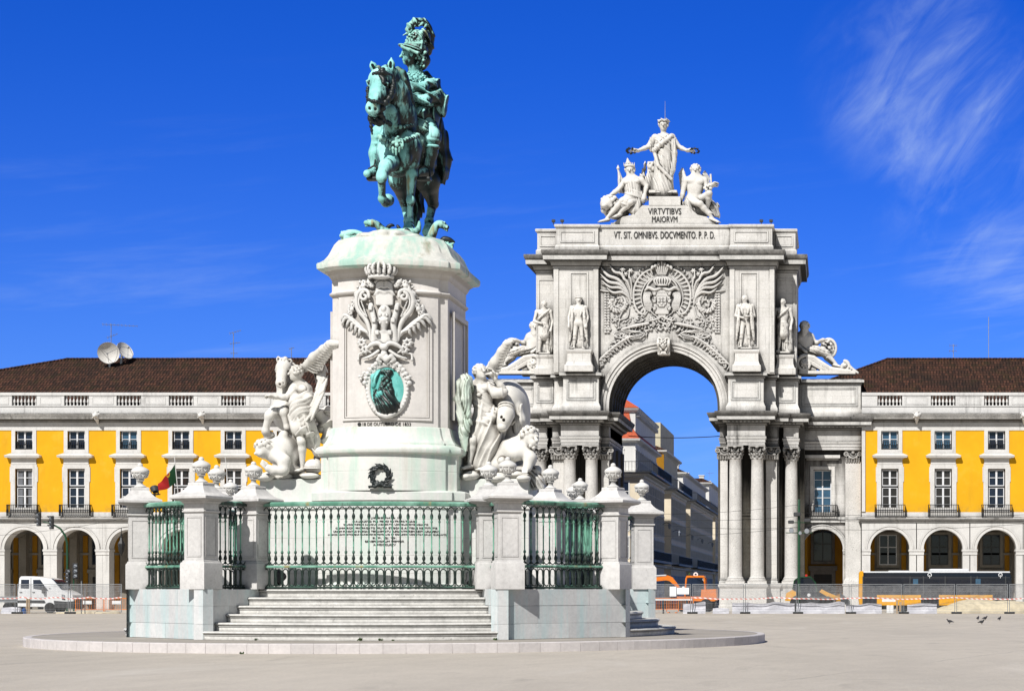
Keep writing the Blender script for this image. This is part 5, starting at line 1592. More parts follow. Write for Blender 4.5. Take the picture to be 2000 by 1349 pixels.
# ---- great coat of arms in high relief
def zc(zx, zy, d=-.1):
 p = at(1150 + zx / 5.866, 490 + zy / 5.866, AY + 1.4); return np.array((p[0] - AX, 1.5 + d, p[2]))
S = SDF(.036)
rg = random.Random(2)
S.torus(zc(840, 480), 1.28, .07, k=.02)
def disc(c, r_, th):
 S.cone(c, c + np.array((0, .2, 0)), r_, r_, k=.02)
S.ell(zc(840, 490, .12), (1.3, .17, 1.4), k=.03)
for s_ in (-1, 1):
 q = lambda zx, zy, d=-.1: zc(840 + s_ * (zx - 840), zy, d)
 S.curve([q(870, 205), q(960, 210), q(1050, 255), q(1120, 335), q(1160, 430), q(1168, 530), q(1150, 630), q(1110, 700), q(1060, 725), q(1035, 690), q(1060, 665), q(1078, 690)], [.07, .09, .09, .06], k=.02)
 S.curve([q(960, 315), q(1020, 370), q(1060, 440), q(1080, 520), q(1070, 600), q(1040, 670)], .05, k=.02)
 for i in range(13):
  a = -1.12 + 2.0 * i / 12; c = np.array((840, 490)); d = np.array((math.cos(a), math.sin(a)))
  S.cone(q(*(c + d * 245), -.02), q(*(c + d * 312), -.07), .06, .10, k=.012)
 for i in range(15):
  t = i / 14; a = -1.0 + 1.9 * t; c = np.array((840, 480)); d = np.array((math.cos(a), math.sin(a)))
  S.leaf(q(*(c + d * 335), -.02), q(*(c + d * 372 + np.array((-d[1], d[0])) * -26), -.1), .075, .05, lift=.06)
 # spread wing-like palms
 for (ex, ey, sx, sy, rr) in ((1558, 168, 1340, 335, .15), (1448, 148, 1300, 275, .12), (1550, 262, 1325, 388, .15), (1532, 340, 1315, 430, .13), (1478, 418, 1295, 478, .12), (1300, 212, 1235, 360, .1), (1212, 212, 1198, 330, .09)):
  S.curve([q(1205, 620, -.05), q(1190 + (sx - 1205) * .35, (sy + 620) / 2 - 10, -.12), q(sx, sy, -.26), q((sx + ex) / 2 + 10, (sy + ey) / 2 + 34, -.30), q(ex, ey, -.22)], [.05, rr * .7, rr, rr * .85, .02], k=.012)
  for j in range(3):
   u = .35 + .2 * j; S.leaf(q(sx + (ex - sx) * u, sy + (ey - sy) * u + 22, -.12), q(sx + (ex - sx) * (u + .3), sy + (ey - sy) * (u + .3) + 44, -.05), .07, .05, lift=.04)
 for k in range(7): S.curve([q(1212 + k * 13, 610, -.06), q(1228 + k * 22, 480 - k * 10, -.14), q(1262 + k * 30, 385 - k * 14, -.16)], [.04, .065, .04], k=.006)
 for cx_, cy_ in ((1290, 215), (1200, 232), (1345, 265), (1255, 270)):
  S.ell(q(cx_, cy_, -.16), .11, k=.02)
  for j in range(6): a = j * 1.05; S.leaf(q(cx_, cy_, -.12), q(cx_ + 38 * math.cos(a), cy_ + 38 * math.sin(a), -.1), .07, .05, lift=.05)
 # fruit garlands hung from the palms
 for i in range(34):
  t = i / 33; a = -.5 + t * 3.6; rr_ = 92 + 10 * math.sin(5 * t); rr_ *= .86 + .28 * (i % 3) / 2
  S.ell(q(1335 + rr_ * math.cos(a), 600 + rr_ * .95 * math.sin(a), -.12), rg.uniform(.08, .13), k=.012)
 for i in range(46):
  a = rg.uniform(0, 6.28); r2 = 85 * math.sqrt(rg.random()); c = q(1330 + r2 * math.cos(a), 590 + r2 * math.sin(a), -.03); b_ = rg.uniform(0, 6.28)
  S.leaf(c, c + np.array((.26 * math.cos(b_), -.05, .26 * math.sin(b_))), .07, .045, lift=.05)
 S.curve([q(1385, 465), q(1295, 515), q(1258, 600), q(1295, 690), q(1330, 765)], [.06, .09, .1, .08, .03], k=.015)
 S.curve([q(1215, 650), q(1240, 760), q(1330, 800), q(1330, 900)], [.04, .05, .05, .03], k=.01)
 for col in (1455, 1490):
  for i in range(15):
   S.leaf(q(col, 480 + i * 31, -.02), q(col - 11, 480 + i * 31 + 30, -.10), .075, .05, lift=.03); S.leaf(q(col, 480 + i * 31, -.02), q(col + 11, 480 + i * 31 + 30, -.10), .075, .05, lift=.03)
 S.curve([q(1420, 470, -.12), q(1490, 462, -.15), q(1560, 448, -.1)], [.05, .07, .04], k=.015)
 # mantling either side of the shield
 S.curve([q(850, 425, -.2), q(925, 452, -.27), q(990, 425, -.24), q(1035, 455, -.17)], [.12, .13, .13, .07], k=.03)
 for k in range(6): S.curve([q(960 + k * 16, 465, -.14), q(985 + k * 13, 545, -.2), q(955 + k * 16, 625, -.18), q(985 + k * 10, 700 - k * 6, -.12)], [.035, .065, .06, .03], k=.006)
 for zy in (500, 585, 670): S.box(q(925, zy, -.32), (.085, .04, .07), k=.006); [S.box(q(925 + o, zy - 19, -.32), (.022, .04, .04), k=.004) for o in (-17, 0, 17)]
 # cannon, thorn wreaths, oak and laurel over the archivolt
 S.curve([q(1000, 832, -.16), q(1130, 858, -.24), q(1300, 900, -.18)], [.11, .14, .09], k=.02)
 for zx in (1060, 1130, 1210): S.torus(q(zx, 842 + (zx - 1000) * .2, -.22), .13, .035, np.array(((0, 0, 1), (1, 0, 0), (0, 1, 0))), k=.01)
 for o in range(3):
  S.curve([q(1220 + (175 - o * 14) * math.cos(a), 962 + (48 - o * 9) * math.sin(a + o * .4), -.2 - .06 * math.sin(a * 3 + o)) for a in np.linspace(0, 6.28, 14)], .045, k=.01)
 for i in range(22): a = i * .57; S.cone(q(1220 + 168 * math.cos(a), 962 + 44 * math.sin(a), -.24), q(1220 + 200 * math.cos(a + .2), 962 + 72 * math.sin(a + .2), -.3), .03, .008, k=.01)
 for i in range(150):
  t = rg.random() ** .8; zx = 990 + 570 * t; by = 985 + 340 * max(0, (t - .2)) ** 1.5 * 1.55
  zy = by - rg.uniform(-12, 150) * (.55 + .45 * math.sin(PI * min(1, t + .1))); a = rg.uniform(-2.6, .3); l = rg.uniform(24, 46)
  S.leaf(q(zx, zy, -.02), q(zx + l * math.cos(a), zy + l * math.sin(a), -.14), rg.uniform(.055, .09), .05, lift=.07)
 for i in range(12):
  t = i / 11; zx = 1170 + 385 * t; zy = 1015 + 300 * t ** 1.3
  S.curve([q(zx + 28, zy + 48, -.06), q(zx + 62, zy - 4, -.19), q(zx + 18, zy - 34, -.22), q(zx - 32, zy - 20, -.12)], [.05, .10, .085, .02], k=.01)
 for i in range(60):
  c = q(1030 + rg.uniform(-60, 440), 775 + rg.uniform(-30, 130), -.02); a = rg.uniform(0, 6.28)
  if rg.random() < .35: S.ell(c, rg.uniform(.06, .1), k=.015)
  else: S.leaf(c, c + np.array((.24 * math.cos(a), -.06, .24 * math.sin(a))), .07, .045, lift=.05)
 for i in range(50):
  c = q(845 + rg.uniform(0, 150), 840 + rg.uniform(-65, 70), -.02); a = rg.uniform(0, 6.28); S.leaf(c, c + np.array((.22 * math.cos(a), -.1, .22 * math.sin(a))), .065, .045, lift=.06)
 for k in range(4): S.curve([q(838, 740, -.12), q(880 + 22 * k, 775 + 8 * k, -.16), q(905 + 30 * k, 745 + 6 * k, -.12)], [.07, .06, .03], k=.012)
S.box(zc(840, 560, -.12), (.60, .11, .70), rad=.05, k=.03); S.box(zc(840, 690, -.1), (.46, .1, .20), rad=.08, k=.04); S.box(zc(840, 735, -.08), (.24, .08, .12), rad=.06, k=.04)
S.box(zc(838, 575, -.30), (.35, .04, .31), rad=.02, k=.015); S.box(zc(838, 625, -.29), (.20, .05, .12), rad=.03, k=.02)
for k in range(9): S.ell(zc(760 + k * 20, 718 - abs(k - 4) * 7, -.22), (.06, .06, .07), k=.008)
for a, b in ((0, 0), (-1, 0), (1, 0), (0, 1), (0, -1)): S.box(zc(838 + a * 32, 578 + b * 31, -.37), (.06, .03, .07), k=.006)
for k in range(7): S.ell(zc(745 + k * 31, 478, -.26), (.07, .06, .05), k=.01)
S.torus(zc(845, 398, -.22), .37, .075, np.array(((1, 0, 0), (0, 0, 1), (0, 1, 0))), k=.015, sc=(1, .6))
for i in range(7):
 x = -3 + i; S.curve([zc(845 + x * 23, 395, -.35), zc(845 + x * 31, 345, -.44 + .03 * abs(x)), zc(845 + x * 18, 308, -.3)], [.06, .08, .06], k=.01)
S.ell(zc(845, 350, -.15), (.34, .14, .22), k=.03)
for i in range(7):
 x = (i - 3); S.curve([zc(838 + x * 14, 275, -.15), zc(838 + x * 25, 190, -.24), zc(838 + x * 34, 122 + abs(x) * 22, -.30), zc(838 + x * 38, 140 + abs(x) * 24, -.40)], [.05, .09, .14, .07], k=.01)
S.torus(zc(840, 600), 1.0, .06, k=.02, sc=(1.05, 1.1))
S.build('coat_of_arms', M['arms'], arch)
# ---- four standing figures, two reclining rivers, the crowning three: each a statue of its own
def fig(name, label, fn, mt, vox, Y, group=None, base_px=None, cat='statue'):
 o = at(base_px[0], base_px[1], Y)
 t = thing(name, label, cat, tuple(o), 0, group)
 cur = [SDF(vox), 'body']
 def part(nm):
  cur[0].build(cur[1], mt, t, tuple(o)); cur[:] = [SDF(vox), nm]; return cur[0]
 fn(cur[0], part); cur[0].build(cur[1], mt, t, tuple(o))
 return t, o
def standing(px, top, bot, Y, lean, coat, hairy, seed, fat=1.1):
 H = (bot - top) * Y / F; h = H / 7.1
 def fn(S, part):
  g = lambda dx, fr, dy=0: at(px, bot, Y) + np.array((dx * h, dy * h, fr * H))
  J = dict(head=g(lean * .2, .932, -.05), chest=g(0, .73), pelvis=g(0, .51), sR=g(-.9, .80), sL=g(.9, .80),
                 eR=g(-1.25, .62, -.15), eL=g(1.2, .62, .05), hR=g(-.45 if seed % 2 else -1.2, .58 if seed % 2 else .46, -.65), hL=g(1.05, .47, -.45) if seed % 3 else g(.45, .6, -.7),
                 kR=g(-.45, .285, -.3), kL=g(.45, .285, -.05), fR=g(-.58, .06, -.15), fL=g(.55, .06, .1), tR=(-.35, -1, 0), tL=(.35, -1, 0))
  human(S, J, h, face=(lean, -1, 0), hair=True, beard=hairy, fingers=False, fat=fat)
  S = part('clothing')
  fv = folds((1, .25, .04), 16 / h, .035, .4)
  if coat:     # open coat: panels hang either side and behind the legs
   S.cone(g(0, .74, .3), g(0, .14, .55), .5 * h, .62 * h, k=.05, disp=fv, flat=((0, 1, 0), 2.0))
   for s2 in (-1, 1):
    S.curve([g(s2 * .75, .80, -.25), g(s2 * .82, .60, -.4), g(s2 * .98, .38, -.25), g(s2 * 1.15, .17, 0)], [.2 * h, .26 * h, .26 * h, .14 * h], k=.04, disp=fv)
    S.leaf(g(s2 * .55, .84, -.3), g(s2 * .3, .62, -.62), .2 * h, .09 * h)
   for k in range(7): S.ell(g(0, .76 - .04 * k, -.56), .06 * h, k=.01)
  else:        # belted tunic to the thigh, cloak from one shoulder
   S.cone(g(0, .56), g(0, .36), .60 * h, .80 * h, k=.04, disp=fv)
   S.curve([g(.8, .84, -.1), g(.2, .76, -.6), g(-.6, .66, -.55)], [.16 * h, .2 * h, .16 * h], k=.04, disp=folds((.4, 0, 1), 18 / h, .03))
   S.cone(g(.3, .78, .4), g(.4, .1, .5), .45 * h, .5 * h, k=.05, disp=fv, flat=((0, 1, 0), 1.8))
   S.torus(g(0, .555), .60 * h, .08 * h, np.array(((1, 0, 0), (0, 0, 1), (0, 1, 0))), k=.02, sc=(1, .8))
  for x, z, y in ((-.52, .2, -.25), (.52, .2, -.02)): S.torus(g(x, z, y), .24 * h, .05 * h, np.array(((1, 0, 0), (0, 0, 1), (0, 1, 0))), k=.02)
  S.chain([g(1.15, .52, -.4), g(1.2, .03, -.2)], [.06 * h, .04 * h], k=.02)
  if seed == 2: S.ell(g(lean * .2, .985), (.55 * h, .55 * h, .13 * h), k=.03)
  S.box(g(0, .012), (.9 * h, .6 * h, .012 * H), k=.02)
 return fn
SG = 'standing figures of the upper storey'
fig('standing_statue', 'bearded robed statue on the far left return of the arch, above the left reclining figure', standing(1062, 588, 692, 154.6, .2, False, True, 1), M['arch_sculpt'], .055, 154.6, SG, (1062, 692))
fig('standing_statue', 'statue in long open coat and flat hat on the pedestal left of the arch opening', standing(1130, 580, 684, 152.85, .1, True, True, 2, 1.2), M['arch_sculpt'], .055, 152.85, SG, (1130, 684))
fig('standing_statue', 'slim statue in tailcoat and breeches on the pedestal right of the arch opening', standing(1455.5, 577, 682, 152.85, -.3, True, False, 3, .95), M['arch_sculpt'], .055, 152.85, SG, (1455, 682))
fig('standing_statue', 'statue in short tunic on the shadowed far right return of the arch', standing(1529, 584, 690, 154.6, -.2, False, True, 4), M['arch_sculpt'], .055, 154.6, SG, (1529, 690))
def reclining(s_):
 def fn(S, part):
  Y = AY + 6.75
  def q(zx, zy, d=0):
   p = at(1480 + zx / 2.108, 600 + zy / 2.108, Y)
   return np.array((AX + s_ * (p[0] - AX), Y + d, p[2]))
  h = .98; L, Rr = ('L', 'R') if s_ > 0 else ('R', 'L')
  J = {'head': q(193, 84, -.35), 'chest': q(192, 140, -.1), 'pelvis': q(200, 180, 0)}
  J['s' + Rr] = q(169, 122, -.1); J['s' + L] = q(217, 122, -.1)
  J['e' + Rr] = q(163, 158, -.3); J['h' + Rr] = q(188, 180, -.7)
  J['e' + L] = q(238, 150, -.2); J['h' + L] = q(258, 143, -.5)
  J['k' + Rr] = q(268, 178, -.6); J['f' + Rr] = q(322, 236, -.5); J['t' + Rr] = (s_ * 1, -.5, -.2)
  J['k' + L] = q(272, 194, -.3); J['f' + L] = q(318, 244, -.2); J['t' + L] = (s_ * 1, -.3, -.2)
  human(S, J, h, face=(-.2 * s_, -1, 0), beard=True, fingers=False, fat=1.15)
  S = part('drapery')
  S.chain([q(205, 178, -.4), q(245, 178, -.65), q(280, 190, -.55), q(312, 226, -.4)], [.30, .36, .32, .18], k=.1, disp=folds((.3 * s_, 0, 1), 12, .06))
  S.chain([q(170, 178, -.1), q(185, 188, -.1), q(220, 196, -.2)], [.26, .30, .26], k=.1, disp=folds((.6, 0, 1), 12, .05))
  S = part('shield')
  S.ell(q(292, 170, .35), (.62, .2, .85), k=.05); S.torus(q(292, 168, .2), .60, .11, k=.03, sc=(1, 1.25)); S.torus(q(292, 168, .16), .38, .07, k=.03, sc=(1, 1.25))
  S.curls(q(286, 160, .1), (.4, .15, .5), 16, .14, 3)
 return fn
RGp = 'reclining bearded figures on the scrolls'
fig('reclining_statue', 'reclining bearded figure on the right scroll of the arch, beside the brown roof', reclining(1), M['arch_sculpt'], .06, AY + 6.75, RGp, (1600, 712))
fig('reclining_statue', 'reclining bearded figure on the left scroll, seen above the winged marble woman', reclining(-1), M['arch_sculpt'], .06, AY + 6.75, RGp, (1010, 712))
YG = AY + 2.6
def z3(zx, zy, d=0): return at(1160 + zx / 5.19, 220 + zy / 5.19, YG) + np.array((0, d, 0))
def glory(S, part):
 h = .92
 J = dict(head=z3(705, 132), chest=z3(705, 330), pelvis=z3(712, 470), sR=z3(620, 255), sL=z3(790, 250), eR=z3(545, 350), hR=z3(450, 402, -.5), dR=(-1, -.3, .1),
             eL=z3(865, 352), hL=z3(955, 400, -.5), dL=(1, -.3, .1), kR=z3(660, 620, -.1), kL=z3(760, 620, -.1), fR=z3(660, 800), fL=z3(775, 800))
 human(S, J, h, hair=True, fem=True)
 S = part('laurel_crown')
 S.torus(z3(705, 95), .38, .13, np.array(((1, 0, 0), (0, .2, 1), (0, 1, -.2))), k=.04, disp=folds((1, 0, 1), 14, .06))
 S = part('robe')
 f1 = folds((1, 0, .28), 7, .05, .45)
 S.cone(z3(708, 300, .05), z3(712, 520, .05), .78, .82, k=.15, disp=folds((.8, 0, .9), 7, .04, .5))
 S.cone(z3(712, 500, .05), z3(700, 780, .1), .80, .85, k=.1, disp=f1)
 S.chain([z3(790, 250, -.4), z3(700, 330, -.75), z3(620, 400, -.6)], [.2, .22, .25], k=.08, disp=folds((.6, 0, .8), 9, .04, .4))
 S.chain([z3(790, 290, -.3), z3(820, 420, -.3), z3(800, 600, -.4), z3(780, 660, -.5)], [.25, .28, .25, .12], k=.08, disp=folds((1, 0, .1), 8, .05, .4))
 S.chain([z3(615, 400, -.55), z3(660, 560, -.75), z3(740, 640, -.7), z3(790, 690, -.55)], [.15, .14, .14, .14], k=.05)
 for s_, x in ((-1, 590), (1, 815)):
  S.chain([z3(x, 280, 0), z3(x - s_ * -14, 340, 0), z3(x + s_ * 8, 385, 0)], [.26, .27, .16], k=.05, disp=folds((1, 0, 0), 16, .05))
 S.box(z3(705, 812, .2), (1.1, .7, .1), k=.05)
t, o = fig('crowning_statue', 'tall robed central figure on top of the arch holding out two wreaths', glory, M['arch_sculpt'], .042, YG, None, (1296, 381))
for zx in (385, 1022):
 S = SDF(.035)
 c = z3(zx, 405, -.6)
 S.torus(c, .34, .08, np.array(((1, 0, 0), (0, .35, .94), (0, .94, -.35))), k=.02, disp=folds((1, 1, .3), 18, .05))
 S.build('wreath', M['bronze_black'], t, tuple(o))
def valor(S, part):
 h = .95
 J = dict(head=z3(365, 590), chest=z3(390, 735), pelvis=z3(400, 880, .1), sR=z3(318, 700), sL=z3(478, 690), eR=z3(245, 790, -.2), hR=z3(150, 865, -.3), eL=z3(535, 745), hL=z3(515, 850, -.3),
             kR=z3(300, 920, -1.0), fR=z3(140, 1090, -.7), tR=(-.8, -.6, -.2), kL=z3(385, 940, -1.1), fL=z3(270, 1040, -.8), tL=(-.6, -1, -.3))
 human(S, J, h, fem=True)
 S = part('helmet')
 S.torus(z3(362, 545), .34, .1, np.array(((1, 0, 0), (0, 0, 1), (0, 1, 0))), k=.03); S.cone(z3(350, 530), z3(340, 465), .26, .05, k=.03)
 for i in range(7): S.cone(z3(362 + (i - 3) * 17, 545, -.25), z3(362 + (i - 3) * 18, 515, -.3), .06, .03, k=.02)
 S = part('tunic')
 S.cone(z3(390, 720), z3(400, 850), .66, .68, k=.1, disp=folds((1, 0, .15), 9, .04, .4))
 S.cone(z3(400, 860, -.1), z3(330, 940, -.8), .7, .5, k=.15, disp=folds((.5, 0, 1), 8, .05, .4)); S.cone(z3(430, 860, 0), z3(420, 1000, -.5), .6, .5, k=.1, disp=folds((1, 0, .2), 8, .05, .4))
 S = part('lion')
 S.ell(z3(140, 935, -.4), (.55, .5, .55), k=.1); S.ell(z3(118, 965, -.8), (.25, .3, .22), k=.1)
 S.curls(z3(165, 945, -.15), (.62, .5, .72), 40, .19, 5); S.ell(z3(230, 990, .4), (1.0, .7, .7), k=.2)
 for x in (90, 185): S.ell(z3(x, 890, -.5), .12, k=.03)
 S = part('furled_flag')
 for a, b in (((235, 520), (248, 800)), ((510, 480), (470, 760))):
  S.cone(z3(*a, .7), z3(*b, .7), .05, .06, k=.02)
  S.cone(z3(a[0], a[1] - 8, .7), z3(a[0], a[1] + 25, .7), .02, .13, k=.02)
  sg = 1 if a[0] < 300 else -1
  S.chain([z3(a[0] + 4 * sg, a[1] + 45, .72), z3(a[0] + 25 * sg, a[1] + 150, .72), z3(a[0] + 45 * sg, a[1] + 230, .72)], [.08, .27, .42], k=.05, disp=folds((1, 0, .3), 12, .06))
 S = part('trophy')
 S.box(z3(585, 680, .6), (.35, .3, 1.5), k=.05, disp=None); S.curls(z3(590, 540, .5), (.3, .3, .35), 14, .18, 3)
 S.chain([z3(560, 620, .5), z3(530, 740, .4), z3(500, 830, .3)], [.3, .35, .3], k=.1, disp=folds((1, 0, .4), 10, .06))
 S.ell(z3(440, 980, .2), (.8, .7, .5), k=.2)
fig('crowning_statue', 'seated helmeted woman with furled flags leaning on a lion, left on top of the arch', valor, M['arch_sculpt'], .042, YG, None, (1230, 437))
def genius(S, part):
 h = .97
 J = dict(head=z3(1030, 585), chest=z3(1030, 725), pelvis=z3(1015, 885, .1), sR=z3(940, 690), sL=z3(1120, 690), eR=z3(905, 800, .0), hR=z3(880, 920, -.2), dR=(0, 0, -1), eL=z3(1150, 780, -.2), hL=z3(1195, 755, -.4),
             kR=z3(1085, 950, -1.0), fR=z3(1205, 1085, -.8), tR=(.8, -.5, -.3), kL=z3(1175, 840, -.8), fL=z3(1150, 985, -.3), tL=(.5, -.8, -.3))
 human(S, J, h, fat=1.05)
 S = part('wing')
 wing(S, z3(930, 720, .5), z3(888, 545, .7), z3(855, 790, .6) - z3(895, 640, .6), (0, -1, 0), .09, 3, 10)
 S = part('wing')
 wing(S, z3(1095, 690, .5), z3(1120, 575, .7), z3(1175, 770, .6) - z3(1110, 620, .6), (0, -1, 0), .09, 3, 8)
 S = part('drapery')
 S.chain([z3(950, 930, -.3), z3(970, 1010, -.5), z3(1010, 1085, -.5), z3(1050, 1100, -.4)], [.4, .35, .3, .12], k=.1, disp=folds((1, 0, .6), 11, .07))
 S.chain([z3(1150, 900, .2), z3(1210, 960, .2), z3(1250, 1030, .2)], [.45, .45, .3], k=.1, disp=folds((1, 0, .5), 9, .08))
 S.ell(z3(1060, 990, .3), (1.1, .7, .55), k=.2)
 S.chain([z3(1195, 750, -.4), z3(1185, 640, -.3)], [.06, .09], k=.02); S.curls(z3(1160, 780, -.4), (.25, .2, .3), 10, .13, 2)
fig('crowning_statue', 'seated nude winged youth with one knee raised, right on top of the arch', genius, M['arch_sculpt'], .042, YG, None, (1360, 437))
# small floodlights on the attic edges and the lightning rod
for i, (px, Y) in enumerate(((1081, 153.5), (1098, 153.5), (1487, 153.5), (1506, 153.5))):
 p = at(px, 440, Y); z0 = 30.38
 t = thing('floodlight', ['leftmost small black floodlight on the attic edge', 'second small black floodlight from the left on the attic edge', 'small black floodlight on the attic edge right of the crowning group', 'rightmost small black floodlight on the attic edge'][i], 'floodlight', (p[0], Y, z0), 0, 'floodlights along the attic')
 b = MB(); b.tube([(0, 0, 0), (0, 0, .2)], .04, 5); b.bbox(-.14, .14, -.1, .1, .18, .40, .03); b.build('lamp_body', M['grey_plastic'], t)
b = MB(); p = at(1299, 234, YG + .3)
b.tube([(p[0], p[1], at(0, 240, YG)[2]), (p[0], p[1], at(0, 196, YG)[2])], [.035, .012], 5)
tag(b.build('lightning_rod', M['steel']), 'thin lightning rod rising behind the central crowning figure', 'lightning rod')
for s_ in (1, -1): bay(s_)
# ------------------------------------------------------------------ yellow arcaded wings of the square
FY = 157.0
SF = F / FY
def fx(px): return (px - VX) / SF
def yellow(label, x0, x1, centres, spouts, hip0, hip1, seed, r0=None):
 b = thing('arcaded_building', label, 'building', ((x0 + x1) / 2, FY, 0))
 ox = (x0 + x1) / 2
 L0, L1 = x0 - ox, x1 - ox
 cs = [c - ox for c in centres]
 half = 4.235 / 2
 rg = random.Random(seed)
 # arcade
 m = MB(); t = MB()
 edges = [max(L0, c - half) for c in cs] + [min(L1, cs[-1] + half)]
 if cs[0] - half > L0 + .05: m.box(L0, cs[0] - half, 0, 1.1, 0, 7.0)
 if cs[-1] + half < L1 - .05: m.box(cs[-1] + half, L1, 0, 1.1, 0, 7.0)
 for i, c in enumerate(cs):
  a, e = max(L0, c - half), min(L1, c + half)
  m.archwall(a, e, 0, 7.0, c, 1.58, 4.87, 0, 1.1, 20)
  t.ring(c, 4.87, 1.585, 1.84, -.07, -.001, 22); t.ring(c, 4.87, 1.84, 1.92, -.12, -.001, 22)
 for i in range(len(cs) + 1):
  a = cs[i - 1] + 1.52 if i > 0 else max(L0, cs[0] - 2.68)
  e = cs[i] - 1.52 if i < len(cs) else min(L1, cs[-1] + 2.68)
  if e > a:
   t.box(a, e, -.10, 1.12, 4.70, 4.868); t.box(a + .04, e - .04, -.05, -.001, 4.42, 4.70)
 m.build('arcade_wall', M['bld_stone'], b); t.build('arcade_moulding', M['bld_stone'], b)
 t = MB(); t.mould([(L0, .3), (L0, 0), (L1, 0), (L1, .3)], [(.0, 6.98), (.05, 7.0), (.08, 7.12), (.2, 7.18), (.22, 7.26), (.33, 7.3), (.35, 7.42), (.2, 7.47), (0, 7.5)], closed=False)
 t.build('belt_course', M['bld_trim'], b)
 m = MB(); m.box(L0, L1, -.02, .5, 7.45, 7.86); m.build('sill_band', M['bld_stone'], b)
 # yellow wall in pieces between the window openings
 m = MB(); xs = [L0]
 for c in cs: xs += [c - .70, c + .70]
 xs.append(L1)
 for i in range(0, len(xs), 2): m.box(xs[i], xs[i + 1], 0, .5, 7.861, 14.45)
 for c in cs:
  m.box(c - .70, c + .70, 0, .5, 11.36, 12.9)
 m.build('stucco_wall', M['stucco'], b)
 m = MB(); m.box(L0, L1, -.05, .5, 14.451, 15.1); m.box(L0, L1, -.09, -.051, 14.9, 15.1); m.build('frieze', M['bld_stone'], b)
 t = MB(); t.mould([(L0, .5), (L0, -.05), (L1, -.05), (L1, .5)], [(.0, 15.05), (.08, 15.1), (.12, 15.2), (.22, 15.26), (.56, 15.32), (.58, 15.5), (.64, 15.62), (.66, 15.72), (.6, 15.76), (.0, 15.85)], closed=False)
 t.build('cornice', M['cornice_mid'], b)
 # parapet with balustrades over the windows
 m = MB()
 m.box(L0, L1, .0, .45, 15.8, 16.38); m.box(L0, L1, -.04, .49, 17.28, 17.5)
 m.box(L0, L1, -.06, .5, 16.381, 16.45)
 xs = [L0]
 for c in cs: xs += [c - 1.0, c + 1.0]
 xs.append(L1)
 for i in range(0, len(xs), 2):
  m.box(xs[i], xs[i + 1], .02, .43, 16.451, 17.28)
  if xs[i + 1] - xs[i] > 1.5: m.frame(xs[i] + .25, xs[i + 1] - .25, 16.55, 17.2, .07, -.01, .019)
 m.build('parapet', M['parapet'], b)
 bs = MB()
 for j in range(7):
  bs.lathe([(.09, 0), (.09, .06), (.05, .1), (.06, .2), (.11, .3), (.105, .38), (.05, .56), (.045, .66), (.08, .72), (.09, .77), (.09, .83)], 8, (-.86 + j * .287, 0, 0))
 bme = bs.mesh('balustrade', 50)
 # windows: one of each kind, then shared copies
 lo = MB(); lo.frame(-1.06, 1.06, 7.87, 11.72, .36, -.07, -.001)
 lo.box(-.70, .70, -.06, -.001, 11.36, 11.42); lo.box(-1.0, 1.0, -.09, -.001, 11.721, 12.15)
 for s_ in (-1, 1): lo.box(*sorted((s_ * 1.06, s_ * 1.13)), -.06, -.001, 10.3, 11.5)
 lo.mould([(-1.05, 0), (-1.05, -.12), (1.05, -.12), (1.05, 0)], [(.0, 12.15), (.06, 12.18), (.1, 12.22), (.33, 12.25), (.36, 12.36), (.38, 12.4), (.3, 12.45), (.0, 12.6)], closed=False)
 lo.box(-1.05, 1.05, -.121, -.02, 12.15, 12.6)
 lme = lo.mesh('window_surround')
 up = MB(); up.frame(-1.0, 1.0, 12.61, 14.7, .30, -.06, -.001); upm = up.mesh('window_surround')
 j = MB(); j.frame(-.63, .63, 7.90, 9.86, .07, .18, .26); j.frame(-.63, .63, 9.98, 11.28, .07, .18, .26)
 j.box(-.075, .075, .17, .25, 7.97, 9.79); j.box(-.075, .075, .17, .25, 10.05, 11.21)
 for z in (8.45, 9.12, 10.62):
  j.box(-.56, -.075, .19, .24, z, z + .05); j.box(.075, .56, .19, .24, z, z + .05)
 jme = j.mesh('window')
 j = MB(); j.frame(-.63, .63, 12.93, 14.40, .06, .18, .26); j.box(-.06, .06, .17, .25, 12.99, 14.34); j.box(-.57, -.06, .19, .24, 13.72, 13.77); j.box(.06, .57, .19, .24, 13.72, 13.77)
 jme2 = j.mesh('window')
 j = MB(); j.frame(-.699, .699, 7.862, 11.358, .07, .14, .2); j.box(-.629, .629, .14, .2, 9.87, 9.97); d1 = j.mesh('window_reveal')
 j = MB(); j.frame(-.699, .699, 12.902, 14.448, .065, .14, .2); d2 = j.mesh('window_reveal')
 j = MB(); j.box(-.69, .69, .26, .3, 7.88, 11.34); g1 = j.mesh('pane')
 j = MB(); j.box(-.69, .69, .26, .3, 12.92, 14.43); g2 = j.mesh('pane')
 g1c = g1.copy(); g1c.materials.append(M['glass_warm']); g2c = g2.copy(); g2c.materials.append(M['glass_sky'])
 k_ = MB(); k_.box(-.55, -.2, .262, .27, 8.2, 11.2); k_.box(.25, .55, .262, .27, 8.0, 11.2); cur_ = k_.mesh('curtain')
 bal1 = balcony_mesh(0, -.0, 7.5, 2.46, .5, .97).mesh('balcony_railing', 60)
 bal2 = balcony_mesh(0, .12, 12.92, 1.36, .16, .66).mesh('window_guard', 60)
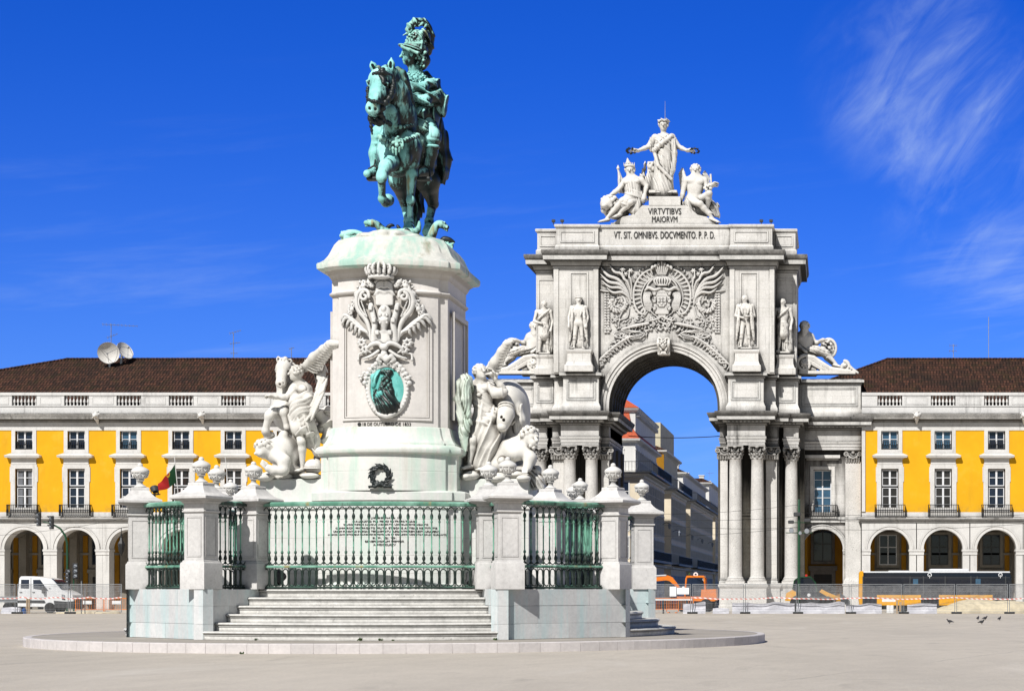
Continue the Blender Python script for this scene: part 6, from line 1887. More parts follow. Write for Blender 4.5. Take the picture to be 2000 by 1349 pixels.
 for c in cs:
  link('window_surround', lme, M['bld_stone'], b, loc=(c, 0, 0)); link('window_surround', upm, M['bld_stone'], b, loc=(c, 0, 0))
  w1 = link('window', jme, M['joinery'], b, loc=(c, 0, 0)); link('pane', g1 if rg.random() < .6 else g1c, M['glass'], w1)
  w2 = link('window', jme2, M['joinery'], b, loc=(c, 0, 0)); link('pane', g2 if rg.random() < .7 else g2c, M['glass'], w2)
  if rg.random() < .4: link('curtain', cur_, M['curtain'], w1, loc=(0, -.012 * rg.random() - .006, -.0))
  link('window_reveal', d1, M['black_iron'], w1); link('window_reveal', d2, M['black_iron'], w2)
  link('balcony_railing', bal1, M['black_iron'], b, loc=(c, 0, 0)); link('window_guard', bal2, M['black_iron'], b, loc=(c, 0, 0))
  link('balustrade', bme, M['parapet'], b, loc=(c, .23, 16.45))
 # carved lion spouts under the cornice
 S = SDF(.04); S.ell((0, -.62, 15.6), (.26, .3, .24), k=.05); S.ell((0, -.9, 15.52), (.12, .15, .1), k=.05); S.curls((0, -.55, 15.62), (.32, .2, .3), 16, .1, 4)
 S.cone((0, -.45, 15.4), (0, -.2, 15.0), .2, .08, k=.1)
 sme = S.mesh('lion_spout')
 for p in spouts: link('lion_spout', sme, M['bld_stone'], b, loc=(p - ox, 0, 0))
 # arcade interior: back wall with shade-darkened yellow panels, stone uprights, vault
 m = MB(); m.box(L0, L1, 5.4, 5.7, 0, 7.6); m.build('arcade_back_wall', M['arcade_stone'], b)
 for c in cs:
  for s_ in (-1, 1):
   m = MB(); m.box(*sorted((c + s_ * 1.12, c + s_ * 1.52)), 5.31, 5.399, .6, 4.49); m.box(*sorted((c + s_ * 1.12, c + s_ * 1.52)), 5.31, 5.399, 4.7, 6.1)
   m.build('yellow_panel', M['yellow_shade'], b)
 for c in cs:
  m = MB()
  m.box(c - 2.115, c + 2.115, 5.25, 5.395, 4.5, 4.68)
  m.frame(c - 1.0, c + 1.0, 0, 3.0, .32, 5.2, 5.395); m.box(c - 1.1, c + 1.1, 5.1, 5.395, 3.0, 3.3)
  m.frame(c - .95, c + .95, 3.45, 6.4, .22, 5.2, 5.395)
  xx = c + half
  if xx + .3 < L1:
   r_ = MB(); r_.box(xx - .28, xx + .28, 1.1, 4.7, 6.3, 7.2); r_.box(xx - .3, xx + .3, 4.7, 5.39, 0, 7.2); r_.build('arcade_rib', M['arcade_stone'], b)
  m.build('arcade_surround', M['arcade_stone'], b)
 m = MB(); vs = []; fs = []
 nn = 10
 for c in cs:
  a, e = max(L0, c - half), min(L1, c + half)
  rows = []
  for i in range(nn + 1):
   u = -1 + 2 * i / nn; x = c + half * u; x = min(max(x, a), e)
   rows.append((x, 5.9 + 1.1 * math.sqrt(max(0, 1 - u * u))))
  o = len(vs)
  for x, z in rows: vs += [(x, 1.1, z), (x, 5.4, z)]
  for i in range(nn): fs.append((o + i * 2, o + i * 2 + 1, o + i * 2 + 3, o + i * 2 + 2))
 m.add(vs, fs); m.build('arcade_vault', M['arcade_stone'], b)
 for i, c in enumerate(cs):
  d = MB(); d.box(c - .68, c + .68, 5.3, 5.38, 0, 2.68); d.build('arcade_door', M['door'], b)
  d = MB(); d.frame(c - .73, c + .73, 3.67, 6.18, .07, 5.18, 5.24); d.box(c - .04, c + .04, 5.18, 5.24, 3.74, 6.11); d.box(c - .66, c - .04, 5.19, 5.24, 5.1, 5.18); d.box(c + .04, c + .66, 5.19, 5.24, 5.1, 5.18)
  dw = d.build('arcade_window', M['dark_joinery'] if i % 3 else M['joinery'], b)
  d = MB(); d.box(c - .72, c + .72, 5.25, 5.29, 3.68, 6.17); d.build('pane', M['glass'], dw)
 # body and roof
 m = MB(); m.box(L0, L1, 11.6, 12, 0, 16.4); m.box(L0, L0 + .3, 1.1, 11.6, 0, 15.7); m.box(L1 - .3, L1, 1.1, 11.6, 0, 15.7); m.box(L0 + .3, L1 - .3, .6, 11.6, 15.4, 15.79)
 m.build('rear_wall', M['bld_stone'], b)
 m = MB(); e0, e1 = (L0 - .2 if r0 is None else r0 - ox), L1 + .2; y0, y1, yr = .9, 13.1, 8.0
 zr, ze = 21.12, 16.75
 a0 = hip0 - ox; a1 = hip1 - ox
 m.add([(e0, y0, ze), (e1, y0, ze), (e1, y1, ze), (e0, y1, ze), (a0, yr, zr), (a1, yr, zr)], [(0, 1, 5, 4), (1, 2, 5), (2, 3, 4, 5), (3, 0, 4), (3, 2, 1, 0)])
 m.build('roof', M['tiles'], b)
 rt = MB()
 def ridge(p, q, r_):
  n_ = max(2, int(np.linalg.norm(np.array(q) - np.array(p)) / .42))
  for i in range(n_):
   u, v = i / n_, (i + 1.12) / n_
   A = np.array(p) * (1 - u) + np.array(q) * u; B_ = np.array(p) * (1 - v) + np.array(q) * v
   rt.tube([A, B_], [r_, r_ * .82], 6)
 ridge((a0, yr, zr + .02), (a1, yr, zr + .02), .13)
 ridge((a0, yr, zr), (e0, y0, ze), .13); ridge((a1, yr, zr), (e1, y0, ze), .13)
 n_ = int((e1 - e0) / .26)
 rt.build('ridge_tiles', M['tiles'], b)
 return b
lw = yellow('long yellow arcaded building filling the left side of the square behind the monument', -83.5, AX - 15.62, [fx(47 + 102.2 * k) for k in range(-1, 9)], [fx(193), fx(398), fx(603), fx(-12), fx(808)], (130 - VX) * 165 / F, AX - 22.0, 3)
rw = yellow('yellow arcaded building to the right of the arch behind the bus', AX + 15.62, fx(2110), [fx(1738 + 104.2 * k) for k in range(4)], [fx(1790), fx(1999)], (1732 - VX) * 165 / F, fx(2110) - 2, 5, -5.4)
# grey corner strip beside the arch on the right wing
m = MB(); m.box(AX + 15.62, AX + 15.9, FY - .12, FY - .001, 7.9, 14.4); tag(m.build('corner_strip', M['bld_stone'], rw, loc=(-(AX + 15.62 + fx(2110)) / 2, -FY, 0)))
# ------------------------------------------------------------------ street beyond the arch
m = MB(); m.add([(AX - 40, 168, .004), (AX + 40, 168, .004), (AX + 40, 700, .004), (AX - 40, 700, .004)], [(0, 1, 2, 3)])
tag(m.build('street_road', M['asphalt']), kind='structure')
SX = AX - 5.0        # building line on the left of the street
def street_block(label, y0, y1, zc, ztop, depth, wall, side_mat, roofm, seed, attic, nwin, south=True):
 b = thing('street_building', label, 'building', (SX, y0, 0), 0, 'buildings lining the street behind the arch')
 L = y1 - y0
 rg = random.Random(seed)
 m = MB(); m.box(-depth, 0, 0, L, 0, zc); m.build('wall', wall, b)
 c = MB(); P = [(-depth, 0), (0, 0), (0, L), (-depth, L)]
 c.mould(P, [(0, zc - .5), (.1, zc - .45), (.15, zc - .3), (.5, zc - .2), (.55, zc), (0, zc + .06)])
 c.mould(P, [(0, 3.9), (.25, 3.95), (.28, 4.15), (0, 4.25)])
 c.build('cornice', side_mat, b)
 # rows of shuttered windows on the street side and the end wall
 fr = MB(); fr.box(-.02, .06, -.58, .58, -.1, 0); fr.box(-.02, .05, -.62, -.5, 0, 1.95); fr.box(-.02, .05, .5, .62, 0, 1.95); fr.box(-.02, .08, -.66, .66, 1.95, 2.12); fr.box(-.01, .04, -.04, .04, 0, 1.95); fr.box(-.01, .035, -.5, -.04, 1.05, 1.12); fr.box(-.01, .035, .04, .5, 1.05, 1.12)
 fme = fr.mesh('window'); gm_ = MB(); gm_.box(-.005, .015, -.5, .5, 0, 1.95); gme = gm_.mesh('pane')
 rows = [4.7, 7.35, 10.0]
 n = 0
 for z in rows:
  for i in range(nwin):
   y = L * (i + .5) / nwin
   w_ = link('window', fme, side_mat, b, loc=(0, y, z)); link('pane', gme, M['glass'], w_)
  if south:
   for i in range(2):
    w_ = link('window', fme, side_mat, b, loc=(-1.9 - 2.6 * i, 0, z), rot=(0, 0, -PI / 2)); link('pane', gme, M['glass'], w_)
 # long iron balconies on the first and top floors
 for z in (rows[0] - .25, zc + .02):
  k = MB(); d = .9
  k.box(0, d, .6, L - .6, z - .12, z)
  for zz in (z + .06, z + .95): k.box(d - .05, d, .6, L - .6, zz, zz + .05)
  for i in range(int((L - 1.2) / .22)): k.box(d - .04, d - .015, .6 + i * .22, .6 + i * .22 + .03, z + .11, z + .95)
  if z > 8 and south:
   for zz in (z + .06, z + .95): k.box(-depth, d, -d, -d + .05, zz, zz + .05)
   k.box(-depth, d, -d, .59, z - .12, z)
   for i in range(int(depth / .3)): k.box(-depth + i * .3, -depth + i * .3 + .03, -d + .01, -d + .04, z + .11, z + .95)
   k.box(d - .05, d, -d, .6, z + .06, z + .11); k.box(d - .05, d, -d, .6, z + .95, z + 1.0)
  k.build('balcony_railing', M['black_iron'], b)
 # shopfronts
 k = MB()
 for i in range(nwin): y = L * (i + .5) / nwin; k.box(-.01, .03, y - .8, y + .8, .1, 3.2)
 k.build('shopfront', M['door'], b)
 # set back attic storeys and roof
 a = attic
 m = MB(); m.box(-depth + .5, -a, .5 if south else 0, L - .4, zc + .05, ztop); m.build('attic_wall', M['cream'] if seed == 3 else M['street_white'], b)
 for i in range(nwin):
  y = L * (i + .5) / nwin; w_ = link('window', fme, side_mat, b, loc=(-a, y, zc + .25)); link('pane', gme, M['glass'], w_)
 if south:
  for i in range(2):
   w_ = link('window', fme, side_mat, b, loc=(-a - 1.7 - 2.4 * i, .5, zc + .25), rot=(0, 0, -PI / 2)); link('pane', gme, M['glass'], w_)
 c = MB(); c.mould([(-depth + .5, .5), (-a, .5), (-a, L - .4), (-depth + .5, L - .4)], [(0, ztop - .3), (.15, ztop - .2), (.5, ztop - .1), (.55, ztop + .08), (0, ztop + .12)])
 c.build('attic_cornice', side_mat, b)
 r = MB(); x0, x1, ya, yb = -depth + .2, -a + .4, .1, L - .1
 h = 2.3 if seed == 1 else .8
 r.add([(x0, ya, ztop + .1), (x1, ya, ztop + .1), (x1, yb, ztop + .1), (x0, yb, ztop + .1), (x0 + 1.5, ya + 1.4, ztop + h), (x1 - 1.5, ya + 1.4, ztop + h), (x1 - 1.5, yb - 1.4, ztop + h), (x0 + 1.5, yb - 1.4, ztop + h)],
          [(0, 1, 5, 4), (1, 2, 6, 5), (2, 3, 7, 6), (3, 0, 4, 7), (4, 5, 6, 7)])
 rf = r.build('roof', roofm, b)
 k = MB()
 for i in range(2):
  y = L * (.3 + .4 * i); k.bbox(-a - 2.4, -a - 1.6, y, y + .9, ztop + .6, ztop + h + 1.0, .04); k.bbox(-a - 2.5, -a - 1.5, y - .08, y + .98, ztop + h + 1.001, ztop + h + 1.15, .03)
 k.build('chimney', M['street_white'], rf)
 if seed == 1:       # the near block carries a white gabled storey with steep red tiles
  m = MB(); m.box(-depth + .6, -.9, 1.6, L - .6, ztop + .1, ztop + 3.0); m.build('gable_storey', M['street_white'], b)
  m = MB(); m.add([(-depth + .3, .6, ztop + .12), (-1.1, .6, ztop + .12), (-1.5, 1.59, ztop + 2.7), (-depth + .3, 1.59, ztop + 2.7)], [(0, 1, 2, 3)]); m.build('tiled_slope', M['red_tiles'], b)
  c = MB(); c.mould([(-depth + .6, 1.6), (-.9, 1.6), (-.9, L - .6), (-depth + .6, L - .6)], [(0, ztop + 2.7), (.2, ztop + 2.8), (.35, ztop + 3.0), (.4, ztop + 3.1), (0, ztop + 3.2)])
  for i in range(26): c.box(-.9, -.55, 1.8 + i * .82, 2.1 + i * .82, ztop + 2.35, ztop + 2.7)
  c.build('gable_cornice', M['street_white'], b)
  r = MB(); r.add([(-depth, 1.2, ztop + 3.15), (-.5, 1.2, ztop + 3.15), (-.5, L - .2, ztop + 3.15), (-depth, L - .2, ztop + 3.15), (-depth, 3, ztop + 4.4), (-2.4, 3, ztop + 4.4), (-2.4, L - 2, ztop + 4.4), (-depth, L - 2, ztop + 4.4)], [(0, 1, 5, 4), (1, 2, 6, 5), (2, 3, 7, 6), (3, 0, 4, 7), (4, 5, 6, 7)])
  r.build('roof', M['red_tiles'], b)
street_block('nearest street building with red tiled gable seen just inside the arch', 187.5, 211, 12.9, 16.1, 13, M['street_wall'], M['street_white'], M['red_tiles'], 1, .8, 12)
street_block('second street building with cream attic wall and yellow dormer', 220, 242, 12.9, 17.3, 13, M['street_wall'], M['street_white'], M['tiles'], 3, 1.0, 11)
street_block('third street building, long with small roof dormers', 250, 296, 13.0, 16.6, 13, M['street_wall'], M['street_white'], M['tiles'], 4, 1.0, 20)
street_block('fourth street building with white gable far down the street', 303, 345, 13.2, 18.2, 13, M['street_wall'], M['street_white'], M['tiles'], 6, 1.0, 14)
street_block('farthest street building closing the view beside the right pier', 352, 420, 13.4, 17.6, 13, M['street_wall'], M['street_white'], M['tiles'], 8, 1.0, 14)
# the cream gable and the yellow strip of the second block
g2 = [o for o in bpy.data.objects if o.get('label', '').startswith('second street')][0]
m = MB(); m.box(-12, -1.3, 1.2, 20, 17.4, 20.6); m.add([(x, y, z) for y in (1.2, 20) for x, z in ((-12, 20.6), (-2.5, 20.6), (-4.5, 22.4), (-12, 22.4))], [(0, 1, 2, 3), (7, 6, 5, 4), (1, 5, 6, 2), (2, 6, 7, 3)]); m.build('cream_gable', M['cream'], g2)
m = MB(); m.box(-3.2, -.82, .2, .49, 13.0, 16.9); m.build('yellow_strip', M['yellow_shade'], g2)
# wall lanterns down the street
lm = MB(); lm.tube([(0, 0, 0), (.4, 0, .2), (.75, 0, .08)], .03, 6); lme_ = lm.mesh('bracket')
lg = MB(); lg.lathe([(.02, -.5), (.11, -.46), (.18, -.1), (.2, -.06), (.15, .0), (.05, .08), (.02, .14)], 6, (.75, 0, 0)); lgm = lg.mesh('lantern_glass')
for i, (y, z) in enumerate(((209, 8.6), (222, 8.2), (243, 8.3), (262, 8.3), (284, 8.3))):
 t = thing('wall_lantern', ['nearest wall lantern on the first street building', 'wall lantern on the corner of the second street building', 'third wall lantern down the street', 'fourth wall lantern down the street', 'farthest wall lantern down the street'][i], 'lantern', (SX, y, z), 0, 'wall lanterns along the street')
 link('bracket', lme_, M['black_iron'], t); link('lantern_glass', lgm, M['lens'], t)
# ------------------------------------------------------------------ roof clutter
def dish(px, py, Y, r, rz, tilt, label):
 o = at(px, py, Y)
 t = thing('satellite_dish', label, 'satellite dish', tuple(o), rz, 'white satellite dishes on the left roof')
 prof = [(r * k / 8, .32 * r * (k / 8) ** 2) for k in range(9)]
 prof = prof + [(p, z - .05) for p, z in prof[::-1]]
 m = MB(); vs = []; fs = []; n = 28
 Mx = Matrix.Rotation(R(tilt), 4, 'X')
 for p, z in prof:
  for k in range(n): a = 2 * PI * k / n; vs.append((max(p, .01) * math.cos(a), max(p, .01) * math.sin(a), z))
 for i in range(len(prof) - 1):
  for k in range(n): fs.append((i * n + k, i * n + (k + 1) % n, (i + 1) * n + (k + 1) % n, (i + 1) * n + k))
 m.add(vs, fs, Mx); m.build('reflector', M['dish'], t, 50)
 m = MB()
 for k in range(3): a = 2 * PI * k / 3 + .5; m.tube([Mx @ Vector((r * .9 * math.cos(a), r * .9 * math.sin(a), .27 * r)), Mx @ Vector((0, 0, r * .8))], .02, 4)
 m.tube([Mx @ Vector((0, 0, r * .75)), Mx @ Vector((0, 0, r * .95))], .07, 8); m.build('feed_horn', M['steel'], t)
 m = MB(); m.tube([(0, .2, -r * .3), (0, .3, -r - .5)], .1, 8); m.build('mount', M['steel'], t)
dish(213, 688, 163.5, .90, R(10), 105, 'larger round white satellite dish facing the square on the left roof')
dish(241, 687, 164.2, .80, R(62), 62, 'second white satellite dish turned edgewise beside the larger one on the left roof')
def antenna(px, ytop, ybase, Y, label, bars):
 a, b_ = at(px, ytop, Y), at(px, ybase, Y)
 t = thing('roof_antenna', label, 'antenna', tuple(b_), 0, 'antennas on the roofs')
 H = a[2] - b_[2]
 m = MB(); m.tube([(0, 0, 0), (0, 0, H)], .03, 5); m.build('mast', M['steel'], t)
 if bars:
  m = MB()
  for (zf, x0, x1, tl, n) in bars:
   z = H * zf; m.tube([(x0, 0, z), (x1, 0, z + tl)], .018, 4)
   for i in range(n):
    u = i / max(1, n - 1); x = x0 + (x1 - x0) * u; q = .28 * (1 - .4 * u)
    m.tube([(x, -q, z + tl * u), (x, q, z + tl * u)], .012, 4); m.tube([(x, 0, z + tl * u - q * .5), (x, 0, z + tl * u + q * .5)], .012, 4)
  m.build('aerial', M['steel'], t)
antenna(217, 632, 700, 164.8, 'tall television antenna with long boom above the left roof dishes', [(.98, -.7, 2.2, -.15, 10), (.6, -.3, .5, .3, 4), (.3, -.3, .6, -.3, 4)])
antenna(456, 650, 703, 165, 'antenna with short tilted booms on the left roof ridge', [(.98, -.3, .6, .25, 5), (.6, -.25, .5, .1, 4), (.25, -.2, .3, .0, 3)])
antenna(569, 680, 703, 165, 'small antenna on the ridge just left of the winged group', [(.95, -.15, .2, .1, 3)])
antenna(1862, 672, 699, 165, 'forked antenna on the right roof ridge', [(.9, -.3, .3, 0, 4), (.5, -.35, .25, 0, 3)])
antenna(1931, 619, 699, 165, 'tall plain mast on the right roof ridge', None)
antenna(1385, 917, 985, 330, 'antenna on the roofs far down the street', [(.9, -.5, .8, 0, 4)])
# ------------------------------------------------------------------ flags on the building balconies
t = thing('flag', 'drooping green and red flag on a leaning staff before the left facade', 'flag', tuple(at(350, 986, 156.2)))
m = MB(); top = at(341, 893, 155.2) - at(350, 986, 156.2); m.tube([(0, 0, 0), tuple(top)], .035, 6); m.build('staff', M['white_paint'], t)
vs = []; fs = []; nu, nv = 16, 8
o = at(350, 986, 156.2)
A, Bp = at(342, 905, 155.3), at(345, 941, 155.8)     # hoist
Cc, D = at(308, 944, 155.0), at(310, 958, 155.0)     # fly
for i in range(nu + 1):
 u = i / nu
 for j in range(nv + 1):
  v = j / nv
  p = (A * (1 - u) + Cc * u) * (1 - v) + (Bp * (1 - u) + D * u) * v
  p = p + np.array((0, .16 * math.sin(9 * u + 3 * v) * (.3 + u), -.15 * math.sin(PI * u)))
  vs.append(tuple(p - o))
for i in range(nu):
 for j in range(nv): k = i * (nv + 1) + j; fs.append((k, k + 1, k + nv + 2, k + nv + 1))
m = MB(); m.add(vs, fs); m.build('cloth', M['flag'], t, 80)
m = MB(); a, b_ = at(440, 893, 155.2), at(449, 986, 156.2); m.tube([tuple(a), tuple(b_)], .03, 6)
tag(m.build('flagpole', M['white_paint']), 'bare leaning white flagpole on a balcony left of the marble group', 'flagpole')
# ------------------------------------------------------------------ site fence
FNY = 131.0
def wire_panel():
 m = MB(); W_ = 3.44
 for i in range(39): x = W_ * (i + .5) / 39; m.box(x - .004, x + .004, -.004, .004, .14, 1.95)
 for z in (.3, .7, 1.1, 1.5, 1.85): m.box(0, W_, -.008, -.0041, z - .004, z + .004)
 return m.mesh('wire_mesh')
wp = wire_panel()
fpm = MB()
for x in (0, 3.44): fpm.tube([(x, 0, .06), (x, 0, 2.0)], .024, 6)
fpm.tube([(0, 0, 1.98), (3.44, 0, 1.98)], .02, 6); fpm.tube([(0, 0, .13), (3.44, 0, .13)], .018, 6)
fpme = fpm.mesh('tube_frame')
ftm = MB(); ftm.bbox(-.35, .35, -.12, .12, 0, .12, .02); ftme = ftm.mesh('foot_block')
def dustnet():
 t = NT('dust_netting'); t.b.inputs['Base Color'].default_value = (.42, .42, .43, 1); t.b.inputs['Roughness'].default_value = .9
 tr = t.n('BsdfTransparent'); mx = t.n('MixShader')
 n = t.ramp(t.noise(3, 4, .6), .3, .7, .16, .36)
 t.l(n, mx.inputs[0]); t.l(tr.outputs[0], mx.inputs[1]); t.l(t.b.outputs[0], mx.inputs[2]); t.l(mx.outputs[0], t.out.inputs[0])
 return t.m
M['net'] = dustnet()
def net_mesh(z0, z1, seed):
 rg = random.Random(seed); m = MB(); n = 14; vs = []; fs = []
 ph = rg.uniform(0, 6)
 for i in range(n + 1):
  x = 3.44 * i / n
  for z in (z0, (z0 + z1) / 2, z1): vs.append((x, .05 + .03 * math.sin(x * 3 + ph), z + (.05 * math.sin(x * 2.2 + ph) if z == z1 else 0)))
 for i in range(n):
  for j in range(2): k = i * 3 + j; fs.append((k, k + 1, k + 4, k + 3))
 m.add(vs, fs); return m.mesh('dust_net', 80)
nets_ = [net_mesh(1.0, 1.92, s_) for s_ in range(3)]
lab_l = ['far left mesh fence panel at the picture edge', 'second mesh fence panel from the left, in front of the van', 'mesh fence panel just right of the van on the left']
xs = [(-70 + i * 103.5) for i in range(3)] + [1146 + 103.2 * i for i in range(1, 9)]
lab_r = ['mesh fence panel in front of the orange excavator', 'mesh fence panel left of the arch columns', 'mesh fence panel before the twin columns', 'mesh fence panel at the green lamp post', 'mesh fence panel before the yellow loader arm', 'mesh fence panel at the rear of the bus', 'mesh fence panel before the middle of the bus', 'mesh fence panel at the far right before the sand heap']
for i, px in enumerate(xs):
 p = at(px, 1150, FNY)
 t = thing('mesh_fence', (lab_l + lab_r)[i], 'fence', (p[0], FNY, 0), R(random.uniform(-1, 1)), 'temporary site fence panels')
 link('tube_frame', fpme, M['steel'], t); link('wire_mesh', wp, M['steel'], t)
 link('foot_block', ftme, M['rubber'], t, loc=(0, 0, 0)); link('dust_net', nets_[i % 3], M['net'], t)
# plastic sheeting hung along the bottom
def sheeting(px0, px1, z1, seed, label, Y=FNY + .35):
 rg = random.Random(seed)
 x0, x1 = at(px0, 0, Y)[0], at(px1, 0, Y)[0]; L = x1 - x0; n = max(10, int(L / .12)); k = 7; vs = []; fs = []
 ph = [rg.uniform(0, 6) for _ in range(4)]
 for i in range(n + 1):
  x = L * i / n
  for j in range(k + 1):
   v = j / k; zt = z1 * (1 - .12 * abs(math.sin(x * 1.7 + ph[0])) - .1 * abs(math.sin(x * .9 + ph[1])))
   y = .07 * abs(math.sin(x * 2.2 + ph[2] + 1.2 * v)) + .05 * abs(math.sin(x * 1.6 + ph[3] - 2.6 * v)) - .18 * (1 - v) ** 2
   vs.append((x - L / 2, y, zt * v + .01))
 for i in range(n):
  for j in range(k): a = i * (k + 1) + j; fs.append((a, a + k + 1, a + k + 2, a + 1))
 m = MB(); m.add(vs, fs); o = m.build('plastic_sheeting', M['sheet'], ang=45, loc=((x0 + x1) / 2, Y, 0))
 tag(o, label, 'sheeting', 'plastic sheeting along the site fence')
sheeting(1334, 1378, .82, 1, 'crumpled grey plastic sheet by the orange excavator')
sheeting(1392, 1424, .40, 2, 'low grey plastic sheet left of the columns')
sheeting(1430, 1552, .84, 3, 'long grey plastic sheeting under the twin columns')
sheeting(1556, 1650, .84, 4, 'grey plastic sheeting at the foot of the green lamp post')
sheeting(1652, 1722, .74, 5, 'grey plastic sheeting before the rear of the bus')
sheeting(1772, 1830, .76, 6, 'torn grey plastic sheet beside the sand heap')
sheeting(2, 40, .5, 7, 'dark crumpled sheet at the far left edge')
# barrier tape
def tape(px0, px1, z, Y, label):
 x0, x1 = at(px0, 0, Y)[0], at(px1, 0, Y)[0]; n = 40; vs = []
 for i in range(n + 1):
  u = i / n; x = x0 + (x1 - x0) * u; s_ = -.10 * abs(math.sin(u * PI * 4)) + .015 * math.sin(u * 60)
  vs += [(x, Y, z + s_), (x, Y + .015 * math.sin(u * 30), z + s_ + .075)]
 m = MB(); m.add(vs, [(2 * i, 2 * i + 2, 2 * i + 3, 2 * i + 1) for i in range(n)])
 tag(m.build('barrier_tape', M['tape'], ang=80), label, 'tape')
tape(1350, 2030, 1.05, FNY - .06, 'red and white barrier tape strung along the right fence')
tape(-20, 238, 1.08, FNY - .06, 'red and white barrier tape strung across the white van')
# sand heap
S = SDF(.07)
o = at(1905, 1198, 135.5); o[2] = 0
for px, z, r in ((1855, .35, 1.6), (1880, .62, 1.7), (1905, .95, 2.0), (1935, .75, 1.9), (1965, .85, 2.0), (1995, .7, 1.8), (2020, .6, 1.8)):
 p = at(px, 0, 135.5); S.ell((p[0], 135.5 + random.uniform(-.4, .4), 0), (r, 1.6, z), k=.25, disp=lambda P: .03 * np.sin(P[..., 0] * 9 + 2 * np.sin(P[..., 1] * 5)))
sp_ = S.build('sand_heap', M['sand'], None, (0, 0, 0)); tag(sp_, 'heap of pale sand behind the fence at the lower right', 'sand heap')
sp_.location = (0, 0, .02)
# ------------------------------------------------------------------ vehicles and machines
def wheel(parent, x, y, z, r, w_, name='wheel', rimc='steel'):
 Mx = Matrix.Rotation(PI / 2, 4, 'X')
 t = MB().lathe([(r * .6, -w_ / 2), (r * .93, -w_ / 2), (r, -w_ * .35), (r, w_ * .35), (r * .93, w_ / 2), (r * .6, w_ / 2)], 24, M=Mx)
 ty = t.build(name, M['rubber'], parent, 40, loc=(x, y, z))
 q = MB().lathe([(.02, -w_ * .42), (r * .25, -w_ * .45), (r * .3, -w_ * .36), (r * .55, -w_ * .4), (r * .62, -w_ * .5), (r * .62, w_ * .5), (.02, w_ * .42)], 16, M=Mx)
 q.build('rim', M[rimc], ty, 40)
def extrude(m, poly, y0, y1, b=.0):
 """side profile (x, z) extruded across y, with a chamfer b along the side edges"""
 n = len(poly); c = np.mean(np.array(poly), 0)
 def sh(k): return [(c[0] + (x - c[0]) * k, c[1] + (z - c[1]) * k) for x, z in poly]
 rows = [(y0, sh(1 - b)), (y0 + b * .8, poly), (y1 - b * .8, poly), (y1, sh(1 - b))] if b else [(y0, poly), (y1, poly)]
 vs = [(x, y, z) for y, pl_ in rows for x, z in pl_]
 fs = [tuple(range(n)), tuple(range(len(vs) - 1, len(vs) - n - 1, -1))]
 for r_ in range(len(rows) - 1):
  for i in range(n): fs.append((r_ * n + i, r_ * n + (i + 1) % n, (r_ + 1) * n + (i + 1) % n, (r_ + 1) * n + i))
 m.add(vs, fs)
# white double cab pickup
VY_ = 135.0; sv = F / VY_
vx0 = at(45, 0, VY_)[0]
van = thing('white_van', 'white double cab van parked behind the striped tape on the left', 'van', (vx0, VY_, 0))
def vp(zx, zy): return ((zx - 250) / 5.62 / sv, 1.65 + (1150 - (980 + zy / 5.62)) / sv)
body = [vp(*p) for p in ((254, 1145), (254, 1000), (272, 835), (290, 815), (430, 815), (520, 828), (620, 842), (650, 870), (725, 960), (800, 990), (850, 1020), (862, 1060), (864, 1130), (850, 1150), (660, 1150))]
m = MB(); extrude(m, body, -.95, .95, .03); m.build('body', M['white_paint'], van, 30)
m = MB(); extrude(m, [vp(*p) for p in ((254, 1075), (545, 1075), (560, 1100), (545, 1106), (254, 1100))], -.985, -.94); extrude(m, [vp(*p) for p in ((650, 1080), (790, 1090), (868, 1085), (868, 1150), (850, 1165), (660, 1160))], -.99, .99); m.build('bumper_trim', M['grey_plastic'], van)
def sidewin(poly, nm, mt, y=-.958): m = MB(); extrude(m, [vp(*p) for p in poly], y, y + .03); return m.build(nm, mt, van)
sidewin(((288, 945), (292, 850), (380, 850), (378, 950)), 'rear_side_window', M['glass'])
sidewin(((425, 950), (422, 852), (500, 852), (545, 915), (590, 975)), 'front_side_window', M['glass'])
m = MB(); a, b_ = vp(540, 846), vp(715, 955)
m.add([(a[0], -.8, a[1] + .03), (vp(630, 848)[0], -.8, vp(630, 848)[1] + .06), (b_[0] + .14, -.86, b_[1] + .03), (vp(600, 958)[0], -.97, b_[1] + .02)], [(0, 1, 2, 3)])
w0, w1 = vp(635, 850), vp(730, 955)
m.add([(w0[0] + .03, -.78, w0[1]), (w0[0] + .03, .78, w0[1]), (w1[0] + .02, .85, w1[1] + .02), (w1[0] + .02, -.85, w1[1] + .02)], [(0, 1, 2, 3)])
m.build('windscreen', M['glass'], van)
m = MB(); extrude(m, [vp(*p) for p in ((735, 1010), (770, 1020), (775, 1075), (738, 1068))], -.97, -.7); extrude(m, [vp(*p) for p in ((790, 1030), (862, 1045), (868, 1110), (800, 1112))], -.6, .6); m.build('grille', M['grey_plastic'], van)
m = MB(); extrude(m, [vp(*p) for p in ((742, 1016), (765, 1024), (768, 1060), (745, 1056))], -.985, -.72); m.build('headlight', M['lens'], van)
d = MB()
for zx in (393, 402): extrude(d, [vp(zx, 830), vp(zx + 2, 830), vp(zx + 2, 1130), vp(zx, 1130)], -.962, -.95)
for zx in (290, 430): extrude(d, [vp(zx - 14, 985), vp(zx + 14, 985), vp(zx + 14, 993), vp(zx - 14, 993)], -.99, -.95)
d.build('door_seam', M['grey_plastic'], van)
m = MB(); p = vp(545, 985); m.bbox(p[0] - .1, p[0] + .1, -1.2, -1.0, p[1] - .1, p[1] + .3, .04); m.build('wing_mirror', M['grey_plastic'], van)
for x_, nm in ((605, 'front'), (150, 'rear')):
 p = vp(x_, 1130); wheel(van, p[0], -.89, .37, .37, .24); wheel(van, p[0], .89, .37, .37, .24)
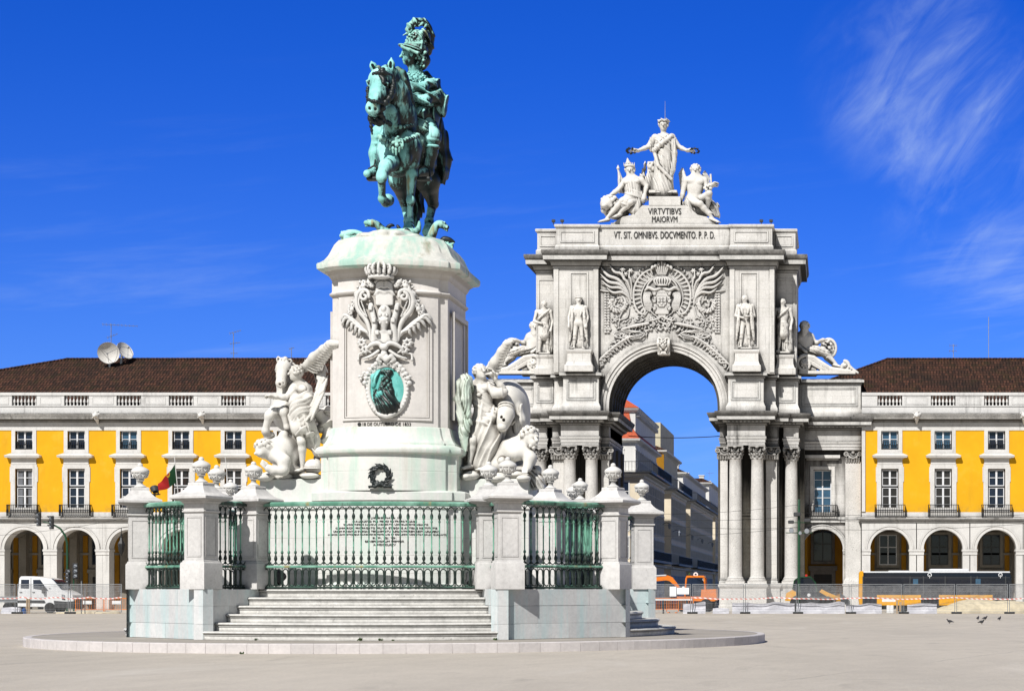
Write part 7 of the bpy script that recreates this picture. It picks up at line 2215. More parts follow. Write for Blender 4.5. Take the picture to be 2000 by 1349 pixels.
m = MB(); m.box(-2.4, -.02, -.9, .9, .75, .9); m.box(-2.4, -.02, -.95, -.9, .9, 1.15); m.box(-2.4, -.02, .9, .95, .9, 1.15); m.build('flatbed', M['steel'], van)
# articulated city bus
BYY = 141.0; sb = F / BYY
bx0 = at(1677, 0, BYY)[0]; bl = (1972 - 1677) / sb
bus = thing('city_bus', 'yellow and dark glazed city bus with white roof parked behind the right fence', 'bus', (bx0, BYY, 0))
bz = lambda py: 1.65 + (1150 - py) / sb
m = MB(); extrude(m, [(.06, .38), (0, .9), (.02, bz(1118)), (.1, bz(1115)), (.32, bz(1115)), (.32, .38)], -1.25, 1.25, .02); m.build('yellow_end', M['yellow_paint'], bus)
m = MB(); extrude(m, [(.33, .45), (.33, bz(1119)), (bl - .12, bz(1119)), (bl, bz(1124)), (bl + .03, 1.6), (bl, .45)], -1.25, 1.25, .012); m.build('body', M['bus_dark'], bus)
m = MB(); m.bbox(.15, bl - .06, -1.18, 1.18, bz(1119) + .002, bz(1115.5), .05); m.bbox((1815 - 1677) / sb, (1891 - 1677) / sb, -1.0, 1.0, bz(1115.5) + .002, bz(1110.5), .08); m.bbox((1735 - 1677) / sb, (1775 - 1677) / sb, -.9, .9, bz(1115.5) + .002, bz(1114), .02); m.build('roof', M['white_paint'], bus)
m = MB()
for a, e in ((1712, 1797), (1832, 1936)): m.box((a - 1677) / sb, (e - 1677) / sb, -1.27, -1.251, .5, bz(1161))
m.build('side_panel', M['yellow_paint'], bus)
m = MB()
for a in (1684, 1775, 1801, 1843, 1893, 1905, 1960): m.box((a - 1677) / sb, (a - 1677) / sb + .07, -1.262, -1.251, .5, bz(1125))
m.box(.4, bl - .1, -1.258, -1.251, bz(1128), bz(1127)); m.build('window_pillar', M['grey_plastic'], bus)
S_ = MB()
for a in (1782, 1903):
 S_.box((a - 1677) / sb, (a - 1677) / sb + .36, -1.268, -1.252, bz(1141), bz(1130))
S_.build('door_glass', M['glass_sky'], bus)
lg_ = MB()
for a in (1814, 1951):
 x = (a - 1677) / sb; lg_.ring(x, bz(1122), .1, .15, -1.275, -1.252, 14, 0, PI); lg_.ring(x, bz(1122), .1, .15, -1.275, -1.252, 14, PI, 1.35 * PI); lg_.ring(x, bz(1122), .1, .15, -1.275, -1.252, 14, 1.65 * PI, 2 * PI); lg_.box(x - .02, x + .02, -1.275, -1.252, bz(1122) - .24, bz(1122) - .02)
lg_.build('roofline_emblem', M['white_board'], bus)
for a in (1762, 1905):
 for y in (-1.0, 1.0): wheel(bus, (a - 1677) / sb, y, .48, .48, .3)
m = MB(); m.box((1722 - 1677) / sb, (1748 - 1677) / sb, -1.278, -1.268, .75, .95); m.build('fleet_panel', M['white_board'], bus)
# orange wheeled excavator
EY = 141.0; se = F / EY
ex = at(1340, 0, EY)[0]
exc = thing('excavator', 'orange wheeled excavator with bent arm parked in front of the street opening', 'excavator', (ex, EY, 0))
def ep(zx, zy): return ((1240 + zx / 6.667 - 1340) / se, 1.65 + (1150 - (1080 + zy / 6.667)) / se)
m = MB(); extrude(m, [ep(*p) for p in ((165, 350), (200, 318), (400, 300), (430, 285), (490, 310), (590, 440), (560, 450), (455, 360), (410, 350), (180, 372))], -.22, .22, .02); m.build('boom', M['orange_paint'], exc)
m = MB(); extrude(m, [ep(*p) for p in ((140, 360), (165, 350), (185, 372), (215, 470), (245, 590), (215, 590), (180, 480), (130, 400))], -.18, .18, .02); m.build('dipper_arm', M['orange_paint'], exc)
m = MB(); extrude(m, [ep(*p) for p in ((120, 580), (250, 580), (240, 700), (160, 740), (110, 680))], -.45, .45, .02); m.build('bucket', M['grey_plastic'], exc)
m = MB(); m.tube([(*ep(120, 300)[:1], 0, ep(120, 300)[1]), (ep(250, 298)[0], 0, ep(250, 298)[1])], .05, 8); m.tube([(ep(250, 298)[0], 0, ep(250, 298)[1]), (ep(410, 290)[0], 0, ep(410, 290)[1])], .09, 8); m.build('hydraulic_ram', M['steel'], exc)
cab_ = MB()
P_ = [ep(*p) for p in ((660, 590), (680, 320), (700, 303), (890, 305), (915, 330), (930, 420), (930, 590))]
for y in (-.75, .67):
 for a, b_ in ((0, 1), (1, 2), (2, 3), (3, 4), (4, 6)):
  p, q = P_[a], P_[b_]; cab_.tube([(p[0], y + .04, p[1]), (q[0], y + .04, q[1])], .07, 6)
p, q = ep(680, 318), ep(912, 300); cab_.bbox(p[0], q[0], -.8, .8, q[1] - .1, q[1] + .05, .03); cab_.build('cab_frame', M['orange_paint'], exc)
m = MB(); extrude(m, [ep(*p) for p in ((670, 590), (690, 325), (880, 325), (920, 420), (920, 590))], -.74, .74); m.build('cab_glass', M['glass'], exc)
m = MB(); extrude(m, [ep(*p) for p in ((880, 470), (1070, 465), (1078, 600), (1050, 622), (880, 622), (560, 610), (560, 560), (870, 560))], -1.1, 1.1, .02); m.build('body', M['orange_paint'], exc)
m = MB(); extrude(m, [ep(*p) for p in ((600, 625), (1060, 625), (1040, 690), (620, 690))], -.8, .8); m.build('chassis', M['grey_plastic'], exc)
for zx in (650, 940):
 for y in (-.95, .95): wheel(exc, ep(zx, 0)[0], y, .48, .48, .4)
p = ep(792, 275); m = MB(); m.tube([(p[0], 0, p[1] - .25), (p[0], 0, p[1] - .05)], .03, 6); m.ring(p[0], p[1], .08, .17, -.03, .03, 16, 0, 2 * PI); m.build('roof_beacon', M['white_board'], exc)
p = ep(715, 270); m = MB(); m.lathe([(.02, 0), (.07, .02), (.07, .12), (.02, .16)], 8, (p[0], -.3, p[1] - .08)); m.build('beacon', M['leaf'], exc)
# yellow backhoe loader
LY = 139.0; sl = F / LY; lx = at(1590, 0, LY)[0]
ldr = thing('backhoe_loader', 'yellow loader with dark glazed cab behind the green lamp post', 'loader', (lx, LY, 0))
def lp(zx, zy): return ((1500 + zx / 4 - 1590) / sl, 1.65 + (1150 - (1080 + zy / 4)) / sl)
m = MB(); extrude(m, [lp(*p) for p in ((135, 370), (145, 310), (190, 285), (225, 300), (225, 375))], -.9, .9, .03); m.build('counterweight', M['yellow_paint'], ldr)
m = MB(); extrude(m, [lp(*p) for p in ((190, 275), (205, 215), (240, 190), (330, 185), (370, 230), (385, 290), (380, 340), (220, 340))], -.7, .7, .02); m.build('cab_glass', M['bus_dark'], ldr)
m = MB()
for y in (-.72, .72):
 pts = [lp(*p) for p in ((195, 275), (208, 213), (240, 188), (330, 184), (368, 225), (385, 300))]; m.tube([(x, y, z) for x, z in pts], .045, 6)
m.bbox(lp(235, 0)[0], lp(335, 0)[0], -.75, .75, lp(0, 190)[1], lp(0, 182)[1], .03); m.build('cab_frame', M['green_steel'], ldr)
m = MB(); extrude(m, [lp(*p) for p in ((400, 300), (420, 280), (470, 305), (580, 350), (560, 368), (460, 335))], -.5, .5, .02); m.build('loader_arm', M['yellow_paint'], ldr)
m = MB(); extrude(m, [lp(*p) for p in ((560, 300), (640, 370), (640, 400), (570, 395))], -.95, .95, .02); m.build('bucket', M['grey_plastic'], ldr)
m = MB(); extrude(m, [lp(*p) for p in ((220, 340), (480, 335), (500, 400), (220, 400))], -.7, .7, .02); m.build('body', M['grey_plastic'], ldr)
for zx, r in ((240, .62), (440, .5)):
 for y in (-.85, .85): wheel(ldr, lp(zx, 0)[0], y, r, r, .42)
p = lp(300, 178); m = MB(); m.lathe([(.02, -.06), (.1, -.04), (.1, .08), (.03, .13)], 8, (p[0], 0, p[1])); m.build('warning_lamp', M['red_light'], ldr)
p = lp(320, 325); m = MB(); m.tube([(p[0], -.74, p[1]), (p[0], -.70, p[1])], .12, 12); m.build('round_badge', M['white_board'], ldr)
# orange pedestrian barriers
def barrier_mesh():
 m = MB(); m.tube([(0, 0, .05), (0, 0, .95), (.06, 0, 1.02), (1.84, 0, 1.02), (1.9, 0, .95), (1.9, 0, .05)], .03, 6)
 m.tube([(0, 0, .25), (1.9, 0, .25)], .022, 6)
 for i in range(1, 16): x = 1.9 * i / 16; m.tube([(x, 0, .25), (x, 0, 1.0)], .012, 4)
 return m.mesh('barrier_frame', 50)
bfm = barrier_mesh(); bft = MB(); bft.bbox(-.06, .06, -.3, .3, 0, .05, .01); bftm = bft.mesh('barrier_foot')
brd = MB(); brd.bbox(.5, 1.1, -.05, -.03, .62, .86, .005); brdm = brd.mesh('notice_board')
bl_ = [(148, 134, 'orange crowd barrier directly right of the white van'), (205, 134, 'orange crowd barrier left of the leftmost pier'), (1272, 136, 'orange crowd barrier left of the two below the excavator arm'), (1302, 136.2, 'orange crowd barrier right of the two below the excavator arm')]
for px, Y, lb in bl_:
 p = at(px, 0, Y); t = thing('crowd_barrier', lb, 'barrier', (p[0], Y, 0), R(random.uniform(-4, 4)), 'orange crowd barriers')
 link('barrier_frame', bfm, M['orange_plastic'], t)
 link('barrier_foot', bftm, M['orange_plastic'], t, loc=(.15, 0, 0)); link('barrier_foot', bftm, M['orange_plastic'], t, loc=(1.75, 0, 0))
 if px < 300: link('notice_board', brdm, M['white_board'], t)
# white and striped plank on trestles, sign boards
p0, p1 = at(1267, 0, 133), at(1352, 0, 133)
t = thing('plank_barrier', 'white plank barrier on dark trestles left of the excavator', 'barrier', (p0[0], 133, 0))
m = MB(); m.bbox(0, p1[0] - p0[0], -.03, .03, .88, .98, .01); m.build('plank', M['white_board'], t)
for x in (.25, 1.0, 2.6):
 m = MB(); m.tube([(x, -.25, 0), (x, 0, .9)], .04, 5); m.tube([(x, .25, 0), (x, 0, .9)], .04, 5); m.build('trestle', M['grey_plastic'], t)
for i, (a, b_, c, d) in enumerate(((1308, 1321, 1145, 1164), (1322, 1346, 1147, 1160))):
 A_, B_ = at(a, d, FNY - .1), at(b_, c, FNY - .1)
 m = MB(); m.bbox(A_[0], B_[0], FNY - .14, FNY - .11, A_[2], B_[2], .008)
 tag(m.build('blank_sign', M['white_board']), ['narrow tall white board on the fence before the excavator', 'wide white board on the fence before the excavator'][i], 'sign board')
m = MB(); 
for i, px in enumerate((1735, 1742)): p = at(px, 0, 133.5); m.bbox(p[0] - .12, p[0] + .12, 133.4, 133.6, 0, .55, .03)
tag(m.build('water_drum', M['white_board']), 'pair of joined white plastic drums before the middle of the bus', 'drum')
for i, px in enumerate((1752, 1758)):
 p = at(px, 0, 133.2); m = MB(); m.bbox(p[0] - .06, p[0] + .06, 133.1, 133.2, 0, .9 - .1 * i, .01)
 tag(m.build('timber_post', M['wood']), ['left upright timber post before the bus', 'right upright timber post before the bus'][i], 'post')
p = at(47, 0, 132.2); m = MB(); m.lathe([(.02, 0), (.15, .0), (.17, .05), (.15, .3), (.05, .36), (.02, .4)], 10, (p[0], 132.2, 0))
tag(m.build('water_container', simple('blue_container', (.03, .12, .4), .4)), 'small blue container on the ground below the white van', 'container')
for i, px in enumerate((53, 57)):
 p = at(px, 0, 133); m = MB(); m.bbox(p[0] - .05, p[0] + .05, 132.95, 133.05, 0, 1.05, .01)
 tag(m.build('timber_post', M['wood']), ['left timber post in front of the van door', 'right timber post in front of the van door'][i], 'post')
for i, (px, Y, H) in enumerate(((159, 132, 2.2), (166, 132.3, 1.75))):
 p = at(px, 0, Y); m = MB(); m.tube([(p[0], Y, 0), (p[0], Y, H)], .035, 6)
 tag(m.build('metal_pole', M['steel']), ['taller steel pole right of the white van', 'shorter steel pole right of the white van'][i], 'pole')
S = SDF(.05)
for i in range(9): S.ell((at(118 + i * 13, 0, 133.4)[0], 133.4 + random.uniform(-.2, .2), 0), (random.uniform(.3, .6), .35, random.uniform(.08, .22)), k=.1)
tag(S.build('rubble_heap', M['sand'], None), 'low heap of dusty rubble along the fence foot right of the van', 'rubble')
# ------------------------------------------------------------------ lamp posts, signals
o = at(1560.5, 1198, 131.6); o[2] = 0
lp_ = thing('lamp_post', 'dark green steel post with six floodlights in front of the right columns', 'lamp post', tuple(o))
m = MB().lathe([(.16, 0), (.16, .3), (.105, .36), (.10, 4.0), (.085, 7.65), (.05, 7.72)], 12); m.build('post', M['green_steel'], lp_)
zz = lambda py: 1.65 + (1150 - py) * 131.6 / F
m = MB(); m.tube([(-.9, 0, zz(1040)), (.9, 0, zz(1040))], .03, 6); m.tube([(-.5, 0, zz(1020)), (.8, 0, zz(1020))], .03, 6); m.build('cross_arm', M['green_steel'], lp_)
for (px, py, rr, dark) in ((1557, 1004, .24, 1), (1545, 1019, .20, 1), (1577, 1016, .22, 1), (1546, 1035, .17, 0), (1576, 1036, .18, 0), (1563, 1040, .12, 0)):
 x = (px - 1560.5) * 131.6 / F; m = MB()
 if dark: m.bbox(x - rr, x + rr, -.35, -.05, zz(py) - rr * .55, zz(py) + rr * .55, .04); m.build('floodlight', M['grey_plastic'], lp_)
 else:
  Mx = Matrix.Translation((x, -.2, zz(py))) @ Matrix.Rotation(PI / 2 + .3, 4, 'X')
  m.lathe([(.05, -.25), (rr * .7, -.15), (rr, .1), (rr * .95, .14), (.01, .13)], 14, M=Mx); f_ = m.build('spotlight', M['steel'], lp_)
  m = MB().lathe([(.01, .135), (rr * .85, .135), (rr * .8, .155), (.01, .16)], 14, M=Mx); m.build('lens', M['lens'], f_)
def signal(parent, x, y, z, rz, n=3, s_=1.0):
 Mx = Matrix.Translation((x, y, z)) @ Matrix.Rotation(rz, 4, 'Z')
 m = MB(); m.bbox(-.16 * s_, .16 * s_, -.1, .1, -.48 * s_, .48 * s_, .03, Mx)
 for i in range(n):
  zc_ = (.31 - .31 * i) * s_
  m.tube([Mx @ Vector((-.13 * s_, -.12, zc_ + .05)), Mx @ Vector((-.08 * s_, -.3, zc_ + .13)), Mx @ Vector((.08 * s_, -.3, zc_ + .13)), Mx @ Vector((.13 * s_, -.12, zc_ + .05))], .03, 5)
 h = m.build('signal_head', M['grey_plastic'], parent)
 m = MB()
 for i in range(n): m.lathe([(.01, 0), (.11 * s_, 0), (.1 * s_, .03), (.01, .05)], 12, M=Mx @ Matrix.Translation((0, -.1, (.31 - .31 * i) * s_)) @ Matrix.Rotation(PI / 2, 4, 'X'))
 m.build('signal_lens', M['lens'], h)
TY = 140.0; o = at(131, 1190, TY); o[2] = 0
ts = thing('traffic_signal', 'tall curved traffic signal mast reaching over the road on the left', 'traffic signal', tuple(o))
pz_ = lambda px, py: tuple(np.array(at(px, py, TY)) - o)
m = MB(); m.tube([(0, 0, 0), pz_(131.5, 1090), pz_(131, 1060), pz_(127, 1045), pz_(118, 1032), pz_(108, 1026), pz_(98, 1022), pz_(84, 1018)], [.09, .085, .08, .075, .07, .06, .05, .045], 10); m.build('mast', M['green_steel'], ts)
a = pz_(77, 1014); signal(ts, a[0], -.1, a[2], R(-30)); a = pz_(102, 1020); signal(ts, a[0], -.1, a[2], R(-30)); a = pz_(134, 1124); signal(ts, a[0], -.1, a[2], R(30))
TY2 = 139.0; o = at(144, 1190, TY2); o[2] = 0
ts = thing('traffic_signal', 'short post with a three lamp traffic signal beside the curved mast', 'traffic signal', tuple(o))
m = MB(); m.tube([(0, 0, 0), (0, 0, 3.35)], .055, 8); m.build('post', M['green_steel'], ts)
signal(ts, .15, -.1, 2.95, R(20), 3, 1.15); signal(ts, -.35, -.1, 2.45, R(-20), 3, .9)
# lantern hanging in the third left arch
o = at(237, 1048, 156.0)
t = thing('hanging_lantern', 'black wrought iron lantern hanging in the arcade left of the leftmost pier', 'lantern', tuple(o))
m = MB(); m.tube([(0, 0, 0), (0, 0, .75)], .03, 5); m.lathe([(.01, -.05), (.1, 0), (.06, .1), (.09, .2), (.03, .3)], 8); m.build('hanger', M['black_iron'], t)
m = MB(); m.lathe([(.02, -1.55), (.06, -1.4), (.2, -1.15), (.3, -.6), (.28, -.5), (.12, -.25), (.1, -.1), (.03, 0)], 6); m.build('lantern_body', M['black_iron'], t)
# ------------------------------------------------------------------ overhead wires
def wire(a, b_, sag, label, r=.012):
 a, b_ = np.array(a), np.array(b_); m = MB()
 m.tube([tuple(a * (1 - u) + b_ * u - np.array((0, 0, sag * 4 * u * (1 - u)))) for u in np.linspace(0, 1, 17)], r, 4)
 tag(m.build('overhead_wire', M['wire'], ang=80), label, 'wire', 'tram wires over the square')
wire(at(1228, 851, 160), at(1410, 851, 154), .15, 'dark cable across the arch opening', .035)
for i, (y0_, y1_, Y0, Y1) in enumerate(((1003, 985, 140, 133), (1022, 1030, 140, 133), (1012, 1008, 142, 134), (1046, 1028, 139, 132))):
 wire(at(1262, y0_, Y0), at(1560, y1_, Y1), .2, ['upper thin wire from the street to the green post', 'lower thin wire from the street to the green post', 'middle thin wire from the street to the green post', 'lowest thin wire from the street to the green post'][i])
for i, (y0_, y1_) in enumerate(((1000, 1003), (1032, 1020), (1012, 1016))):
 wire(at(1560, y0_, 133), at(2030, y1_, 136), .25, ['upper thin wire across the right facade', 'lower thin wire across the right facade', 'middle thin wire across the right facade'][i])
wire(at(-20, 1016, 150), at(250, 1030, 150), .2, 'thin wire across the left arcade')
wire(at(-20, 1046, 148), at(250, 1010, 152), .2, 'thin wire slanting over the left arches')
# ------------------------------------------------------------------ floodlights and a dark bundle inside the railings, pigeons, weeds
for i, (px, py, Y, s_) in enumerate(((540, 1148, 57.2, 1.0), (922, 1148, 56.6, .9), (1086, 1148, 58.5, 1.25), (302, 966, 57.5, .48), (423, 970, 60.8, .45))):
 o = at(px, py, Y); o[2] = ZT if i < 3 else o[2]
 t = thing('ground_floodlight', ['black floodlight on the floor behind the left of the front railing', 'black floodlight on the floor behind the right end of the front railing', 'large black floodlight behind the right railing panel', 'black floodlight perched beside the leftmost pier, against the flag', 'small black lamp behind the second left urn'][i], 'floodlight', tuple(o), R(20 * (i - 1)), 'floodlights around the pedestal')
 m = MB(); m.tube([(-.22 * s_, 0, .02), (-.22 * s_, 0, .3 * s_), (.22 * s_, 0, .3 * s_), (.22 * s_, 0, .02)], .025, 6); m.bbox(-.25 * s_, .25 * s_, -.15, .15, 0, .03, .005); m.build('bracket', M['grey_plastic'], t)
 Mx = Matrix.Translation((0, 0, .32 * s_)) @ Matrix.Rotation(R(-40), 4, 'X')
 m = MB(); m.lathe([(.03, -.2 * s_), (.16 * s_, -.18 * s_), (.24 * s_, .12 * s_), (.25 * s_, .16 * s_), (.01, .15 * s_)], 14, M=Mx); m.build('lamp_body', M['grey_plastic'], t)
 if i > 2: m = MB(); m.tube([(0, 0, 0), (0, 0, -max(.1, o[2] - 4.2))], .03, 6); m.build('stem', M['grey_plastic'], t)
def pigeon(px, py, Y, rz, label):
 o = at(px, py, Y); o[2] = 0
 t = thing('pigeon', label, 'pigeon', tuple(o), rz, 'pigeons on the square'); t.scale = (.72, .72, .72)
 S = SDF(.012)
 S.ell((0, 0, .16), (.15, .08, .085), k=.02); S.cone((.1, 0, .19), (.17, 0, .27), .055, .035, k=.04); S.ell((.185, 0, .285), (.042, .034, .036), k=.02); S.cone((.21, 0, .28), (.25, 0, .268), .012, .004, k=.01)
 S.cone((-.1, 0, .15), (-.27, 0, .11), .05, .02, k=.03, flat=((0, 0, 1), 1.8))
 for s_ in (-1, 1):
  S.cone((.03, s_ * .03, .1), (.02, s_ * .035, .0), .014, .01, k=.01); S.cone((.02, s_ * .035, .008), (.07, s_ * .04, .006), .01, .006, k=.005)
 S.build('body', M['pigeon'], t)
 m = MB()
 for s_ in (-1, 1): m.add([(.09, s_ * .075, .19), (.02, s_ * .09, .21), (-.2, s_ * .05, .14), (-.1, s_ * .085, .12)], [(0, 1, 2, 3)])
 m.build('folded_wing', M['wire'], t)
def pg(py): return 1.65 * F / (py - 1150)
for i, (px, py, rz) in enumerate(((1855, 1217, 2.8), (1910, 1210, 1.2), (1924, 1210, .6), (1917, 1218, -.6), (1952, 1211, 1.0))):
 pigeon(px, py, pg(py), rz, ['lone pigeon left of the others on the right of the square', 'upright pigeon at the left of the close group', 'pigeon in the middle of the group stretching right', 'pigeon nearest the camera below the group', 'rightmost pigeon on the square'][i])
def weed(x, y, z, s_, label, seed):
 rg = random.Random(seed); m = MB()
 for i in range(26):
  a = rg.uniform(0, 6.28); r_ = rg.uniform(.2, 1) * s_; h = rg.uniform(.3, .9) * s_
  bx_, by_ = rg.uniform(-.6, .6) * s_, rg.uniform(-.15, .15) * s_
  p = Vector((bx_, by_, 0)); q = p + Vector((math.cos(a) * r_ * .5, math.sin(a) * r_ * .4, h)); n_ = Vector((-math.sin(a), math.cos(a), 0)) * .16 * s_
  m.add([p, p + (q - p) * .6 + n_, q, p + (q - p) * .6 - n_], [(0, 1, 2, 3)])
 tag(m.build('weed_tuft', M['leaf'], ang=80, loc=(x, y, z)), label, 'weed', 'weeds on the monument steps and kerb')
for i, (px, py, Y, z, s_) in enumerate(((497, 1214, 54.45, .72, .07), (482, 1230, 53.9, .49, .06), (530, 1230, 53.8, .49, .10), (500, 1247, 52.9, .26, .08), (703, 1249, 52.4, .26, .11), (743, 1249, 52.4, .26, .09), (768, 1249, 52.4, .26, .06), (968, 1247, 52.9, .26, .09), (472, 1272, 49.45, .0, .09), (680, 1232, 53.4, .49, .06))):
 weed(at(px, py, Y)[0], Y, z, s_, ['tuft of weed on the fourth step at the left', 'small weed on the third step at the left end', 'larger weed on the second step left of centre', 'weed at the foot of the steps on the left', 'largest weed at the foot of the steps near the middle', 'weed at the foot of the steps right of the largest one', 'smallest weed at the foot of the steps', 'weed in the corner of the steps and right block', 'dark weed on the kerb below the left steps', 'tiny weed on the second step near the middle'][i], i)
# a site worker beyond the excavator
o = at(1335, 1150, 152); o[2] = 0
t = thing('person', 'worker in blue jacket and white helmet standing behind the excavator', 'person', tuple(o))
S = SDF(.03); hh = .235
g_ = lambda x, z, y=0: o + np.array((x, y, z))
human(S, dict(head=g_(0, 1.66), chest=g_(0, 1.3), pelvis=g_(0, .95), sR=g_(-.2, 1.45), sL=g_(.2, 1.45), eR=g_(-.28, 1.15), eL=g_(.28, 1.15), hR=g_(-.22, .92, -.12), hL=g_(.25, .9, -.1), kR=g_(-.1, .5), kL=g_(.1, .5), fR=g_(-.11, .08), fL=g_(.12, .08)), hh, fingers=False)
S.build('body', M['skin'], t, tuple(o))
S = SDF(.03); S.ell(g_(0, 1.28), (.25, .17, .34), k=.05); S.chain([g_(-.2, 1.43), g_(-.28, 1.15), g_(-.23, .98, -.08)], [.09, .08, .07]); S.chain([g_(.2, 1.43), g_(.28, 1.15), g_(.25, .98, -.08)], [.09, .08, .07]); S.cone(g_(-.1, .95), g_(-.11, .12), .13, .09, k=.05); S.cone(g_(.1, .95), g_(.12, .12), .13, .09, k=.05)
S.build('workwear', M['cloth_blue'], t, tuple(o))
S = SDF(.02); S.ell(g_(0, 1.76), (.14, .17, .12)); S.ell(g_(0, 1.72, -.06), (.15, .2, .02)); S.build('helmet', M['white_board'], t, tuple(o))
# ------------------------------------------------------------------ equestrian bronze
eq = at(800, 451, 61.0)
EQ = thing('equestrian_statue', 'green bronze rider in plumed helmet on a prancing horse crowning the pedestal', 'equestrian statue', tuple(eq))
EO = tuple(eq)
P = at
def horse_head(S, poll, fore, mid, muz, jaw, rp, rf, rm, rz, eyes, nos, ears, side=None, sc=1.0):
 S.cone(poll, fore, rp, rf, k=.1 * sc); S.cone(fore, mid, rf, rm, k=.15 * sc); S.cone(mid, muz, rm, rz, k=.12 * sc)
 S.ell(muz, (rz * 1.12, rz * 1.05, rz * 1.05), k=.08 * sc)
 S.cone(jaw, (np.array(muz) + np.array(mid)) / 2 + np.array((0, .12 * sc, -.18 * sc)), rf * .72, rz * .72, k=.12 * sc)
 for e in eyes:
  S.ell(e, .115 * sc, k=.04 * sc); S.ell(np.array(e) + np.array((0, -.075, 0)) * sc, .07 * sc, k=.02 * sc, op='-'); S.ell(np.array(e) + np.array((0, -.04, 0)) * sc, .058 * sc, k=.01)
  S.chain([np.array(e) + np.array((-.1, -.05, .05)) * sc, np.array(e) + np.array((0, -.1, .09)) * sc, np.array(e) + np.array((.1, -.05, .05)) * sc], .032 * sc, k=.02)
 for n_ in nos: S.ell(n_, (.055 * sc, .09 * sc, .065 * sc), k=.03 * sc, op='-')
 for b, t_ in ears:
  b = np.array(b); t_ = np.array(t_); md = b * .45 + t_ * .55
  S.chain([b, md, t_], [.115 * sc, .105 * sc, .02 * sc], k=.04 * sc)
  S.chain([b + np.array((0, -.09, .06)) * sc, md + np.array((0, -.08, 0)) * sc, t_ + np.array((0, -.03, -.08)) * sc], [.045 * sc, .04 * sc, .01], k=.02, op='-')
S = SDF(.026)
# trunk
S.ell(P(775, 300, 60.1), (.60, .60, .74), k=.25); S.ell((AX + .02, 61.3, 15.35), (.70, 1.25, .72), k=.3); S.ell((AX + .05, 62.45, 15.45), (.70, .78, .78), k=.3)
for s_, px in ((-1, 757), (1, 801)): S.ell(P(px, 285, 59.75), (.30, .34, .42), k=.12)
S.cone(P(777, 272, 59.55), P(777, 330, 59.75), .10, .06, k=.1, op='-'); S.ell(P(765, 305, 59.5), (.22, .2, .36), k=.1); S.ell(P(791, 305, 59.55), (.22, .2, .36), k=.1)
# neck
S.chain([P(780, 268, 60.1), P(781, 225, 59.85), P(773, 185, 59.55), P(762, 155, 59.3)], [.60, .47, .40, .34], k=.2)
S.chain([P(792, 262, 60.4), P(794, 225, 60.15), P(788, 185, 59.95), P(775, 150, 59.6)], [.44, .27, .22, .18], k=.12)
S.chain([P(766, 250, 59.45), P(764, 220, 59.2)], [.25, .2], k=.15)
horse_head(S, P(758, 146, 59.2), P(743, 158, 58.85), P(739, 186, 58.55), P(729, 212, 58.3), P(760, 180, 59.1), .30, .33, .255, .20,
 [P(752.5, 168, 58.62), P(723.5, 163, 58.72)], [P(721, 212, 58.08), P(733.5, 213.5, 58.08)], [(P(733, 140, 59.0), P(725, 120, 58.9)), (P(764, 140, 59.1), P(764.5, 113, 59.0))])
S.ell(P(730, 225, 58.4), (.15, .14, .07), k=.05); S.ell(P(734, 231, 58.55), (.13, .13, .08), k=.05)
S.chain([P(741, 166, 58.5), P(736, 190, 58.3), P(729, 204, 58.15)], [.09, .08, .07], k=.08)
# standing fore leg
S.chain([P(803, 290, 59.95), P(804, 318, 60.0)], [.34, .24], k=.15)
S.chain([P(804, 318, 60.0), P(804.5, 340, 60.0), P(802, 384, 60.05)], [.185, .165, .112], k=.08)
S.ell(P(802, 391, 60.0), (.14, .14, .16), k=.05); S.chain([P(801.5, 398, 60.05), P(800.5, 428, 60.1)], [.092, .085], k=.04); S.cone(P(803, 398, 60.12), P(802, 428, 60.17), .06, .06, k=.03)
S.ell(P(800, 433, 60.08), (.135, .14, .12), k=.05); S.cone(P(799.5, 436, 60.05), P(798.5, 443, 59.95), .10, .14, k=.04); S.cone(P(798.5, 444, 59.93), P(798, 450, 59.88), .16, .19, k=.02)
# raised fore leg
S.chain([P(757, 298, 59.7), P(762, 318, 59.4)], [.32, .27], k=.15)
S.chain([P(764, 319, 59.3), P(754, 326, 58.8), P(746, 340, 58.55)], [.24, .2, .16], k=.1)
S.ell(P(745.5, 347, 58.5), (.17, .17, .17), k=.07); S.chain([P(745.5, 352, 58.6), P(746.5, 382, 58.95)], [.125, .10], k=.05); S.ell(P(747, 388, 59.0), (.14, .15, .13), k=.05)
S.cone(P(748, 391, 59.05), P(754, 395, 59.35), .12, .15, k=.05); S.cone(P(754, 394, 59.35), P(758, 391, 59.6), .17, .19, k=.03)
# hind legs
for sx, pts in ((1, ((824, 325, 62.5), (835, 352, 62.0), (846, 398, 62.75), (843, 408, 62.7), (838, 432, 62.25), (838, 447, 62.05))), (-1, ((785, 325, 62.5), (784, 352, 62.0), (792, 398, 62.75), (793, 408, 62.7), (797, 432, 62.25), (798, 447, 62.05)))):
 q = [P(*p) for p in pts]
 S.chain([q[0], q[1]], [.55, .40], k=.2); S.chain([q[1], q[2]], [.38, .17], k=.12); S.ell(q[2], (.17, .22, .18), k=.06)
 S.chain([q[3], q[4]], [.14, .115], k=.05); S.ell(q[4], (.15, .16, .14), k=.05); S.cone(q[4], q[5], .12, .17, k=.05); S.cone(q[5] + np.array((0, 0, .03)), q[5] - np.array((0, .05, .1)), .17, .21, k=.02)
HB = S.build('horse', M['bronze'], EQ, EO)
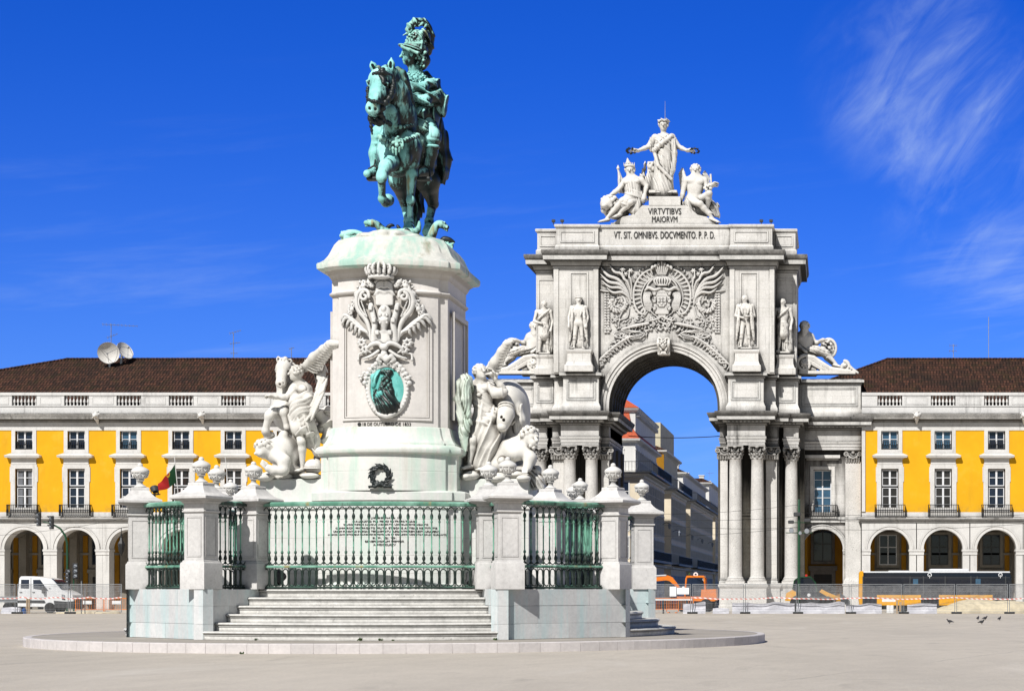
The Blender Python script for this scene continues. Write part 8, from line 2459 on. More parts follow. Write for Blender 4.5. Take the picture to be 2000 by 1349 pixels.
# mane, forelock, tail
S = SDF(.026); rg = random.Random(3)
for i in range(16):
 t_ = i / 15; a = P(777 + 24 * t_ ** .7, 136 + 110 * t_, 59.5 + .75 * t_)
 S.chain([a, a + np.array((.16, -.02, -.12)), a + np.array((.24, -.06, -.34)), a + np.array((.20, -.10, -.48))], [.10, .11, .08, .03], k=.03)
for i in range(12):
 a = P(744 + rg.uniform(-9, 9), 133 + i * 2.4, 58.85 - .015 * i); S.ell(a, rg.uniform(.06, .1), k=.02)
S.build('mane', M['bronze_dark'], HB, EO)
S = SDF(.026)
S.chain([P(812, 318, 63.2), P(815, 370, 63.45), P(814, 410, 63.3), P(812, 442, 63.0)], [.16, .24, .22, .08], k=.1, disp=folds((1, .3, .1), 22, .03))
S.build('tail', M['bronze_dark'], HB, EO)
# bridle and reins
S = SDF(.02)
def strap(pts, r=.035, bead=None):
 S.chain(pts, r, k=.01)
 if bead:
  for i in range(len(pts) - 1):
   a, b = np.array(pts[i]), np.array(pts[i + 1]); n_ = max(2, int(np.linalg.norm(b - a) / .1))
   for j in range(n_): S.ell(a + (b - a) * j / n_, bead * (1 + .3 * (j % 2)), k=.01)
strap([P(719, 196, 58.35), P(726, 198, 58.08), P(735, 199, 58.06), P(744, 201, 58.25), P(751, 203, 58.6)], .04, .055)
strap([P(766, 148, 58.95), P(769, 165, 58.8), P(764, 188, 58.6), P(750, 205, 58.4), P(745, 218, 58.4)], .05, .075)
strap([P(718, 172, 58.85), P(718, 196, 58.65), P(722, 216, 58.4)], .035, .05)
strap([P(727, 148, 58.65), P(735, 143, 58.5), P(748, 142, 58.5), P(764, 147, 58.8)], .045, .06)
for i in range(20): S.ell(P(744 + rg.uniform(-7, 7), 134 + i * 1.5, 58.62 - .008 * i), rg.uniform(.045, .075), k=.02)
strap([P(742, 216, 58.4), P(746, 232, 58.5), P(738, 242, 58.5), P(726, 236, 58.45), P(721, 228, 58.4)], .05, .07)
strap([P(721, 228, 58.4), P(724, 240, 58.4), P(727, 262, 58.5)], .03, .05)
strap([P(746, 236, 58.6), P(760, 240, 59.0), P(763, 246, 59.2)], .045, .06)
S.curls(P(742, 234, 58.55), (.14, .1, .16), 16, .06, 2)
S.build('bridle', M['bronze_black'], EQ, EO)
S = SDF(.015)
for e in ((752.5, 168.5, 58.56), (723, 163.5, 58.66)): S.ell(P(*e), (.075, .06, .062))
S.build('eye', M['bronze_black'], HB, EO)
S = SDF(.02)
strap([P(768, 245, 59.25), P(774, 248, 59.25), P(790, 249, 59.4), P(806, 244, 59.75), P(812, 234, 60.1)], .035, .055)
strap([P(741, 267, 59.4), P(750, 272, 59.25), P(765, 277, 59.08), P(776, 278, 59.05), P(790, 275, 59.2), P(805, 271, 59.5), P(818, 264, 59.9)], .06, .075)
for i, px in enumerate((757, 762, 768, 774, 780, 786)):
 L_ = (10, 16, 22, 26, 20, 14)[i]; S.chain([P(px, 277, 59.05), P(px, 277 + L_ * .6, 59.0), P(px, 277 + L_, 59.02)], [.035, .05, .03], k=.015)
S.ell(P(773, 277, 58.98), (.13, .08, .13), k=.02); S.curls(P(773, 277, 58.98), (.16, .05, .15), 12, .05, 3)
S.build('breast_strap', M['bronze_mid'], EQ, EO)
# rider
S = SDF(.024)
h = .62
J = dict(head=P(801, 109, 60.65), chest=P(820, 178, 60.95), pelvis=P(822, 236, 61.2), sR=P(797, 158, 60.75), sL=P(843, 163, 61.1), eL=P(856, 202, 61.1), hL=P(826, 212, 60.5), eR=P(785, 200, 60.6), hR=P(778, 222, 60.2), dR=(-.3, -1, .1))
human(S, J, .60, face=(-.93, -.42, -.02), front=(-.35, -1, 0), hair=False, fingers=True, fat=1.0)
S.cone(P(810, 134, 60.8), P(813, 150, 60.9), .19, .30, k=.1)
for pts in (((828, 235, 61.1), (843, 266, 60.6), (841, 296, 60.75), (838, 332, 60.85)), ((797, 240, 61.1), (744, 262, 60.5), (735, 300, 60.55), (733, 334, 60.6))):
 q = [P(*p) for p in pts]
 S.cone(q[0], q[1], .40, .28, k=.15); S.ell(q[1], .27, k=.1); S.cone(q[1], q[2], .25, .22, k=.1); S.cone(q[2], q[3], .22, .14, k=.1)
 td = np.array((-.55 if pts[0][0] > 800 else -.25, -.95, -.12)); td = unit(td)
 S.cone(q[3] + np.array((0, 0, -.06)), q[3] + td * .52 + np.array((0, 0, -.13)), .15, .12, k=.08)
 S.torus(q[1] + np.array((0, 0, -.14)), .235, .05, np.array(((1, 0, 0), (0, 0, 1), (0, 1, 0))), k=.03); S.torus(q[1] + np.array((0, 0, -.34)), .215, .045, np.array(((1, 0, 0), (0, 0, 1), (0, 1, 0))), k=.03)
RD = S.build('rider', M['bronze'], EQ, EO)
S = SDF(.022)     # helmet with peaked visor and embossed crown
S.ell(P(811, 97, 60.75), (.40, .40, .25), k=.05); S.cone(P(810, 92, 60.75), P(815, 72, 60.8), .33, .22, k=.08)
S.ell(P(803, 96, 60.6), (.42, .40, .055), np.array(((.95, .1, -.28), (-.1, 1, 0), (.28, 0, .95))), k=.03); S.chain([P(783, 87, 60.45), P(786, 92, 60.3), P(800, 98, 60.25), P(815, 104, 60.35), P(826, 103, 60.6)], [.035, .05, .055, .05, .04], k=.03)
S.curls(P(813, 82, 60.75), (.31, .30, .28), 90, .04, 7)
for i in range(9): S.leaf(P(803 + i * 2.5, 96, 60.42), P(800 + i * 3.2, 76, 60.5), .05, .035, lift=.04)
S.build('helmet', M['bronze_mid'], RD, EO)
S = SDF(.02)     # ostrich plumes
f_ = folds((1, .4, .8), 15, .022)
S.curve([P(829, 112, 61.1), P(836, 96, 61.1), P(838, 78, 61.05), P(837, 64, 61.0)], [.10, .15, .17, .14], k=.05, disp=f_)
S.curve([P(837, 72, 61.0), P(838, 56, 60.95), P(828, 45, 60.85), P(815, 43, 60.75), P(804, 49, 60.7), P(798, 58, 60.7), P(802, 62, 60.7)], [.08, .10, .12, .13, .12, .10, .06], k=.03, disp=f_)
S.curve([P(838, 76, 60.85), P(832, 66, 60.65), P(824, 66, 60.55), P(821, 76, 60.5), P(826, 82, 60.5)], [.08, .12, .12, .09, .03], k=.03, disp=f_)
for i in range(22):
 a = P(800 + rg.uniform(0, 38), 42 + rg.uniform(0, 30), 60.75 + rg.uniform(-.2, .2))
for i in range(16): t_ = i / 15; a = P(836 - 34 * t_, 50 + 14 * t_ * t_ - 10 * math.sin(PI * t_), 60.75); S.leaf(a, a + np.array((-.12 + .1 * math.sin(i * 2), -.1, -.12)), .04, .03, lift=.03)
S.chain([P(815, 78, 60.8), P(812, 66, 60.8), P(806, 58, 60.75)], [.12, .08, .07], k=.04)
S.build('plume', M['bronze_mid'], RD, EO)
S = SDF(.022)     # wig curls
S.chain([P(822, 102, 60.85), P(825, 118, 60.85), P(824, 128, 60.85)], [.2, .24, .16], k=.05)
for i in range(110):
 t_ = i / 109; a = P(822 + rg.uniform(-9, 10), 101 + 30 * t_ + rg.uniform(-2, 2), 60.68 + rg.uniform(-.15, .3)); S.ell(a, rg.uniform(.04, .062), k=.012)
S.build('hair', M['bronze_mid'], RD, EO)
S = SDF(.026)     # cloak thrown over the shoulders, armour skirt
fa = folds((.35, .2, 1), 6.5, .05, .7); fb = folds((1, .2, -.25), 6.5, .05, .6)
S.chain([P(793, 162, 60.4), P(806, 172, 60.25), P(828, 170, 60.4), P(844, 163, 60.8)], [.13, .17, .18, .18], k=.06, disp=fa)
S.chain([P(790, 178, 60.4), P(808, 192, 60.2), P(832, 196, 60.3), P(852, 188, 60.8)], [.11, .16, .20, .22], k=.06, disp=fa)
S.chain([P(846, 165, 61.2), P(855, 190, 61.0), P(855, 215, 61.1), P(851, 240, 61.3)], [.22, .27, .24, .10], k=.08, disp=fb)
S.chain([P(830, 165, 61.5), P(836, 200, 61.7), P(840, 245, 61.9)], [.38, .42, .36], k=.12, disp=fb)
S.curls(P(808, 152, 60.75), (.36, .32, .15), 60, .04, 9)
S.build('cloak', M['bronze'], RD, EO)
S = SDF(.028)     # hanging cloak and horse cloth behind the rider
fc = folds((1, .5, -.1), 6, .06, .6)
S.chain([P(838, 240, 61.9), P(852, 275, 62.2), P(862, 315, 62.3), P(866, 345, 62.3)], [.45, .42, .36, .2], k=.15, disp=fc)
S.chain([P(855, 270, 62.2), P(868, 300, 62.3), P(889, 317, 62.2)], [.28, .24, .03], k=.06, disp=fc); S.chain([P(858, 310, 62.2), P(866, 335, 62.2), P(869, 362, 62.2)], [.28, .2, .05], k=.06, disp=fc)
S.chain([P(827, 245, 61.6), P(833, 285, 61.6), P(838, 320, 61.6)], [.42, .40, .30], k=.1, disp=fc)
S.build('trailing_cloak', M['bronze_dark'], RD, EO)
S = SDF(.026)
S.chain([P(812, 240, 60.7), P(824, 252, 60.4), P(834, 262, 60.6)], [.26, .24, .16], k=.1, disp=folds((.5, .3, 1), 13, .03)); S.chain([P(808, 255, 60.5), P(815, 278, 60.3), P(822, 300, 60.6)], [.26, .24, .2], k=.1); S.chain([P(790, 225, 61), P(815, 222, 60.8), P(840, 228, 61)], [.3, .42, .35], k=.1, disp=folds((1, 0, .2), 11, .04, .4))
S.build('saddle_cloth', M['bronze_mid'], EQ, EO)
S = SDF(.018)
for px, py in ((828, 350), (731, 350)):
 S = SDF(.018); c = P(px, py, 60.3); S.chain([c + np.array((-.2, 0, .0)), c + np.array((-.17, 0, .32)), c + np.array((0, 0, .42)), c + np.array((.17, 0, .32)), c + np.array((.2, 0, 0))], .03, k=.01); S.box(c, (.2, .12, .03), k=.02)
 S.cone(c + np.array((0, 0, .42)), P(px + 4 if px > 800 else px + 6, 285, 60.6), .025, .025)
 S.build('stirrup', M['bronze_black'], EQ, EO)
# snakes and trampled plants on the mound
def snake(pts, rs, mt='bronze_mid', head=True):
 S = SDF(.022); q = [P(*p) for p in pts]
 # smooth the spine
 sp = []
 for i in range(len(q) - 1):
  p0, p1, p2, p3 = q[max(i - 1, 0)], q[i], q[i + 1], q[min(i + 2, len(q) - 1)]
  for j in range(5):
   u = j / 5; sp.append(.5 * (2 * p1 + (p2 - p0) * u + (2 * p0 - 5 * p1 + 4 * p2 - p3) * u * u + (3 * p1 - p0 - 3 * p2 + p3) * u ** 3))
 sp.append(q[-1]); rr = np.interp(np.linspace(0, len(rs) - 1, len(sp)), range(len(rs)), rs)
 S.chain(sp, list(rr), k=.02)
 if head:
  d = unit(sp[0] - sp[3]); S.cone(sp[0] - d * .05, sp[0] + d * .14, .12, .075, k=.04); S.cone(sp[0] + d * .02 - np.array((0, 0, .06)), sp[0] + d * .15 - np.array((0, 0, .1)), .05, .035, k=.02)
  for s_ in (-1, 1): S.ell(sp[0] + np.array((s_ * .06, -.05, .08)), .035, k=.01)
 S.build('snake', M[mt], EQ, EO)
snake([(724, 436, 59.3), (735, 438, 59.3), (745, 447, 59.3), (758, 455, 59.3), (775, 456, 59.3), (795, 454, 59.4), (812, 453, 59.5), (818, 444, 59.6), (819, 433, 59.6)], [.09, .10, .11, .13, .14, .13, .11, .07, .03], 'bronze_mid')
snake([(865, 440, 60.5), (857, 437, 60.5), (850, 444, 60.5), (845, 456, 60.5), (840, 466, 60.6), (826, 470, 60.6)], [.09, .10, .11, .13, .13, .08], 'bronze_mid')
snake([(756, 452, 60.2), (758, 444, 60.2), (764, 440, 60.2), (770, 441, 60.2)], [.06, .06, .05, .02], 'bronze_black', False)
snake([(783, 452, 59.5), (778, 444, 59.5), (776, 440, 59.5)], [.06, .05, .02], 'bronze_black', False)
snake([(793, 462, 59.1), (788, 455, 58.95), (795, 449, 58.9), (800, 455, 58.95), (798, 464, 59.0)], [.05, .05, .05, .05, .02], 'bronze_black', False)
snake([(672, 459, 59.2), (682, 456, 59.0), (695, 455, 59.0), (708, 458, 59.0), (718, 463, 59.0)], [.09, .11, .09, .06, .03], 'bronze_mid')
snake([(862, 474, 59.6), (868, 468, 59.6), (878, 469, 59.6), (888, 473, 59.6)], [.09, .1, .08, .02], 'bronze_black', False)
S = SDF(.025)
for i in range(12):
 a = P(675 + i * 3, 462 + (i % 4), 59.0); S.cone(a, a + np.array((.16 * math.sin(i * 2.1), -.05, .12 * math.cos(i))), .07, .03, k=.02)
S.build('trampled_plant', M['bronze_mid'], EQ, EO)
S = SDF(.025)
for i in range(10):
 a = P(860 + i * 2.5, 474 + i * .8, 59.6); S.cone(a, a + np.array((.16 * math.sin(i * 2.1), -.05, .08 * math.cos(i))), .06, .03, k=.02)
S.build('trampled_plant', M['bronze_mid'], EQ, EO)
# ------------------------------------------------------------------ left marble group: rearing horse, winged man with palm, fallen man
LG = at(570, 928, 59.3)
G1 = thing('marble_group', 'marble group of rearing horse, winged man and fallen man left of the pedestal', 'sculpture group', tuple(LG), 0, 'marble groups beside the pedestal')
LO = tuple(LG)
def L(zx, zy, Y=59.0): return at(490 + zx / 4.653, 650 + zy / 4.652, Y)
VX_ = .022
S = SDF(VX_)
S.ell(L(360, 720, 60.1), (.55, .9, .62), k=.2); S.ell(L(330, 690, 59.5), (.42, .45, .5), k=.2)
S.chain([L(325, 690, 59.5), L(315, 590, 59.35), L(305, 470, 59.3), L(305, 340, 59.25)], [.36, .26, .215, .19], k=.12)
horse_head(S, L(310, 285, 59.2), L(298, 320, 59.0), L(285, 390, 58.85), L(274, 455, 58.75), L(325, 380, 59.1), .20, .215, .165, .14,
 [L(342, 355, 58.93), L(247, 345, 58.98)], [L(262, 468, 58.6), L(296, 455, 58.6)], [(L(262, 268, 59.1), L(246, 212, 59.05)), (L(352, 285, 59.15), L(360, 236, 59.1))], sc=.72)
S.curls(L(300, 262, 59.0), (.1, .08, .1), 10, .06, 2)
S.chain([L(270, 700, 59.2), L(220, 715, 58.95), L(172, 745, 58.75)], [.26, .18, .15], k=.1); S.ell(L(168, 760, 58.75), .145, k=.06); S.chain([L(160, 780, 58.75), L(132, 880, 58.8)], [.115, .10], k=.05); S.ell(L(132, 890, 58.8), .12, k=.05); S.cone(L(138, 905, 58.85), L(160, 950, 58.95), .11, .12, k=.05); S.cone(L(160, 945, 58.95), L(178, 930, 59.0), .13, .13, k=.03)
S.chain([L(320, 690, 59.2), L(310, 710, 58.85)], [.25, .18], k=.1); S.ell(L(305, 712, 58.8), .155, k=.06); S.chain([L(305, 730, 58.8), L(330, 840, 58.9)], [.125, .10], k=.05); S.ell(L(335, 855, 58.9), .12, k=.05); S.cone(L(340, 865, 58.9), L(370, 890, 59.0), .10, .13, k=.04)
S.chain([L(370, 720, 59.3), L(385, 720, 59.1), L(385, 770, 59.2)], [.2, .13, .1], k=.06)
S.chain([L(420, 800, 60.2), L(420, 950, 60.3), L(430, 1100, 60.2), L(430, 1270, 60.1)], [.45, .3, .17, .17], k=.15)
HG = S.build('horse', M['sculpt'], G1, LO)
S = SDF(VX_)
for i in range(12):
 t_ = i / 11; a = L(345 + 10 * t_, 270 + 250 * t_, 59.4); S.chain([a, a + np.array((.12, -.03, -.1)), a + np.array((.12, -.03, -.26))], [.09, .09, .03], k=.03)
S.chain([L(262, 405, 58.7), L(285, 415, 58.66), L(312, 405, 58.75)], .025, k=.01); S.chain([L(330, 330, 58.95), L(322, 420, 58.9), L(300, 460, 58.8)], .022, k=.01)
S.build('mane', M['sculpt'], HG, LO)
# winged man
h = .50
S = SDF(VX_)
J = dict(head=L(415, 365, 58.75), chest=L(448, 545, 58.95), pelvis=L(478, 800, 59.0), sR=L(395, 505, 58.8), sL=L(515, 510, 59.05), eR=L(325, 585, 58.6), hR=L(225, 582, 58.45), dR=(-1, -.1, .15),
 eL=L(590, 690, 58.9), hL=L(535, 760, 58.6), dL=(-.6, -.4, -.6), kR=L(458, 985, 58.55), fR=L(470, 1225, 58.7), tR=(-.25, -1, 0), kL=L(570, 960, 58.9), fL=L(600, 1120, 59.2), tL=(.3, -.9, -.2))
human(S, J, .47, face=(-1, -.25, .05), front=(-.3, -1, 0), hair=True, fat=1.02)
MN = S.build('winged_man', M['sculpt'], G1, LO)
S = SDF(VX_)
fd = folds((-.75, .2, .8), 15, .026, .5)
S.chain([L(385, 560, 58.7), L(420, 640, 58.62), L(500, 600, 58.75), L(535, 560, 58.95)], [.16, .24, .22, .14], k=.08, disp=fd)
S.chain([L(400, 650, 58.75), L(450, 720, 58.68), L(520, 680, 58.8)], [.2, .3, .22], k=.1, disp=fd)
S.chain([L(450, 760, 58.85), L(475, 850, 58.75), L(540, 960, 58.95)], [.36, .36, .30], k=.12, disp=folds((1, .2, .5), 9, .045, .5))
S.chain([L(520, 860, 58.95), L(560, 1000, 59.0), L(600, 1080, 59.1)], [.26, .24, .12], k=.08, disp=folds((1, .2, -.3), 10, .045, .5)); S.chain([L(430, 900, 58.6), L(480, 880, 58.5), L(545, 920, 58.65)], [.12, .13, .10], k=.05, disp=fd)
S.chain([L(440, 930, 59.1), L(430, 1060, 59.1), L(415, 1180, 59.1)], [.25, .24, .14], k=.08, disp=folds((1, 0, .2), 11, .04, .4))
S.chain([L(600, 740, 59.2), L(680, 800, 59.3), L(700, 900, 59.3), L(660, 990, 59.3)], [.2, .2, .18, .1], k=.08, disp=folds((.6, .2, -1), 9, .04, .5))
S.build('drapery', M['sculpt'], MN, LO)
S = SDF(VX_)
wing(S, L(500, 310, 58.9), L(728, 78, 57.9), L(668, 285, 58.4) - L(612, 195, 58.4), (0, -1, 0), .09, 3, 13)
S.chain([L(505, 300, 59.3), L(560, 290, 59.25), L(630, 330, 59.25), L(645, 430, 59.25), L(600, 560, 59.2)], [.16, .17, .18, .17, .1], k=.08, disp=folds((.8, 0, .6), 18, .04))
S.build('wing', M['sculpt'], MN, LO)
S = SDF(.018)     # palm branch
st_ = [L(640, 380, 58.85), L(640, 480, 58.8), L(610, 580, 58.75), L(560, 690, 58.65), L(510, 800, 58.55), L(470, 890, 58.5)]
S.chain(st_, [.03, .035, .035, .03, .03, .025], k=.02)
for i in range(22):
 t_ = i / 21 * 4.2; k_ = int(t_); a = st_[k_] * (1 - t_ + k_) + st_[k_ + 1] * (t_ - k_); d = unit(st_[k_] - st_[k_ + 1]); n_ = np.array((d[2], 0, -d[0]))
 for s_ in (-1, 1): S.chain([a, a + d * .16 + n_ * s_ * .10, a + d * .36 + n_ * s_ * .10], [.035, .045, .012], k=.015)
S.build('palm_branch', M['sculpt'], MN, LO)
# fallen man on hands and knees
S = SDF(VX_)
hd = L(115, 1060, 58.35)
S.ell(hd, (.24, .25, .26), k=.05); S.cone(hd + np.array((-.1, -.2, -.06)), hd + np.array((-.16, -.26, -.13)), .04, .05, k=.04); S.ell(hd + np.array((-.05, -.17, -.12)), (.12, .12, .12), k=.05)
S.curls(hd + np.array((0, .03, .04)), (.25, .25, .24), 46, .075, 5, half=(0, .4, 1))
S.cone(hd + np.array((.12, .05, -.02)), L(215, 1090, 58.5), .17, .2, k=.1)
S.chain([L(235, 1100, 58.55), L(280, 1050, 58.75), L(340, 1050, 58.95)], [.30, .34, .34], k=.2); S.ell(L(300, 1110, 58.7), (.29, .28, .33), k=.15); S.ell(L(365, 1110, 59.0), (.29, .3, .34), k=.12)
for i in range(5): S.ell(L(255 + i * 17, 1040 + i * 8, 58.45 + .04 * i), (.05, .05, .1), k=.05)
S.ell(L(265, 1010, 58.75), (.2, .22, .16), k=.1)
S.chain([L(245, 1120, 58.4), L(300, 1160, 58.2), L(300, 1240, 58.15)], [.24, .18, .16], k=.1); S.chain([L(290, 1250, 58.15), L(205, 1250, 58.1), L(165, 1225, 58.05)], [.155, .125, .10], k=.08)
for i in range(5):
 b = L(155 - i * 3, 1240 - i * 14, 58.05); S.chain([b, L(118 - 2 * i, 1215 - i * 13, 58.0), L(88 + 4 * i, 1190 - i * 9, 58.0)], [.04, .035, .022], k=.015)
S.ell(L(160, 1232, 58.05), (.11, .08, .10), k=.05)
S.chain([L(300, 930, 58.7), L(310, 960, 58.75)], [.15, .14], k=.08); S.chain([L(380, 1130, 58.9), L(330, 1220, 58.8), L(410, 1250, 58.9)], [.28, .2, .16], k=.1)
S.build('fallen_man', M['sculpt'], G1, LO)
S = SDF(VX_)      # trophies: shield, trumpet mouth, rocks
S.ell(L(562, 1215, 58.8), (.28, .24, .23), k=.03); S.torus(L(562, 1232, 58.8), .27, .03, np.array(((1, 0, 0), (0, 0, 1), (0, 1, 0))), k=.02)
S.chain([L(700, 720, 59.4), L(700, 780, 59.4), L(715, 880, 59.5)], [.2, .12, .1], k=.04); S.torus(L(700, 715, 59.4), .2, .03, np.array(((1, 0, 0), (0, 0, 1), (0, 1, 0))), k=.02)
S.ell(L(640, 870, 59.3), (.2, .15, .14), k=.05); S.chain([L(560, 1030, 59.0), L(610, 1090, 59.0), L(640, 1050, 59.1)], [.14, .16, .1], k=.06, disp=folds((1, 0, 1), 16, .04))
rg = random.Random(6)
for i in range(26):
 px = rg.uniform(60, 600); S.ell(L(px, 1290 + rg.uniform(-8, 22), rg.uniform(58.3, 60)), (rg.uniform(.15, .35), .25, rg.uniform(.07, .14)), k=.06)
S.build('trophy', M['sculpt'], G1, LO)
# ------------------------------------------------------------------ right marble group: winged woman with trumpet, elephant, fallen man
RGo = at(965, 925, 59.3)
G2 = thing('marble_group', 'marble group of winged woman, elephant and crouching man right of the pedestal', 'sculpture group', tuple(RGo), 0, 'marble groups beside the pedestal')
RO = tuple(RGo)
def Q(zx, zy, Y=59.0): return at(880 + zx / 4.353, 650 + zy / 4.352, Y)
h = .50
S = SDF(VX_)
J = dict(head=Q(250, 335, 58.8), chest=Q(262, 505, 58.95), pelvis=Q(290, 715, 59.0), sR=Q(180, 470, 58.9), sL=Q(338, 465, 58.9), eL=Q(445, 470, 58.7), hL=Q(375, 385, 58.55), dL=(-.4, -.2, 1), eR=Q(150, 610, 58.8), hR=Q(118, 735, 58.75), dR=(-.2, -.1, -1),
 kR=Q(188, 915, 58.5), fR=Q(158, 1120, 58.6), tR=(-.5, -1, -.1), kL=Q(310, 930, 58.7), fL=Q(268, 1135, 58.7), tL=(-.1, -1, 0))
human(S, J, h, face=(.62, -.72, .28), front=(-.15, -1, 0), hair=True, fem=True, fat=1.05, up=(-.1, 0, 1))
WM = S.build('winged_woman', M['sculpt'], G2, RO)
S = SDF(VX_)
S.cone(Q(258, 500, 58.93), Q(284, 650, 58.95), .335, .29, k=.1, disp=folds((.8, .1, .9), 10, .022, .5))
S.chain([Q(205, 740, 58.8), Q(270, 770, 58.65), Q(350, 720, 58.72), Q(400, 660, 58.85)], [.12, .15, .16, .12], k=.06, disp=folds((.4, .1, 1), 12, .03, .5))
fs_ = folds((1, .2, -.38), 10, .045, .45)
S.cone(Q(288, 690, 58.95), Q(285, 880, 58.85), .36, .42, k=.1, disp=fs_); S.cone(Q(285, 880, 58.85), Q(270, 1120, 58.9), .41, .36, k=.1, disp=fs_)
S.chain([Q(310, 860, 58.85), Q(320, 980, 58.8), Q(300, 1110, 58.8)], [.38, .34, .26], k=.12, disp=fs_); S.chain([Q(215, 800, 59.0), Q(190, 950, 59.05), Q(130, 1150, 59.0)], [.22, .2, .16], k=.1, disp=fs_)
S.chain([Q(370, 800, 58.9), Q(370, 980, 58.9), Q(300, 1130, 58.8)], [.22, .2, .1], k=.08, disp=fs_); S.chain([Q(235, 990, 59.0), Q(240, 1160, 59.0)], [.3, .3], k=.1, disp=fs_)
S.chain([Q(345, 470, 58.75), Q(400, 510, 58.7), Q(460, 500, 58.7)], [.15, .18, .14], k=.08, disp=folds((1, 0, .5), 12, .03, .5))
S.chain([Q(190, 450, 58.75), Q(240, 530, 58.62), Q(330, 450, 58.72)], [.03, .04, .03], k=.02); S.ell(Q(240, 525, 58.58), (.07, .05, .06), k=.02)
S.build('dress', M['sculpt'], WM, RO)
S = SDF(VX_)
wing(S, Q(335, 350, 59.1), Q(475, 72, 58.6), Q(450, 270, 59.3) - Q(420, 190, 59.3), (0, -1, 0), .09, 3, 12)
S.build('wing', M['sculpt'], WM, RO)
S = SDF(VX_)
wing(S, Q(119, 430, 58.4), Q(92, 880, 58.3), (Q(174, 690, 58.4) - Q(109, 640, 58.4)) * .85, (0, -1, 0), .06, 3, 13)
S.chain([Q(164, 480, 58.7), Q(129, 405, 58.4), Q(89, 440, 58.35), Q(64, 560, 58.3), Q(84, 740, 58.3)], [.16, .20, .15, .13, .07], k=.1, disp=folds((1, 0, .4), 16, .03))
S.chain([Q(134, 430, 58.3), Q(129, 560, 58.25), Q(154, 700, 58.3)], [.16, .15, .08], k=.06, disp=folds((1, 0, -.2), 22, .03))
S.chain([Q(144, 760, 58.35), Q(119, 830, 58.3), Q(99, 900, 58.3)], [.13, .13, .05], k=.05, disp=folds((1, 0, .3), 24, .03))
S.build('wing', M['sculpt_green'], WM, RO)
S = SDF(.015)
S.chain([Q(300, 350, 58.45), Q(345, 345, 58.4), Q(392, 352, 58.5)], [.025, .035, .06], k=.01); S.ell(Q(345, 345, 58.4), .055, k=.02)
S.build('trumpet', M['sculpt'], WM, RO)
S = SDF(VX_)      # elephant
S.ell(Q(500, 640, 60.0), (.62, .95, .85), k=.2); S.ell(Q(470, 590, 59.4), (.42, .45, .45), k=.2); S.ell(Q(530, 760, 60.0), (.48, .7, .8), k=.2); S.cone(Q(540, 800, 59.9), Q(560, 1050, 59.8), .45, .3, k=.15)
S.chain([Q(470, 640, 59.0), Q(472, 690, 58.75), Q(455, 745, 58.65), Q(440, 795, 58.65)], [.25, .24, .2, .17], k=.1)
for i in range(4): S.torus(Q(474 - i * 3, 625 + i * 22, 58.82 - .02 * i), .23 - .008 * i, .03, np.array(((1, 0, 0), (0, .5, .86), (0, .86, -.5))), k=.03)
S.ell(Q(440, 800, 58.55), (.15, .14, .13), k=.04)
for a, b in ((432, 715), (452, 740)): S.ell(Q(a, b, 58.46), (.045, .1, .05), k=.02, op='-')
S.chain([Q(560, 640, 59.3), Q(585, 740, 59.3), Q(560, 830, 59.3)], [.2, .22, .1], k=.1, disp=folds((1, 0, 0), 14, .03)); S.chain([Q(520, 770, 59.1), Q(550, 745, 58.9)], [.06, .02], k=.03)
S.chain([Q(430, 800, 59.2), Q(410, 920, 59.2)], [.2, .14], k=.1)
S.build('elephant', M['sculpt'], G2, RO)
S = SDF(VX_)      # crouching man
hd = Q(678, 895, 58.7)
S.ell(hd, (.26, .27, .29), k=.06); S.cone(hd + np.array((.18, -.2, .0)), hd + np.array((.24, -.25, -.08)), .04, .05, k=.04); S.ell(hd + np.array((.1, -.16, -.15)), (.14, .13, .13), k=.06); S.chain([hd + np.array((.08, -.22, .05)), hd + np.array((.24, -.14, .05))], .04, k=.03)
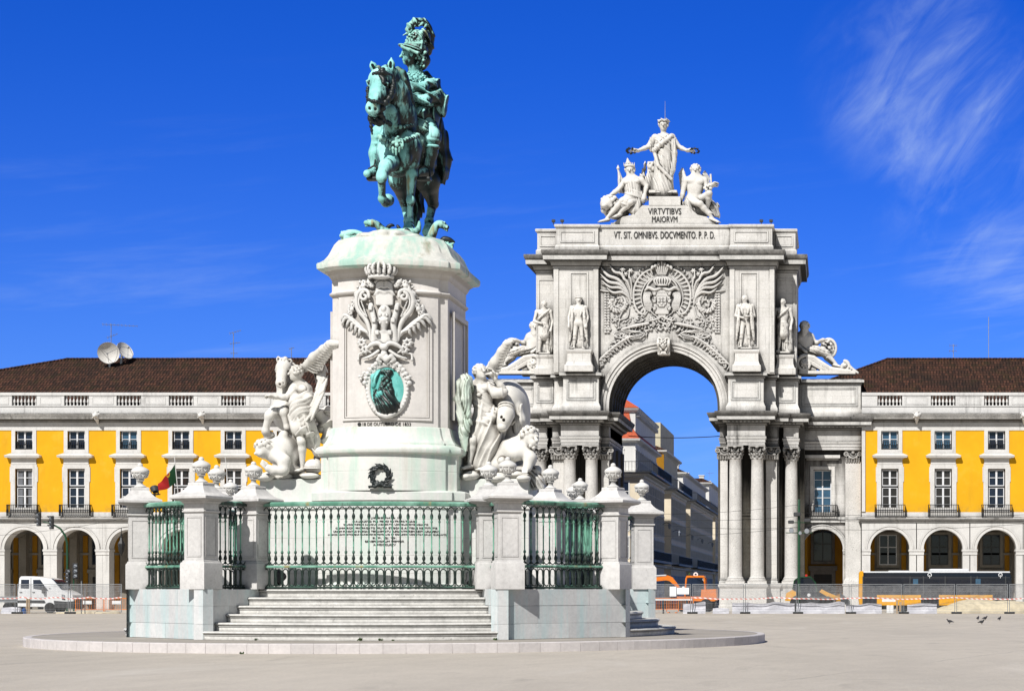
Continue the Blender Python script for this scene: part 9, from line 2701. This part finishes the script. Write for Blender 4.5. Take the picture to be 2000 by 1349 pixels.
S.curls(hd + np.array((-.03, .03, .06)), (.27, .26, .27), 44, .08, 8, half=(-.5, .4, .9)); S.curls(hd + np.array((.1, -.14, -.22)), (.12, .1, .1), 12, .05, 3)
S.cone(hd + np.array((-.12, .05, -.15)), Q(600, 960, 58.85), .19, .25, k=.12)
S.chain([Q(585, 970, 58.85), Q(510, 1000, 58.9), Q(440, 1060, 58.95)], [.33, .34, .31], k=.15); S.ell(Q(560, 1020, 58.65), (.28, .26, .24), k=.1); S.ell(Q(530, 940, 58.9), (.18, .2, .13), k=.08)
for i in range(5): S.ell(Q(555 - i * 22, 985 + i * 14, 58.55 + .05 * i), (.04, .05, .12), k=.04)
S.chain([Q(620, 990, 58.7), Q(675, 1060, 58.6), Q(655, 1140, 58.5)], [.24, .18, .14], k=.1)
for i in range(5): b = Q(622 + i * 9, 1165, 58.42); S.chain([b, b + np.array((-.01, -.07, .0)), b + np.array((-.015, -.11, -.09))], [.042, .04, .028], k=.012)
S.ell(Q(640, 1160, 58.45), (.13, .1, .08), k=.05)
S.chain([Q(420, 1060, 58.9), Q(400, 1120, 58.75), Q(480, 1160, 58.8)], [.3, .22, .18], k=.1); S.chain([Q(640, 1010, 59.0), Q(690, 1080, 59.2), Q(650, 1150, 59.2)], [.2, .16, .12], k=.1, disp=folds((1, 0, .4), 16, .03))
S.ell(Q(437, 1085, 58.55), .12, k=.04)
S.build('fallen_man', M['sculpt'], G2, RO)
S = SDF(VX_); rg = random.Random(9)
for i in range(30):
 px = rg.uniform(85, 690); S.ell(Q(px, 1215 + rg.uniform(-12, 26), rg.uniform(58.3, 60)), (rg.uniform(.15, .32), .25, rg.uniform(.07, .15)), k=.06)
for i in range(20): S.ell(Q(rg.uniform(670, 760), rg.uniform(1150, 1290), rg.uniform(58.9, 59.7)), rg.uniform(.1, .2), k=.05)
S.chain([Q(700, 1180, 59.0), Q(740, 1250, 58.9), Q(770, 1310, 58.9)], [.16, .2, .16], k=.06, disp=folds((1, 0, .8), 16, .05))
S.build('trophy', M['sculpt'], G2, RO)
